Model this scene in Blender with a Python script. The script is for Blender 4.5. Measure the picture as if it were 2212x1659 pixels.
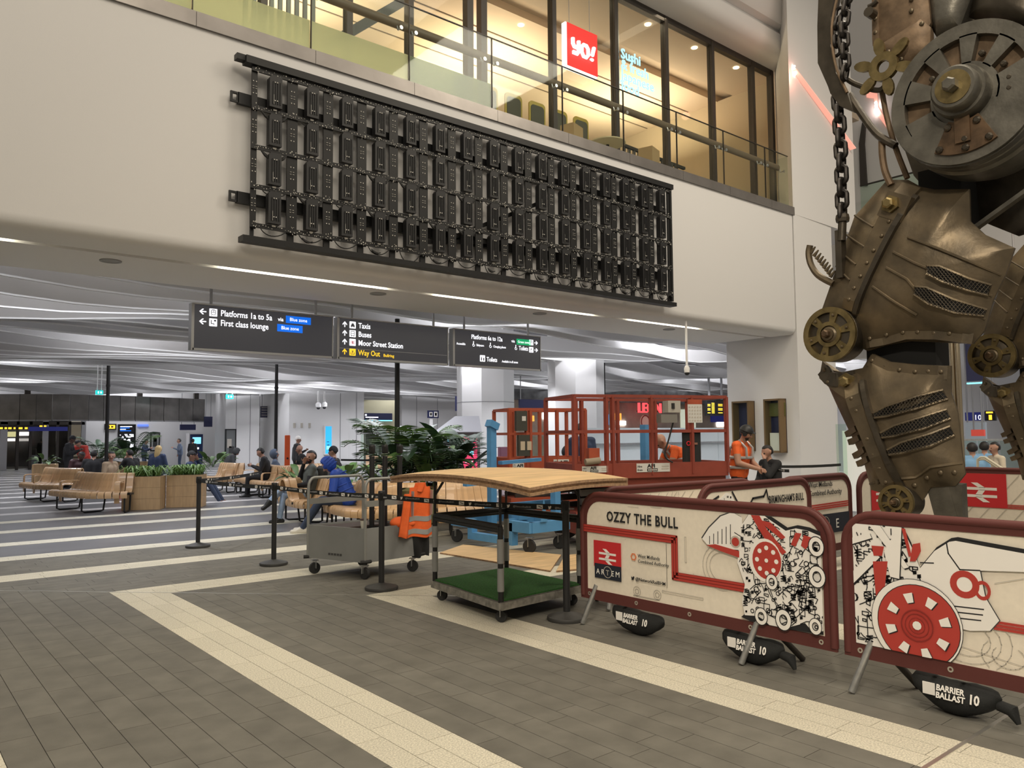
import bpy, bmesh, math, random
import numpy as np
from mathutils import Vector, Matrix
random.seed(7)
for _o in list(bpy.data.objects):
    bpy.data.objects.remove(_o)
SC = bpy.context.scene
COL = SC.collection
PI = math.pi
# ------------------------------------------------------------------ camera
FPX, EYE = 1696.0, 1.57
YAW, PITCH, ROLL = math.radians(39.587), math.radians(3.675), math.radians(-0.451)
_f = Vector((math.sin(YAW) * math.cos(PITCH), math.cos(YAW) * math.cos(PITCH), math.sin(PITCH)))
_r = Vector((math.cos(YAW), -math.sin(YAW), 0))
_u = _r.cross(_f)
_r, _u = _r * math.cos(ROLL) + _u * math.sin(ROLL), -_r * math.sin(ROLL) + _u * math.cos(ROLL)
cam_data = bpy.data.cameras.new('camera')
cam_data.sensor_fit = 'HORIZONTAL'
cam_data.sensor_width = 36.0
cam_data.lens = FPX / 2212 * 36.0
cam_data.clip_start = 0.05
cam_data.clip_end = 300
cam = bpy.data.objects.new('camera', cam_data)
COL.objects.link(cam)
cam.matrix_world = Matrix(((_r.x, _u.x, -_f.x, 0), (_r.y, _u.y, -_f.y, 0), (_r.z, _u.z, -_f.z, EYE), (0, 0, 0, 1)))
SC.camera = cam
# ------------------------------------------------------------------ world, exposure
world = bpy.data.worlds.new('world')
SC.world = world
world.use_nodes = True
world.node_tree.nodes['Background'].inputs[0].default_value = (1.0, 0.90, 0.76, 1)
world.node_tree.nodes['Background'].inputs[1].default_value = 0.30
SC.view_settings.view_transform = 'Standard'
SC.view_settings.look = 'None'
SC.view_settings.exposure = -0.05
SC.view_settings.gamma = 1.0
SC.view_settings.use_curve_mapping = False
# ------------------------------------------------------------------ large lamps
def area(name, loc, size, power, col, rot=(0, 0, 0), sy=None, spread=None):
    d = bpy.data.lights.new(name, 'AREA')
    d.shape = 'RECTANGLE'
    d.size = size
    d.size_y = sy or size
    d.energy = power
    d.color = col
    if spread:
        d.spread = spread
    o = bpy.data.objects.new(name, d)
    o.location = loc
    o.rotation_euler = rot
    COL.objects.link(o)
    return o
WARM = (1.0, 0.885, 0.715)
COOL = (0.93, 0.94, 1.0)
# atrium roof lamps, high above the hall in front of the balcony wall
area('atrium_lamp', (1.2, -2.5, 12.0), 5.0, 760, WARM)
area('atrium_lamp', (4.5, 1.0, 14.0), 5.0, 420, WARM)
area('atrium_lamp', (10.0, 2.0, 14.0), 5.0, 360, WARM)
area('atrium_lamp', (14.0, 0.5, 12.5), 4.0, 780, WARM)  # added to brighten the column and the right end of the wall
# added unseen light that brightens the barrier banners
_sp = area('banner_fill_light', (-4.0, -3.0, 8.5), 0.8, 120, WARM, spread=1.3)
_sp.rotation_euler = (Vector((5.2, 2.6, 1.2)) - Vector((-4.0, -3.0, 8.5))).to_track_quat('-Z', 'Y').to_euler()
# lamps above the concourse ceiling fins
for _i in range(5):
    for _j in range(5):
        area('concourse_lamp', (2.5 + 8.5 * _i + (4 if _j % 2 else 0), 14.4 + 7.4 * _j, 5.6), 4.0, 210, COOL, sy=1.6)
# added lights below the fins that keep the concourse floor bright
for _i in range(6):
    for _j in range(5):
        area('concourse_fill_light', (3.2 + 5.2 * _i + (2.6 if _j % 2 else 0), 13.6 + 5.7 * _j, 3.78), 0.24, 58, COOL, spread=2.2)
# the lamps in the balcony soffit slots
for _x, _l in ((4.7, 2.4), (8.5, 3.4), (12.3, 2.1), (-0.2, 2.6)):
    area('soffit_strip_lamp', (_x, 10.01, 3.75), _l, 22, (1.0, 0.93, 0.76), sy=0.08)
# ------------------------------------------------------------------ helpers
def V(*a):
    return Vector(a)
def _ray(x, y):
    return _f + _r * ((x - 1106) / FPX) - _u * ((y - 829.5) / FPX)
def on_z(x, y, z=0.0):
    d = _ray(x, y)
    return V(0, 0, EYE) + d * ((z - EYE) / d.z)
def on_y(x, y, Y):
    d = _ray(x, y)
    return V(0, 0, EYE) + d * (Y / d.y)
def on_x(x, y, X):
    d = _ray(x, y)
    return V(0, 0, EYE) + d * (X / d.x)

MATS = {}
def mat(name, col=(0.5, 0.5, 0.5), rough=0.6, metal=0.0, noise=0.0, nscale=8.0, emit=0.0, emit_col=None, alpha=None,
        trans=0.0, ior=1.45, bump=0.0, bscale=60.0, rand=0.0, wood=0.0, spec=None, coat=0.0, ncol=None):
    if name in MATS:
        return MATS[name]
    m = bpy.data.materials.new(name)
    m.use_nodes = True
    nt = m.node_tree
    b = nt.nodes['Principled BSDF']
    c4 = (col[0], col[1], col[2], 1)
    b.inputs['Base Color'].default_value = c4
    b.inputs['Roughness'].default_value = rough
    b.inputs['Metallic'].default_value = metal
    if spec is not None:
        b.inputs['Specular IOR Level'].default_value = spec
    if coat:
        b.inputs['Coat Weight'].default_value = coat
    if trans:
        b.inputs['Transmission Weight'].default_value = trans
        b.inputs['IOR'].default_value = ior
    if alpha is not None:
        b.inputs['Alpha'].default_value = alpha
    if emit:
        ec = emit_col or col
        b.inputs['Emission Color'].default_value = (ec[0], ec[1], ec[2], 1)
        b.inputs['Emission Strength'].default_value = emit
    L = nt.links
    tc = None
    src = None
    if noise or bump or wood:
        tc = nt.nodes.new('ShaderNodeTexCoord')
    if noise or wood:
        n = nt.nodes.new('ShaderNodeTexNoise')
        n.inputs['Scale'].default_value = nscale
        n.inputs['Detail'].default_value = 5
        if wood:
            mp = nt.nodes.new('ShaderNodeMapping')
            mp.inputs['Scale'].default_value = (1, wood, 1)
            L.new(tc.outputs['Object'], mp.inputs['Vector'])
            L.new(mp.outputs['Vector'], n.inputs['Vector'])
        else:
            L.new(tc.outputs['Object'], n.inputs['Vector'])
        r = nt.nodes.new('ShaderNodeValToRGB')
        k = noise or 0.25
        e0, e1 = r.color_ramp.elements[0], r.color_ramp.elements[1]
        e0.position, e1.position = 0.32, 0.68
        if ncol:
            e0.color = (ncol[0], ncol[1], ncol[2], 1)
            e1.color = c4
        else:
            e0.color = (col[0] * (1 - k), col[1] * (1 - k), col[2] * (1 - k), 1)
            e1.color = (min(1, col[0] * (1 + k)), min(1, col[1] * (1 + k)), min(1, col[2] * (1 + k)), 1)
        L.new(n.outputs['Fac'], r.inputs['Fac'])
        src = r.outputs['Color']
    if rand:
        oi = nt.nodes.new('ShaderNodeObjectInfo')
        mr = nt.nodes.new('ShaderNodeMapRange')
        mr.inputs['To Min'].default_value = 1 - rand
        mr.inputs['To Max'].default_value = 1 + rand
        L.new(oi.outputs['Random'], mr.inputs['Value'])
        mx = nt.nodes.new('ShaderNodeVectorMath')
        mx.operation = 'SCALE'
        if src:
            L.new(src, mx.inputs[0])
        else:
            mx.inputs[0].default_value = col[:3]
        L.new(mr.outputs['Result'], mx.inputs['Scale'])
        src = mx.outputs['Vector']
    if src:
        L.new(src, b.inputs['Base Color'])
    if bump:
        n2 = nt.nodes.new('ShaderNodeTexNoise')
        n2.inputs['Scale'].default_value = bscale
        n2.inputs['Detail'].default_value = 4
        L.new(tc.outputs['Object'], n2.inputs['Vector'])
        bp = nt.nodes.new('ShaderNodeBump')
        bp.inputs['Strength'].default_value = bump
        bp.inputs['Distance'].default_value = 0.02
        L.new(n2.outputs['Fac'], bp.inputs['Height'])
        L.new(bp.outputs['Normal'], b.inputs['Normal'])
    MATS[name] = m
    return m

class MB:
    """collects shapes into one mesh"""
    def __init__(s):
        s.v, s.f = [], []
    def add(s, vs, fs):
        n = len(s.v)
        s.v += [tuple(p) for p in vs]
        s.f += [tuple(i + n for i in f) for f in fs]
        return s
    def box(s, c, d, rot=None):
        hx, hy, hz = d[0] / 2, d[1] / 2, d[2] / 2
        vs = [V(x, y, z) for x in (-hx, hx) for y in (-hy, hy) for z in (-hz, hz)]
        if rot is not None:
            R = Matrix.Rotation(rot, 3, 'Z') if isinstance(rot, (int, float)) else rot
            vs = [R @ p for p in vs]
        c = Vector(c)
        return s.add([p + c for p in vs], [(0, 1, 3, 2), (4, 6, 7, 5), (0, 4, 5, 1), (2, 3, 7, 6), (0, 2, 6, 4), (1, 5, 7, 3)])
    def b2(s, a, b):
        return s.box([(a[i] + b[i]) / 2 for i in range(3)], [abs(b[i] - a[i]) for i in range(3)])
    def rbox(s, c, d, r=0.02, rot=None):
        """box with chamfered vertical and top edges"""
        hx, hy, hz = d[0] / 2, d[1] / 2, d[2] / 2
        def ring(k, z):
            return [V(x, y, z) for x, y in ((-hx + k + r, -hy + k), (hx - k - r, -hy + k), (hx - k, -hy + k + r), (hx - k, hy - k - r),
                                            (hx - k - r, hy - k), (-hx + k + r, hy - k), (-hx + k, hy - k - r), (-hx + k, -hy + k + r))]
        rings = [ring(r * .7, -hz), ring(0, -hz + r * .7), ring(0, hz - r * .7), ring(r * .7, hz)]
        vs = sum(rings, [])
        if rot is not None:
            R = Matrix.Rotation(rot, 3, 'Z') if isinstance(rot, (int, float)) else rot
            vs = [R @ p for p in vs]
        c = Vector(c)
        fs = [tuple(range(7, -1, -1)), tuple(range(24, 32))]
        for k in range(3):
            for i in range(8):
                j = (i + 1) % 8
                fs.append((k * 8 + i, k * 8 + j, k * 8 + 8 + j, k * 8 + 8 + i))
        return s.add([p + c for p in vs], fs)
    def bar(s, a, b, w, h=None, up=None):
        a, b = Vector(a), Vector(b)
        d = (b - a)
        L = d.length
        d.normalize()
        up = Vector(up) if up else (V(0, 0, 1) if abs(d.z) < 0.9 else V(0, 1, 0))
        x = d.cross(up).normalized()
        z = x.cross(d)
        R = Matrix((x, d, z)).transposed()
        return s.box((a + b) / 2, (w, L, h or w), R)
    def tube(s, pts, r, n=8, closed=False, cap=True):
        pts = [Vector(p) for p in pts]
        m = len(pts)
        rs = r if isinstance(r, (list, tuple)) else [r] * m
        vs, fs = [], []
        ref = None
        for i, p in enumerate(pts):
            if closed:
                t = (pts[(i + 1) % m] - pts[i - 1])
            else:
                t = pts[min(i + 1, m - 1)] - pts[max(i - 1, 0)]
            t.normalize()
            if ref is None:
                ref = V(0, 0, 1) if abs(t.z) < 0.9 else V(1, 0, 0)
            x = (ref - t * ref.dot(t))
            if x.length < 1e-5:
                x = t.orthogonal()
            x.normalize()
            ref = x
            y = t.cross(x)
            vs += [p + (x * math.cos(2 * PI * k / n) + y * math.sin(2 * PI * k / n)) * rs[i] for k in range(n)]
        for i in range(m if closed else m - 1):
            a, b = i * n, ((i + 1) % m) * n
            for k in range(n):
                l = (k + 1) % n
                fs.append((a + k, a + l, b + l, b + k))
        if cap and not closed:
            fs.append(tuple(range(n - 1, -1, -1)))
            fs.append(tuple(range((m - 1) * n, m * n)))
        return s.add(vs, fs)
    def lathe(s, c, prof, n=16, axis='Z', R=None):
        """prof: (radius, height) along axis"""
        c = Vector(c)
        if R is None:
            R = {'Z': Matrix.Identity(3), 'X': Matrix(((0, 0, 1), (0, 1, 0), (-1, 0, 0))), 'Y': Matrix(((1, 0, 0), (0, 0, 1), (0, -1, 0)))}[axis]
        vs, fs = [], []
        for r, h in prof:
            vs += [c + R @ V(r * math.cos(2 * PI * k / n), r * math.sin(2 * PI * k / n), h) for k in range(n)]
        m = len(prof)
        for i in range(m - 1):
            for k in range(n):
                l = (k + 1) % n
                fs.append((i * n + k, i * n + l, i * n + n + l, i * n + n + k))
        fs.append(tuple(range(n - 1, -1, -1)))
        fs.append(tuple(range((m - 1) * n, m * n)))
        return s.add(vs, fs)
    def ball(s, c, r, n=10, m=7, R=None):
        rx, ry, rz = r if isinstance(r, (tuple, list)) else (r, r, r)
        c = Vector(c)
        vs, fs = [], []
        for i in range(1, m):
            a = PI * i / m
            for k in range(n):
                p = V(rx * math.sin(a) * math.cos(2 * PI * k / n), ry * math.sin(a) * math.sin(2 * PI * k / n), rz * math.cos(a))
                vs.append(c + (R @ p if R is not None else p))
        pt, pb = V(0, 0, rz), V(0, 0, -rz)
        vs += [c + (R @ pt if R is not None else pt), c + (R @ pb if R is not None else pb)]
        T, B = len(vs) - 2, len(vs) - 1
        for i in range(m - 2):
            for k in range(n):
                l = (k + 1) % n
                fs.append((i * n + k, i * n + n + k, i * n + n + l, i * n + l))
        for k in range(n):
            l = (k + 1) % n
            fs.append((T, k, l))
            fs.append((B, (m - 2) * n + l, (m - 2) * n + k))
        return s.add(vs, fs)
    def prism(s, poly, o, ex, ey, ez, t, t0=0.0):
        """2-D outline in (ex,ey) at origin o, extruded t along ez"""
        o, ex, ey, ez = Vector(o), Vector(ex), Vector(ey), Vector(ez)
        n = len(poly)
        vs = [o + ex * p[0] + ey * p[1] + ez * t0 for p in poly] + [o + ex * p[0] + ey * p[1] + ez * (t0 + t) for p in poly]
        fs = [tuple(range(n - 1, -1, -1)), tuple(range(n, 2 * n))]
        fs += [(i, (i + 1) % n, n + (i + 1) % n, n + i) for i in range(n)]
        return s.add(vs, fs)
    def ringp(s, outer, inner, o, ex, ey, ez, t, t0=0.0):
        """flat ring between two outlines of the same count, extruded"""
        o, ex, ey, ez = Vector(o), Vector(ex), Vector(ey), Vector(ez)
        n = len(outer)
        vs = []
        for P, h in ((outer, t0), (inner, t0), (outer, t0 + t), (inner, t0 + t)):
            vs += [o + ex * p[0] + ey * p[1] + ez * h for p in P]
        fs = []
        for i in range(n):
            j = (i + 1) % n
            fs += [(i, n + i, n + j, j), (2 * n + i, 2 * n + j, 3 * n + j, 3 * n + i), (i, j, 2 * n + j, 2 * n + i), (n + i, 3 * n + i, 3 * n + j, n + j)]
        return s.add(vs, fs)
    def mesh(s, name, smooth=False, ang=40):
        me = bpy.data.meshes.new(name)
        me.from_pydata(s.v, [], s.f)
        if smooth:
            me.polygons.foreach_set('use_smooth', [True] * len(me.polygons))
            try:
                me.set_sharp_from_angle(angle=math.radians(ang))
            except Exception:
                pass
        me.update()
        return me
    def build(s, name, m=None, parent=None, smooth=False, world=True, fix=True):
        me = s.mesh(name, smooth)
        if fix:
            bm = bmesh.new()
            bm.from_mesh(me)
            bmesh.ops.recalc_face_normals(bm, faces=bm.faces)
            bm.to_mesh(me)
            bm.free()
        return link(name, me, m, parent, world)

def link(name, me, m=None, parent=None, world=True):
    o = bpy.data.objects.new(name, me)
    COL.objects.link(o)
    if m is not None and not me.materials:
        me.materials.append(MATS[m] if isinstance(m, str) else m)
    if parent is not None:
        o.parent = parent
        if world:
            o.matrix_parent_inverse = wm(parent).inverted()
    return o
def wm(o):
    M = Matrix.LocRotScale(o.location, o.rotation_euler, o.scale)
    if o.parent:
        return wm(o.parent) @ o.matrix_parent_inverse @ M
    return M
def tag(o, label, cat, group=None):
    o['label'] = label
    o['category'] = cat
    if group:
        o['group'] = group
    return o
def struct(o, label=None):
    o['kind'] = 'structure'
    if label:
        o['label'] = label
    return o
def stuff(o):
    o['kind'] = 'stuff'
    return o
def thing(name, label, cat, loc=(0, 0, 0), rotz=0.0, group=None):
    o = bpy.data.objects.new(name, None)
    COL.objects.link(o)
    o.empty_display_size = 0.1
    o.location = loc
    o.rotation_euler = (0, 0, rotz)
    return tag(o, label, cat, group)
def children(o):
    return [c for c in COL.objects if c.parent is o]
def copy_tree(o, parent=None):
    c = o.copy()
    COL.objects.link(c)
    if parent is not None:
        c.parent = parent
        c.matrix_parent_inverse = o.matrix_parent_inverse.copy()
    for ch in list(o.children):
        copy_tree(ch, c)
    return c

TEXTS = []
def text(s, o, ex, ey, size, m, parent=None, name='lettering', ax='LEFT', ay='BOTTOM_BASELINE', bold=0.0, ext=0.001, sx=1.0, space=1.0):
    """lettering lying in the plane ex,ey (world), converted to a mesh at the end"""
    cu = bpy.data.curves.new(name, 'FONT')
    cu.body = s
    cu.size = size
    cu.align_x = ax
    cu.align_y = ay
    cu.extrude = ext
    cu.offset = bold * size
    cu.resolution_u = 2
    cu.space_character = space
    cu.materials.append(MATS[m] if isinstance(m, str) else m)
    ob = bpy.data.objects.new(name + '_src', cu)
    COL.objects.link(ob)
    ex, ey = Vector(ex).normalized(), Vector(ey).normalized()
    ez = ex.cross(ey).normalized()
    ex = ex * sx
    o = Vector(o)
    M = Matrix(((ex.x, ey.x, ez.x, o.x), (ex.y, ey.y, ez.y, o.y), (ex.z, ey.z, ez.z, o.z), (0, 0, 0, 1)))
    TEXTS.append((ob, M, parent, name, m))
    return ob

def circ(r, n, cx=0, cy=0, a0=0, ry=None):
    return [(cx + r * math.cos(a0 + 2 * PI * k / n), cy + (ry or r) * math.sin(a0 + 2 * PI * k / n)) for k in range(n)]
def rrect(w, h, r, n=4):
    """rounded rectangle outline, corner at 0,0"""
    out = []
    for cx, cy, a in ((w - r, r, -PI / 2), (w - r, h - r, 0), (r, h - r, PI / 2), (r, r, PI)):
        out += [(cx + r * math.cos(a + PI / 2 * k / n), cy + r * math.sin(a + PI / 2 * k / n)) for k in range(n + 1)]
    return out
def bez(p0, p1, p2, p3, n=8):
    p0, p1, p2, p3 = map(Vector, (p0, p1, p2, p3))
    return [p0 * (1 - t) ** 3 + p1 * 3 * t * (1 - t) ** 2 + p2 * 3 * t * t * (1 - t) + p3 * t ** 3 for t in [i / n for i in range(n + 1)]]
def spline(pts, n=6):
    """Catmull-Rom through the points"""
    P = [Vector(p) for p in pts]
    out = []
    for i in range(len(P) - 1):
        a, b, c, d = P[max(i - 1, 0)], P[i], P[i + 1], P[min(i + 2, len(P) - 1)]
        for k in range(n):
            t = k / n
            out.append(0.5 * ((2 * b) + (c - a) * t + (2 * a - 5 * b + 4 * c - d) * t * t + (3 * b - a - 3 * c + d) * t ** 3))
    out.append(P[-1])
    return out

# ------------------------------------------------------------------ materials
mat('white_wall', (0.76, 0.75, 0.74), 0.85, bump=0.03, bscale=90)
mat('column_white', (0.80, 0.79, 0.78), 0.6)
mat('soffit_white', (0.8, 0.79, 0.8), 0.32)
mat('fin_grey', (0.50, 0.49, 0.485), 0.35, metal=0.15)
mat('slab_grey', (0.40, 0.40, 0.41), 0.8)
mat('grout', (0.055, 0.053, 0.05), 0.9)
mat('dark_tile', (0.146, 0.139, 0.119), 0.62, spec=0.22, noise=0.14, nscale=5, rand=0.06, bump=0.05, bscale=140)
mat('light_stone', (0.56, 0.525, 0.425), 0.65, noise=0.30, nscale=110, rand=0.05, bump=0.08, bscale=150)
mat('far_floor', (0.13, 0.13, 0.135), 0.33, noise=0.12, nscale=1.5)
mat('metal_strip', (0.75, 0.73, 0.68), 0.3, metal=0.9)
mat('steel', (0.62, 0.62, 0.62), 0.28, metal=1.0)
mat('galvanised', (0.55, 0.56, 0.56), 0.38, metal=0.9, noise=0.12, nscale=25)
mat('black_metal', (0.012, 0.012, 0.012), 0.45, metal=0.2)
mat('black_paint', (0.014, 0.014, 0.015), 0.5)
mat('black_rubber', (0.018, 0.018, 0.018), 0.75)
mat('black_cloth', (0.014, 0.015, 0.015), 0.8, bump=0.15, bscale=120)
mat('dark_bronze_frame', (0.06, 0.052, 0.045), 0.45, metal=0.4)
mat('maroon', (0.105, 0.024, 0.020), 0.62, bump=0.05, bscale=200)
mat('banner', (0.84, 0.765, 0.64), 0.8, noise=0.03, nscale=30)
mat('print_white', (0.88, 0.85, 0.80), 0.8)
mat('print_black', (0.012, 0.012, 0.014), 0.7)
mat('print_red', (0.46, 0.045, 0.032), 0.7)
mat('print_logo_red', (0.58, 0.022, 0.028), 0.7)
mat('print_grey', (0.50, 0.46, 0.40), 0.8)
mat('print_navy', (0.012, 0.016, 0.03), 0.7)
mat('print_orange', (0.75, 0.19, 0.06), 0.7)
mat('print_dark', (0.05, 0.05, 0.05), 0.7)
mat('eyelet', (0.7, 0.68, 0.62), 0.3, metal=0.9)
mat('glass_clear', (0.90, 0.95, 0.92), 0.02, trans=1.0, ior=1.05)
mat('glass_edge', (0.06, 0.12, 0.10), 0.1, alpha=0.85)
mat('lamp_white', (1, 1, 1), emit=6.0, emit_col=(1.0, 0.93, 0.72))
mat('lamp_cool', (1, 1, 1), emit=7.0, emit_col=(0.95, 0.96, 1.0))
mat('lamp_warm', (1, 1, 1), emit=9.0, emit_col=(1.0, 0.85, 0.6))
mat('sign_white', (0.9, 0.9, 0.95), emit=1.3, emit_col=(0.93, 0.94, 1.0))
mat('sign_blue', (0.0, 0.12, 0.7), emit=0.85, emit_col=(0.005, 0.16, 0.85))
mat('sign_yellow', (0.9, 0.6, 0.02), emit=1.0, emit_col=(1.0, 0.62, 0.03))
mat('sign_green', (0.0, 0.45, 0.15), emit=0.6, emit_col=(0.02, 0.5, 0.2))
mat('sign_black', (0.022, 0.021, 0.023), 0.3, emit=0.035, emit_col=(0.9, 0.88, 1.0))
mat('sign_frame', (0.42, 0.42, 0.43), 0.35, metal=0.6)
mat('neon_red', (0.5, 0.02, 0.015), emit=0.62, emit_col=(1.0, 0.045, 0.035))
mat('neon_blue', (0.6, 0.85, 1), emit=1.15, emit_col=(0.36, 0.80, 1.0))
mat('neon_white', (1, 1, 1), emit=2.0, emit_col=(1, 0.97, 0.97))
mat('amber', (1, 0.6, 0.05), emit=1.4, emit_col=(1.0, 0.60, 0.04))
mat('navy_sign', (0.022, 0.026, 0.085), 0.5)
mat('plywood', (0.60, 0.41, 0.21), 0.6, wood=9.0, noise=0.2, nscale=2.2)
mat('ply_edge', (0.34, 0.21, 0.12), 0.75, noise=0.3, nscale=30)
mat('skin', (0.42, 0.23, 0.16), 0.55)
mat('skin_dark', (0.10, 0.05, 0.035), 0.55)
mat('hair_black', (0.012, 0.010, 0.009), 0.6)
mat('hair_blond', (0.50, 0.36, 0.16), 0.6)
mat('screen_dark', (.01, .01, .015), .2, emit=.02)
# ------------------------------------------------------------------ floor
fl = MB().b2((-14, -6, -0.25), (70, 75, -0.006)).build('floor', 'grout')
struct(fl, 'dark paved floor with pale stone bands')
stones, tiles = [], []
def quad_tile(poly):
    """tile with clipped outline: returns mesh builder"""
    m = MB()
    n = len(poly)
    m.add([(p[0], p[1], 0.0) for p in poly] + [(p[0], p[1], -0.006) for p in poly], [tuple(range(n))] + [(i, n + i, n + (i + 1) % n, (i + 1) % n) for i in range(n)])
    return m
def clip(poly, a, b, c):
    """keep a*x+b*y<=c"""
    out = []
    for i in range(len(poly)):
        p, q = poly[i], poly[(i + 1) % len(poly)]
        dp, dq = a * p[0] + b * p[1] - c, a * q[0] + b * q[1] - c
        if dp <= 0:
            out.append(p)
        if dp * dq < 0:
            t = dp / (dp - dq)
            out.append((p[0] + (q[0] - p[0]) * t, p[1] + (q[1] - p[1]) * t))
    return out
DIAG = 10.87
GAP = 0.0035
bands = [(-1.77, -1.30), (0.12, 0.59), (1.99, 2.46), (3.88, 4.35), (5.77, 6.24), (7.66, 8.13)]
stripes = [(2.74, 3.21), (4.63, 5.10), (6.52, 6.99), (8.41, 8.88), (10.28, 10.75), (12.0, 12.42), (13.65, 14.08), (15.5, 15.93)] + [(17.3 + 1.8 * i, 17.72 + 1.8 * i) for i in range(22)]
rnd = random.Random(3)
def rows_near(x0, x1, w, L, store, y0=-1.0):
    n = max(1, round((x1 - x0) / w))
    w = (x1 - x0) / n
    for i in range(n):
        a, b = x0 + i * w, x0 + (i + 1) * w
        y = y0 - rnd.random() * L
        while y < DIAG - a:
            p = [(a + GAP / 2, y + GAP / 2), (b - GAP / 2, y + GAP / 2), (b - GAP / 2, y + L - GAP / 2), (a + GAP / 2, y + L - GAP / 2)]
            p = clip(p, 1, 1, DIAG - 0.012)
            if len(p) > 2:
                store.append(p)
            y += L
def rows_far(y0, y1, w, L, store, x1):
    n = max(1, round((y1 - y0) / w))
    w = (y1 - y0) / n
    for i in range(n):
        a, b = y0 + i * w, y0 + (i + 1) * w
        x = DIAG - b - rnd.random() * L
        while x < x1:
            p = [(x + GAP / 2, a + GAP / 2), (x + L - GAP / 2, a + GAP / 2), (x + L - GAP / 2, b - GAP / 2), (x + GAP / 2, b - GAP / 2)]
            p = clip(p, -1, -1, -DIAG - 0.012)
            if len(p) > 2:
                store.append(p)
            x += L
for k, (a, b) in enumerate(bands):
    rows_near(a, b, 0.157, 0.45, stones)
    if k + 1 < len(bands):
        rows_near(b, bands[k + 1][0], 0.165, 0.60, tiles)
for k, (a, b) in enumerate(stripes[:9]):
    rows_far(a, b, 0.157, 0.45, stones, 22 if a < 12 else 16)
    if a < 12:
        rows_far(b, stripes[k + 1][0], 0.165, 0.60, tiles, 14)
def seen(p):
    cx = sum(q[0] for q in p) / len(p)
    cy = sum(q[1] for q in p) / len(p)
    d = V(cx, cy, 0) - V(0, 0, EYE)
    z = d.dot(_f)
    if z < 0.5:
        return 99.0
    u, v = 1106 + FPX * d.dot(_r) / z, 829.5 - FPX * d.dot(_u) / z
    if -60 < u < 2280 and v < 1720 and not (v < 1480 and u > 1260) and not (v < 1300 and u > 640):
        return z
    return 50 + z
def lay(store, m, name, label):
    store.sort(key=seen)
    for p in store[:290]:
        o = quad_tile(p).build(name, m, fl, fix=False)
    rest = MB()
    for p in store[290:]:
        q = quad_tile(p)
        rest.add(q.v, q.f)
    o = stuff(rest.build(name + '_field', m, fl, fix=False))
lay(stones, 'light_stone', 'paving_stone', '')
lay(tiles, 'dark_tile', 'floor_tile', '')
# far paving of the concourse: plain dark field with its pale stripes
ff = MB()
ff.add([(-14, 12.42, -0.003), (70, 12.42, -0.003), (70, 70, -0.003), (-14, 70, -0.003)], [(0, 1, 2, 3)])
ff.add([(14, -6, -0.003), (70, -6, -0.003), (70, 12.42, -0.003), (14, 12.42, -0.003)], [(0, 1, 2, 3)])
stuff(ff.build('far_paving', 'far_floor', fl, fix=False))
for a, b in stripes[9:]:
    MB().b2((-14, a, -0.02), (45, b, 0.0)).build('pale_stripe', mat('far_stripe', (0.50, 0.48, 0.47), 0.5, noise=0.12, nscale=6), fl)
for a, b in stripes[6:9]:
    MB().b2((16 if a > 12 else 22, a, -0.02), (45, b, -0.001)).build('pale_stripe', 'far_stripe', fl)
# bright metal joints
MB().bar((-6, DIAG + 6, 0.0), (14, DIAG - 14, 0.0), 0.014, 0.006).build('metal_joint', 'metal_strip', fl)
MB().bar((-6, 1.69, 0.001), (14, 1.69, 0.001), 0.022, 0.006).build('metal_joint', 'metal_strip', fl)

# ------------------------------------------------------------------ balcony wall with its soffit
YW, ZS, ZF = 9.30, 3.73, 6.42
w = MB()
prof = [(YW, ZF), (YW, ZS + 0.14), (YW + 0.02, ZS + 0.07), (YW + 0.06, ZS + 0.02), (YW + 0.13, ZS), (9.94, ZS), (9.94, ZS + 0.09), (10.08, ZS + 0.09), (10.08, ZS),
        (11.55, ZS), (11.55, ZF + 0.02), (9.42, ZF + 0.02), (9.42, ZF)]
n = len(prof)
xa, xb = -12.0, 15.84
w.add([(xa, p[0], p[1]) for p in prof] + [(xb, p[0], p[1]) for p in prof],
      [tuple(range(n - 1, -1, -1)), tuple(range(n, 2 * n))] + [(i, (i + 1) % n, n + (i + 1) % n, n + i) for i in range(n)])
wall = struct(w.build('wall_back', 'white_wall', smooth=True), 'white balcony wall with rounded lower edge')
for x0, x1 in ((3.47, 5.92), (6.78, 10.28), (11.24, 13.40), (-1.5, 1.2)):
    MB().b2((x0, 9.955, ZS + 0.03), (x1, 10.065, ZS + 0.06)).build('light_strip', 'lamp_white', wall)
for x in (2.27, 5.99, 9.28, 12.88):
    m = MB().lathe((x, 10.43, ZS), [(0.125, 0.0), (0.125, -0.012), (0.10, -0.012), (0.09, -0.004)], 20)
    m.build('soffit_downlight', mat('downlight_grey', (0.30, 0.30, 0.30), 0.6), wall)  # downlight disc in the soffit, built unlit
# steel edge channel of the balcony
ch = MB()
for i in range(12):
    a, b = 1.36 + 1.515 * i - 3.03, 1.36 + 1.515 * (i + 1) - 3.03 - 0.006
    b = min(b, 15.90)
    m = MB().b2((a, YW - 0.035, ZF - 0.01), (b, YW + 0.13, ZF + 0.17))
    m.build('edge_channel', mat('channel_steel', (0.27, 0.25, 0.235), 0.36, metal=0.75, noise=0.1, nscale=3), wall)

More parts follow.
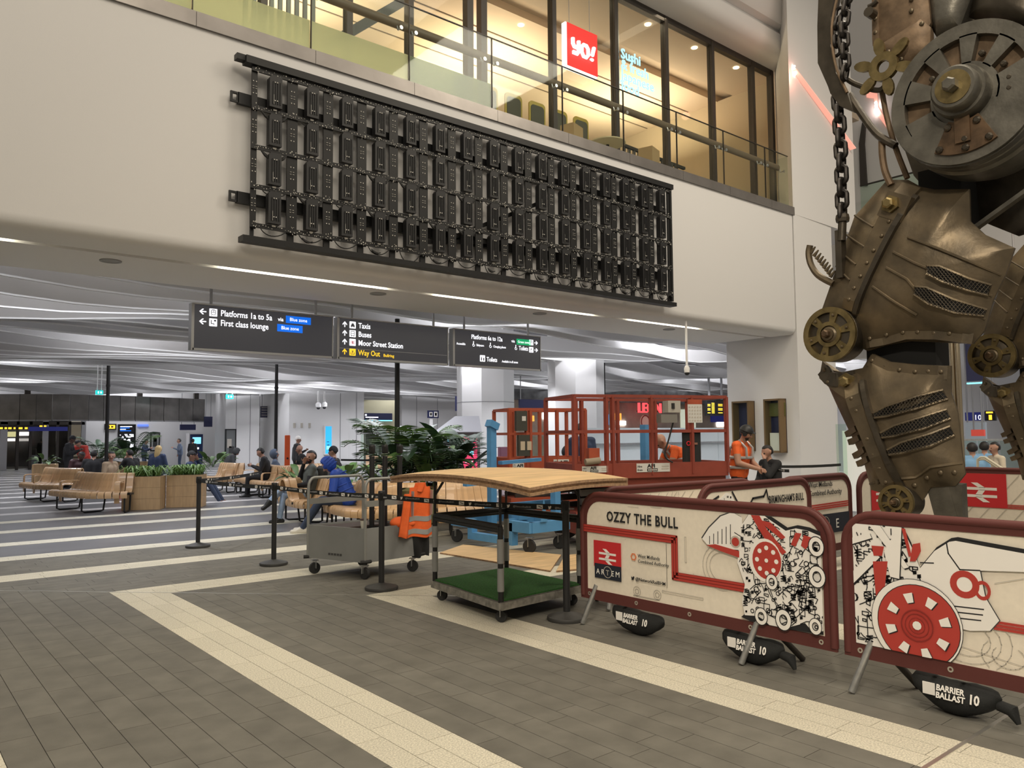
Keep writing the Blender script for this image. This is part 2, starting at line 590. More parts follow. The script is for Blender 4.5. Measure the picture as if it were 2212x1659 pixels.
# tall column at the end of the wall
c = MB()
def slab(poly, z0, z1):
    k = len(poly)
    return [(p[0], p[1], z0) for p in poly] + [(p[0], p[1], z1) for p in poly], [tuple(range(k - 1, -1, -1)), tuple(range(k, 2 * k))] + [(i, (i + 1) % k, k + (i + 1) % k, k + i) for i in range(k)]
c.add(*slab([(15.86, 9.28), (16.18, 11.35), (19.2, 11.35), (17.62, 9.34)], -0.003, 6.44))
c.add(*slab([(15.86, 9.28), (17.45, 10.62), (19.6, 10.62), (18.85, 9.34)], 6.44, 16))
struct(c.build('column', 'white_wall'), 'tall white column at the end of the balcony wall')
# ------------------------------------------------------------------ thin architectural glass
def glass(name, tint=(0.93, 0.97, 0.95), refl=0.06, rough=0.03, frost=0.0, fcol=(0.8, 0.8, 0.6)):
    if name in MATS:
        return MATS[name]
    m = bpy.data.materials.new(name)
    m.use_nodes = True
    nt = m.node_tree
    nt.nodes.remove(nt.nodes['Principled BSDF'])
    out = nt.nodes['Material Output']
    tr = nt.nodes.new('ShaderNodeBsdfTransparent')
    tr.inputs[0].default_value = (*tint, 1)
    gl = nt.nodes.new('ShaderNodeBsdfGlossy')
    gl.inputs['Roughness'].default_value = rough
    mx = nt.nodes.new('ShaderNodeMixShader')
    lw = nt.nodes.new('ShaderNodeLayerWeight')
    lw.inputs['Blend'].default_value = 0.5
    pw_ = nt.nodes.new('ShaderNodeMath')
    pw_.operation = 'POWER'
    pw_.inputs[1].default_value = 4.0
    ml = nt.nodes.new('ShaderNodeMath')
    ml.operation = 'MULTIPLY_ADD'
    ml.inputs[1].default_value = 0.10
    ml.inputs[2].default_value = refl * .25
    nt.links.new(lw.outputs['Facing'], pw_.inputs[0])
    nt.links.new(pw_.outputs[0], ml.inputs[0])
    nt.links.new(ml.outputs[0], mx.inputs[0])
    nt.links.new(tr.outputs[0], mx.inputs[1])
    nt.links.new(gl.outputs[0], mx.inputs[2])
    last = mx
    if frost:
        df = nt.nodes.new('ShaderNodeBsdfDiffuse')
        df.inputs[0].default_value = (*fcol, 1)
        tl = nt.nodes.new('ShaderNodeBsdfTranslucent')
        tl.inputs[0].default_value = (*fcol, 1)
        a = nt.nodes.new('ShaderNodeMixShader')
        a.inputs[0].default_value = 0.6
        nt.links.new(df.outputs[0], a.inputs[1])
        nt.links.new(tl.outputs[0], a.inputs[2])
        b = nt.nodes.new('ShaderNodeMixShader')
        b.inputs[0].default_value = frost
        nt.links.new(last.outputs[0], b.inputs[1])
        nt.links.new(a.outputs[0], b.inputs[2])
        last = b
    nt.links.new(last.outputs[0], out.inputs[0])
    MATS[name] = m
    return m
glass('pane', (0.93, 0.96, 0.94), 0.05)
glass('pane_green', (0.86, 0.93, 0.88), 0.06)
glass('pane_dark', (0.62, 0.60, 0.56), 0.06)
glass('frosted', (0.85, 0.9, 0.8), 0.05, frost=0.70, fcol=(0.92, 0.90, 0.68))
glass('frosted_green', (0.5, 0.6, 0.5), 0.05, frost=0.50, fcol=(0.62, 0.66, 0.52))

# ------------------------------------------------------------------ balcony balustrade
bal = thing('glass_balustrade', 'clear glass balustrade with brown handrail along the upper balcony', 'balustrade', (9, 9.42, ZF + 0.17))
GT = 7.78
x = 2.87 - 1.515 * 3
i = 0
while x < 15.8:
    x1 = min(x + 1.505, 15.88)
    MB().b2((x, 9.39, ZF + 0.1), (x1, 9.41, GT)).build('glass_pane', 'pane', bal)
    MB().b2((x - 0.010, 9.385, ZF + 0.17), (x, 9.415, GT)).build('pane_edge', 'dark_bronze_frame', bal)
    if x < 6.5:
        MB().b2((x + .005, 9.415, ZF + 0.17), (x1 - .005, 9.419, 7.05)).build('frosted_film', 'frosted' if x < 5.5 else 'frosted_green', bal)
    elif x < 7.2:
        MB().b2((x + .005, 9.415, ZF + 0.17), (x1 - .2, 9.419, 7.05)).build('frosted_film', 'frosted_green', bal)
    for q in (x + 0.12, x1 - 0.12):
        br = MB().tube([(q, 9.41, 7.42), (q, 9.5, 7.42), (q, 9.53, 7.5)], 0.014, 6)
        br.lathe((q, 9.405, 7.42), [(0.03, 0), (0.03, 0.02)], 10, 'Y')
        br.build('rail_bracket', 'steel', bal)
    x += 1.515
    i += 1
MB().b2((-1.7, 9.388, GT), (15.9, 9.412, GT + 0.014)).build('top_edge', 'dark_bronze_frame', bal)
MB().b2((15.87, 9.40, ZF + 0.17), (15.89, 9.9, GT)).build('glass_pane', 'pane', bal)
MB().prism([(q[0] * .045, q[1] * .07) for q in circ(1, 12)], (-1.7, 9.55, 7.53), (0, 1, 0), (0, 0, 1), (1, 0, 0), 17.45).build('handrail', mat('rail_wood', (0.16, 0.115, 0.075), 0.5), bal, smooth=True)

# ------------------------------------------------------------------ upper floor, shopfront and the restaurant behind it
YS, ZH = 10.60, 10.60
struct(MB().b2((-12, 11.55, 6.1), (46, 20, 6.44)).build('floor_upper', 'slab_grey'))
win = thing('window_1', 'dark framed shopfront glazing of the upper restaurant', 'window', (12, YS, 6.44))
del win['category']
struct(win)
fr = 'dark_bronze_frame'
mull = [-1.9, 0.3, 2.4, 3.1, 4.2, 5.55, 6.65, 7.85, 8.15, 9.83, 11.55, 13.15, 14.8, 16.42, 17.25]
for k, x in enumerate(mull):
    wd = 0.13 if k in (7, 8) else 0.10
    MB().b2((x - wd / 2, YS - 0.06, 6.44), (x + wd / 2, YS + 0.08, ZH)).build('mullion', fr, win)
for k in range(len(mull) - 1):
    if mull[k + 1] - mull[k] > 0.5:
        MB().b2((mull[k] + 0.05, YS, 6.5), (mull[k + 1] - 0.05, YS + 0.012, ZH - 0.1)).build('glass_pane', 'pane', win)
MB().b2((-2, YS - 0.05, ZH - 0.12), (17.3, YS + 0.08, ZH + 0.02)).build('head_frame', fr, win)
MB().b2((-2, YS - 0.05, 6.44), (17.3, YS + 0.08, 6.56)).build('sill_frame', fr, win)
# staircase balustrade and slatted screen seen behind the left panes
for k in range(9):
    MB().b2((4.3 + 0.14 * k, 11.6, 6.5), (4.36 + 0.14 * k, 11.66, 9.6)).build('screen_slat', mat('screen_grey', (0.16, 0.15, 0.14), 0.6), win)
MB().bar((5.6, 11.5, 7.9), (7.4, 11.7, 9.5), 0.1, 0.16).build('stair_string', fr, win)
MB().bar((5.4, 11.2, 6.9), (8.0, 11.2, 6.9), 0.5, 0.9).build('counter_block', mat('teal_seat', (0.03, 0.075, 0.06), 0.7), win)
# bulkhead above the shopfront, rounded lower edge
bk = MB()
prof = [(10.72, 10.62), (10.2, 10.62), (10.05, 10.65), (9.94, 10.72), (9.88, 10.84), (9.88, 11.05), (9.98, 11.08), (9.98, 11.2), (9.80, 11.22), (9.72, 11.32), (9.3, 13.0), (9.3, 16.0), (10.72, 16.0)]
n = len(prof)
bk.add([(-12, p[0], p[1]) for p in prof] + [(17.45, p[0], p[1]) for p in prof],
       [tuple(range(n - 1, -1, -1)), tuple(range(n, 2 * n))] + [(i, (i + 1) % n, n + (i + 1) % n, n + i) for i in range(n)])
bulk = struct(bk.build('ceiling_bulkhead', 'white_wall', smooth=True), 'rounded white bulkhead over the shopfront')
# restaurant room
warmc = mat('warm_ceiling', (0.66, 0.53, 0.40), 0.8)
struct(MB().b2((-3, YS + 0.1, 10.58), (22, 12.0, 10.75)).b2((-3, 12.0, 10.75), (22, 12.5, 10.95)).b2((-3, 12.5, 10.58), (22, 17, 10.78)).build('ceiling_restaurant', warmc))
struct(MB().b2((-3, 17, 6.4), (22, 17.2, 10.8)).build('wall_restaurant', mat('warm_wall', (0.52, 0.42, 0.30), 0.8)))
struct(MB().b2((17.7, 10.75, 6.44), (17.85, 17, 10.6)).build('wall_restaurant_side', 'warm_wall'))
rest = bpy.data.objects['ceiling_restaurant']
for p in ((10.88, 12.75), (13.05, 10.98), (14.71, 10.99), (16.34, 10.97), (11.3, 10.98), (9.6, 11.0), (7.0, 11.6)):
    MB().lathe((p[0], p[1], 10.575), [(0.07, 0.0), (0.07, -0.01), (0.05, -0.012)], 14).build('downlight', 'lamp_warm', rest)
for x in (9.5, 13.5):
    MB().b2((x - 1.8, 12.15, 10.76), (x + 1.9, 12.3, 10.78)).build('cove_strip', 'lamp_warm', rest)
MB().b2((-3, 13.4, 10.565), (17.6, 13.43, 10.585)).build('ceiling_joint', mat('joint_brown', (0.18, 0.13, 0.09), 0.8), rest)
MB().b2((-3, 14.9, 10.565), (17.6, 14.93, 10.585)).build('ceiling_joint', 'joint_brown', rest)
area('restaurant_lamp', (6.0, 14.5, 9.3), 2.4, 170, (1.0, 0.80, 0.57), rot=(PI, 0, 0))
area('restaurant_lamp', (11.0, 14.5, 9.3), 2.4, 165, (1.0, 0.80, 0.57), rot=(PI, 0, 0))
area('restaurant_lamp', (15.5, 14.0, 9.3), 2.4, 165, (1.0, 0.80, 0.57), rot=(PI, 0, 0))
area('balcony_fill_light', (3.5, 10.1, 9.6), 3.0, 130, (1.0, 0.86, 0.62), sy=0.4)  # added unseen light behind the frosted film, to brighten it
area('balcony_fill_light', (13.0, 10.35, 10.55), 0.3, 12, (1.0, 0.84, 0.6), sy=3)
# square restaurant sign: red face, white rounded letters, glowing edge
YY = 10.42
sg = thing('square_sign', 'square red illuminated sign with white rounded letters hanging in the shopfront', 'sign', (10.5, YY, 8.55))
p0, p1 = on_y(1222, 142, YY), on_y(1289, 52 + 25, YY)
sx0, sx1, sz0, sz1 = p0.x, p1.x, p0.z - 0.0, p1.z
MB().b2((sx0, YY, sz0), (sx1, YY + 0.10, sz1)).build('sign_edge', 'neon_white', sg)
MB().b2((sx0 + 0.035, YY - 0.012, sz0 + 0.025), (sx1, YY - 0.002, sz1)).build('sign_face', 'neon_red', sg)
W = sx1 - sx0
def stroke(pts, r, m, parent, name, y):
    MB().tube([(sx0 + p[0] * W, y, sz0 + p[1] * W) for p in pts], r * W, 8).build(name, m, parent, smooth=True)
ly = YY - 0.035
stroke([(.19, .68), (.19, .56), (.23, .50), (.32, .50), (.37, .55), (.37, .66)], .045, 'neon_white', sg, 'letter_stroke', ly)
stroke([(.37, .58), (.37, .42), (.33, .36), (.19, .36)], .045, 'neon_white', sg, 'letter_stroke', ly)
stroke([(.47, .44), (.47, .58), (.52, .63), (.62, .63), (.67, .57), (.67, .42), (.62, .36), (.52, .36), (.47, .44)], .04, 'neon_white', sg, 'letter_stroke', ly)
stroke([(.86, .66), (.80, .46)], .045, 'neon_white', sg, 'letter_stroke', ly)
stroke([(.785, .365), (.78, .345)], .05, 'neon_white', sg, 'letter_dot', ly)
for q in (sx0 + 0.15, sx1 - 0.15):
    MB().tube([(q, YY + 0.05, sz1), (q, YY + 0.05, 10.6)], 0.006, 6).build('hanging_wire', 'steel', sg)
# blue neon lettering next to it
nb = thing('neon_lettering', 'pale blue neon lettering in four lines inside the shopfront', 'sign', (12.4, 10.7, 9.0))
q0 = on_y(1341, 122, 10.70)
for k, s in enumerate(('Sushi', '& fresh', 'Japanese', 'food')):
    text(s, (q0.x, 10.70, q0.z - 0.02 - 0.225 * k), (1, 0, 0), (0, 0, 1), 0.30, 'neon_blue', nb, 'neon_line', bold=0.012, ext=0.008)
MB().b2((q0.x - 0.03, 10.73, q0.z - 0.75), (q0.x - 0.02, 10.75, 10.6)).build('hanging_wire', 'steel', nb)
# seats, boxes and tables just behind the glass
yel = mat('seat_yellow', (0.62, 0.42, 0.07), 0.5)
for k, x in enumerate((7.95, 8.55, 9.15, 9.75, 10.35, 10.95)):
    t = thing('dining_chair', 'yellow backed restaurant chair behind the shopfront, number %s from the left' % ('one', 'two', 'three', 'four', 'five', 'six')[k], 'chair', (x, 11.05, 6.44), group='yellow restaurant chairs')
    t['label'] = ('leftmost', 'second', 'third', 'fourth', 'fifth', 'rightmost')[k] + ' yellow backed chair in the row behind the shopfront glass'
    MB().prism(rrect(0.42, 0.5, 0.08), (x, 11.2, 7.55), (1, 0, 0), (0, 0, 1), (0, 1, 0), 0.03).build('backrest', yel, t)
    MB().prism(rrect(0.34, 0.40, 0.07), (x + 0.04, 11.19, 7.58), (1, 0, 0), (0, 0, 1), (0, 1, 0), 0.012).build('backrest_pad', mat('seat_grey', (0.12, 0.10, 0.07), 0.7), t)
    MB().b2((x, 11.2, 7.2), (x + 0.42, 11.6, 7.26)).build('seat', yel, t)
    for dx in (0.03, 0.39):
        for dy in (11.24, 11.57):
            MB().tube([(x + dx, dy, 6.44), (x + dx, dy, 7.2)], 0.014, 6).build('leg', 'steel', t)
for k, (u, v, s, lab) in enumerate(((1235, 292, 0.34, 'brown cardboard box on the balcony beside the round table'), (1402, 340, 0.36, 'brown cardboard box on the balcony under the blue neon lettering'))):
    p = on_y(u, v, 9.75)
    b = thing('cardboard_box', lab, 'box', (p.x, 9.75, ZF + 0.02), 0.3)
    MB().box((0, 0, (p.z + 0.14 - ZF) / 2), (s, s * .8, p.z + 0.14 - ZF - 0.02)).build('carton', mat('cardboard', (0.42, 0.28, 0.14), 0.8), b, world=False)
    MB().box((0, 0, p.z + 0.142 - ZF - 0.02), (0.05, s * .81, 0.004)).build('tape', mat('tape_brown', (0.30, 0.2, 0.1), 0.4), b, world=False)
tb = thing('round_table', 'round table with a pale rim standing on the balcony', 'table', (10.6, 9.95, ZF + 0.02))
MB().lathe((10.6, 9.95, 6.98), [(0.30, 0), (0.34, 0.02), (0.34, 0.04), (0.30, 0.05)], 24).build('table_top', mat('pale_rim', (0.6, 0.5, 0.3), 0.5), tb, smooth=True)
MB().lathe((10.6, 9.95, 6.44), [(0.2, 0), (0.2, 0.02), (0.03, 0.04), (0.03, 0.54)], 16).build('pedestal', 'black_metal', tb)
# kitchen hood with louvres behind the lower right panes
hd = thing('slatted_screen', 'dark slatted screen behind the lower right shopfront panes', 'screen', (14, 12, 7.0))
for k in range(12):
    MB().bar((12.2 + 0.16 * k, 11.0, 6.5), (12.5 + 0.16 * k, 11.25, 7.75), 0.06, 0.05).build('louvre', mat('louvre_grey', (0.09, 0.085, 0.08), 0.45, metal=0.3), hd)
MB().bar((12.1, 11.2, 7.78), (14.7, 11.35, 7.78), .06, .06).build('screen_frame', fr, hd)
struct(MB().b2((8.4, 12.2, 6.44), (17.6, 12.5, 7.9)).build('wall_counter', mat('counter_dark', (0.10, 0.075, 0.055), 0.6)))

# pink light strip on the column, second folded facet with its own strip
pk = mat('pink_strip', (0.9, 0.45, 0.38), emit=0.75, emit_col=(1.0, 0.40, 0.30))
a, b = on_y(1713, 152, 9.27), on_y(1842, 322, 9.27)
pl = thing('pink_light_strip', 'pink glowing light strip running diagonally down the white column', 'light strip', (a.x, a.y, a.z))
MB().bar(a, b, 0.02, 0.17, up=(0, -1, 0)).prism([(0, 0)] * 0 or [(0, 0), (0.01, 0), (0.01, 0.01)], a, (1, 0, 0), (0, 0, 1), (0, 1, 0), 0.001).build('diffuser', pk, pl)
for k in range(4):
    p = on_y(1716 + 0.6 * k, 143 + 6 * k, 9.25)
    MB().ball(p, 0.022, 8, 5).build('bright_diode', mat('diode', (1, 1, 1), emit=12, emit_col=(1, 0.8, 0.75)), pl)
lp = bpy.data.lights.new('pink_lamp', 'POINT'); lp.energy = 9; lp.color = (1, 0.35, 0.25); lp.shadow_soft_size = 0.1
lo = bpy.data.objects.new('pink_lamp', lp); lo.location = on_y(1716, 158, 9.1); COL.objects.link(lo)
# folded facet further right
fac = MB()
P = [on_x(1850, -20, 26), on_x(2212, -20, 26), on_x(2212, 480, 26), on_x(1850, 480, 26)]
Xf = 26.0
fac.b2((Xf, 2.0, 6.0), (Xf + 0.4, 16, 24))
struct(fac.build('wall_atrium', 'white_wall'), 'tall white atrium wall beyond the sculpture')
q = [on_x(u, v, Xf - 0.05) for u, v in ((1872, 210), (1888, 212), (1893, 245), (1915, 275), (1915, 262), (1897, 232), (1893, 200), (1872, 190))]
ps = thing('pink_light_strip', 'folded pink light strip glowing on the atrium wall behind the chain', 'light strip', q[0])
MB().prism([(-(p.y), p.z) for p in q], (Xf - 0.06, 0, 0), (0, -1, 0), (0, 0, 1), (1, 0, 0), 0.05).build('diffuser', pk, ps)
for k in range(5):
    MB().ball(on_x(1892 + 0.4 * k, 222 + 6 * k, Xf - 0.12), 0.05, 8, 5).build('bright_diode', 'diode', ps)
dk = [on_x(u, v, Xf - 0.1) for u, v in ((1862, 265), (1855, 310), (1858, 400), (1872, 400), (1866, 310), (1869, 262))]
struct(MB().prism([(-(p.y), p.z) for p in dk], (Xf - 0.1, 0, 0), (0, -1, 0), (0, 0, 1), (1, 0, 0), 0.09).build('trim_1', 'dark_bronze_frame'))
# glass balustrade on that wall
g0, g1 = on_x(1842, 420, 25), on_x(1930, 420, 25)
b2 = thing('glass_balustrade', 'short glass balustrade on the far gallery beyond the hanging chain', 'balustrade', (25, 9, 6.5))
MB().b2((25, 6.2, on_x(1850, 480, 25).z), (25.02, 12.2, on_x(1850, 405, 25).z)).build('glass_pane', 'pane_green', b2)
MB().b2((24.98, 6.2, on_x(1850, 405, 25).z), (25.04, 12.2, on_x(1850, 405, 25).z + 0.04)).build('top_rail', 'dark_bronze_frame', b2)
MB().b2((24.9, 6.2, on_x(1850, 490, 25).z), (25.4, 12.2, on_x(1850, 470, 25).z)).build('floor_edge', 'white_wall', b2)
# ------------------------------------------------------------------ concourse ceiling of wavy fins
CEIL = struct(MB().b2((-14, 11.56, 5.85), (60, 62, 6.05)).build('ceiling', 'slab_grey'), 'concourse ceiling hung with long wavy grey fins')
rf = random.Random(11)
ph1 = ph2 = 0.0
for k in range(37):
    y = 12.2 + 1.0 * k
    ph1 += rf.uniform(0.3, 1.3)
    kw = rf.uniform(0.36, 0.60)
    ph2 += rf.uniform(0.3, 0.9)
    N = 72
    xs = [-9 + (56.0 + 9) * i / N for i in range(N + 1)]
    a1 = rf.uniform(0.20, 0.44)
    a2 = rf.uniform(0.09, 0.20)
    m = MB()
    vs = []
    for x in xs:
        yo = y + a1 * math.sin(kw * x + ph1) + 0.12 * math.sin(1.1 * x + 1.7 * ph1)
        zb = 4.02 + a2 * math.sin(0.43 * x + ph2) + 0.05 * math.sin(1.0 * x + ph1) - 0.004 * max(0, y - 15)
        zt = zb + 0.48 + 0.08 * math.sin(0.3 * x + ph1 * 2)
        lean = 0.30 * math.sin(kw * x + ph1 + 0.8)
        vs += [(x, yo, zb), (x, yo + 0.045, zb), (x, yo + 0.045 + lean, zt), (x, yo + lean, zt)]
    fs = []
    for i in range(N):
        a, b = 4 * i, 4 * i + 4
        for j in range(4):
            l = (j + 1) % 4
            fs.append((a + j, a + l, b + l, b + j))
    m.add(vs, fs)
    fin = m.build('ceiling_fin', 'fin_grey', CEIL, smooth=True)
    tr_ = MB()
    tv = []
    for i in range(N + 1):
        a, b = vs[4 * i], vs[4 * i + 1]
        tv += [(a[0], a[1] - .012, a[2] - .012), (b[0], b[1] + .012, b[2] - .012), (b[0], b[1] + .012, b[2] + .016), (a[0], a[1] - .012, a[2] + .016)]
    tr_.add(tv, fs)
    tr_.build('edge_highlight', mat('highlight_white', (.72, .72, .71), .5), fin)  # pale strip stands in for the bright line along the fin's lower edge

# ------------------------------------------------------------------ hanging wayfinding signs
YG = 11.72
EXx, EZz = (1, 0, 0), (0, 0, 1)
def hang_sign(u0, u1, lab, fill):
    p0, p1 = on_y(u0, 760, YG), on_y(u1, 780, YG)
    x0, x1, z0, z1 = p0.x, p1.x, 2.845, 3.525
    t = thing('hanging_sign', lab, 'sign', ((x0 + x1) / 2, YG, z0))
    MB().b2((x0 + .02, YG, z0 + .02), (x1 - .02, YG + 0.10, z1 - .02)).build('sign_panel', 'sign_black', t)
    f = MB()
    f.b2((x0 - .02, YG - .01, z0 - .01), (x0 + .02, YG + .12, z1)).b2((x1 - .02, YG - .01, z0 - .01), (x1 + .0, YG + .12, z1))
    f.b2((x0, YG - .01, z0 - .012), (x1, YG + .12, z0 + .02)).b2((x0, YG - .01, z1 - .015), (x1, YG + .12, z1 + .005))
    f.build('sign_frame', 'sign_frame', t)
    for x in (x0 + 0.28, x1 - 0.28):
        MB().tube([(x, YG + .06, z1), (x, YG + .06, 5.84)], 0.022, 8).build('drop_rod', 'sign_frame', t)
    fill(t, x0, x1, z0, z1)
    return t
FY = YG - 0.006
def arrow(t, x, z, s, d, m='sign_white'):
    a = {'L': [(0, 0), (.45, .42), (.62, .42), (.62, .34), (.3, .08), (1, .08), (1, -.08), (.3, -.08), (.62, -.34), (.62, -.42), (.45, -.42)]}['L']
    if d == 'R':
        a = [(1 - p[0], p[1]) for p in a]
    if d == 'U':
        a = [(p[1] + .5, .5 - p[0]) for p in a]
    MB().prism([(p[0] * s, p[1] * s) for p in a], (x, FY, z), EXx, EZz, (0, -1, 0), 0.004).build('arrow', m, t)
def icon(t, x, z, s, kind, m='sign_white', ink='sign_black'):
    MB().prism(rrect(s, s, s * .06, 2), (x, FY, z), EXx, EZz, (0, -1, 0), 0.003).build('pictogram', m, t)
    k = MB()
    def bx(a, b, c, d):
        k.b2((x + a * s, FY - 0.006, z + b * s), (x + c * s, FY - 0.003, z + d * s))
    if kind == 'train':
        k.ringp(rrect(.6 * s, .7 * s, .2 * s), [(.06 * s + .8 * p[0], .06 * s + .8 * p[1]) for p in rrect(.6 * s, .7 * s, .2 * s)], (x + .2 * s, FY - .003, z + .18 * s), EXx, EZz, (0, -1, 0), .003)
        bx(.2, .5, .8, .56); bx(.47, .5, .53, .85); bx(.2, .06, .34, .12); bx(.66, .06, .8, .12)
    elif kind == 'seat':
        bx(.2, .3, .3, .8); bx(.2, .28, .6, .38); bx(.55, .15, .63, .38); bx(.6, .62, .85, .85)
    elif kind == 'taxi':
        bx(.2, .25, .8, .5); bx(.3, .5, .7, .7); bx(.42, .72, .58, .82); bx(.22, .15, .34, .25); bx(.66, .15, .78, .25)
    elif kind == 'bus':
        k.ringp(rrect(.56 * s, .68 * s, .08 * s), [(.06 * s + .78 * p[0], .06 * s + .8 * p[1]) for p in rrect(.56 * s, .68 * s, .08 * s)], (x + .22 * s, FY - .003, z + .2 * s), EXx, EZz, (0, -1, 0), .003)
        bx(.25, .48, .75, .54); bx(.25, .1, .36, .2); bx(.64, .1, .75, .2)
    elif kind == 'toilet':
        bx(.2, .15, .38, .65); bx(.24, .7, .34, .82); bx(.6, .15, .8, .6); bx(.65, .7, .75, .82)
    elif kind == 'exit':
        bx(.2, .15, .8, .22); bx(.2, .15, .27, .5); bx(.73, .15, .8, .5); bx(.45, .3, .55, .7); bx(.35, .6, .65, .68)
    elif kind == 'wheel':
        k.tube([(x + (.45 + .25 * math.cos(q * .7)) * s, FY - .004, z + (.35 + .25 * math.sin(q * .7)) * s) for q in range(9)], .04 * s, 4)
        bx(.4, .4, .5, .85)
    k.build('pictogram_ink', ink, t)
mat('ink_red', (0.55, 0.03, 0.05), 0.5, emit=0.3)
def dbl_arrow(o, ex, ez, en, w, m, parent, th=0.002, flip=1, name='emblem_arrows'):
    """two parallel tracks with a pair of switching arrows, width w"""
    h = w * .64
    def pr(pts):
        MB().prism([((p[0] * flip + (0 if flip > 0 else 1)) * w, p[1] * h) for p in pts], o, ex, ez, en, th).build(name, m, parent)
    pr([(0, .62), (1, .62), (1, .76), (0, .76)])
    pr([(0, .24), (1, .24), (1, .38), (0, .38)])
    pr([(.22, 1.0), (.42, 1.0), (.66, .74), (.46, .74)])
    pr([(.34, .36), (.54, .36), (.66, .64), (.46, .64)])
    pr([(.34, .26), (.54, .26), (.78, 0), (.58, 0)])
def s1(t, x0, x1, z0, z1):
    for k, (s, kd) in enumerate((('Platforms 1a to 5a', 'train'), ('First class lounge', 'seat'))):
        z = z1 - 0.165 - 0.147 * k
        arrow(t, x0 + 0.09, z + 0.05, 0.10, 'L')
        icon(t, x0 + 0.235, z - 0.01, 0.115, kd)
        text(s, (x0 + 0.40, FY, z + 0.008), EXx, EZz, 0.128, 'sign_white', t, bold=0.012, sx=0.84)
    for (xx, zz) in ((x0 + 1.42, z1 - 0.175), (x0 + 1.28, z1 - 0.318)):
        MB().b2((xx, FY - 0.003, zz), (xx + 0.42, FY, zz + 0.115)).build('zone_plate', 'sign_blue', t)
        text('Blue zone', (xx + 0.21, FY - .004, zz + 0.035), EXx, EZz, 0.078, 'sign_white', t, ax='CENTER', sx=0.95)
    text('via', (x0 + 1.29, FY, z1 - 0.155), EXx, EZz, 0.085, 'sign_white', t, bold=0.01)
def s2(t, x0, x1, z0, z1):
    for k, (s, kd, m) in enumerate((('Taxis', 'taxi', 'sign_white'), ('Buses', 'bus', 'sign_white'), ('Moor Street Station', 'rail', 'sign_white'), ('Way Out', 'exit', 'sign_yellow'))):
        z = z1 - 0.155 - 0.145 * k - (0.02 if k == 3 else 0)
        arrow(t, x0 + 0.07, z + 0.045, 0.095, 'U', m)
        icon(t, x0 + 0.205, z - 0.015, 0.115, kd, m)
        if kd == 'rail':
            dbl_arrow((x0 + 0.22, FY - 0.004, z + 0.012), EXx, EZz, (0, -1, 0), 0.085, 'ink_red', t)
        text(s, (x0 + 0.37, FY, z + 0.0), EXx, EZz, 0.128, m, t, bold=0.012, sx=0.84)
    text('Bullring', (x0 + 0.85, FY, z1 - 0.61), EXx, EZz, 0.07, 'sign_yellow', t, bold=0.01)
    MB().b2((x0 + .03, FY - .002, z1 - 0.515), (x1 - .03, FY, z1 - 0.508)).build('divider', 'sign_frame', t)
def s3(t, x0, x1, z0, z1):
    text('Platforms 6a to 12a', (x0 + 0.40, FY, z1 - 0.165), EXx, EZz, 0.118, 'sign_white', t, bold=0.012, sx=0.80)
    text('via', (x0 + 1.37, FY, z1 - 0.165), EXx, EZz, 0.08, 'sign_white', t, bold=0.01)
    xx, zz = x0 + 1.50, z1 - 0.20
    MB().b2((xx, FY - 0.003, zz), (xx + 0.36, FY, zz + 0.115)).build('zone_plate', 'sign_green', t)
    text('Green zone', (xx + 0.18, FY - .004, zz + 0.035), EXx, EZz, 0.07, 'sign_white', t, ax='CENTER', sx=0.9)
    for k, kd in ((0, 'train'), (1, 'wheel')):
        icon(t, x1 - 0.31, z1 - 0.19 - 0.145 * k, 0.11, kd)
        arrow(t, x1 - 0.17, z1 - 0.135 - 0.145 * k, 0.09, 'R')
    z = z1 - 0.295
    for s, xx in (('Accessible', 0.06), ('Babycare', 0.52), ('Changing places', 0.92)):
        text(s, (x0 + xx, FY, z), EXx, EZz, 0.062, 'sign_white', t, bold=0.01, sx=0.78)
    for xx in (0.43, 0.83, 1.46):
        k = MB().ball((x0 + xx + .02, FY - .002, z + .075), (.012, .004, .012), 8, 5)
        k.b2((x0 + xx + .012, FY - .004, z + .02), (x0 + xx + .026, FY, z + .062))
        k.tube([(x0 + xx + .022 + .025 * math.cos(a * .6 + 2), FY - .002, z + .015 + .025 * math.sin(a * .6 + 2)) for a in range(9)], .005, 4)
        k.build('pictogram', 'sign_white', t)
    text('Toilets', (x0 + 1.56, FY, z - .01), EXx, EZz, 0.118, 'sign_white', t, bold=0.012, sx=0.72)
    icon(t, x0 + 0.60, z0 + 0.10, 0.12, 'toilet')
    text('Toilets', (x0 + 0.76, FY, z0 + 0.11), EXx, EZz, 0.12, 'sign_white', t, bold=0.012, sx=0.76)
    text('Available in all zones', (x0 + 1.13, FY, z0 + 0.11), EXx, EZz, 0.062, 'sign_white', t, bold=0.01, sx=0.78)
hang_sign(415, 719, 'black hanging wayfinding sign with two left arrows and blue plates', s1)
hang_sign(730, 968, 'black hanging wayfinding sign with up arrows and a yellow bottom line', s2)
hang_sign(980, 1168, 'black hanging wayfinding sign with right arrows and a small green plate', s3)
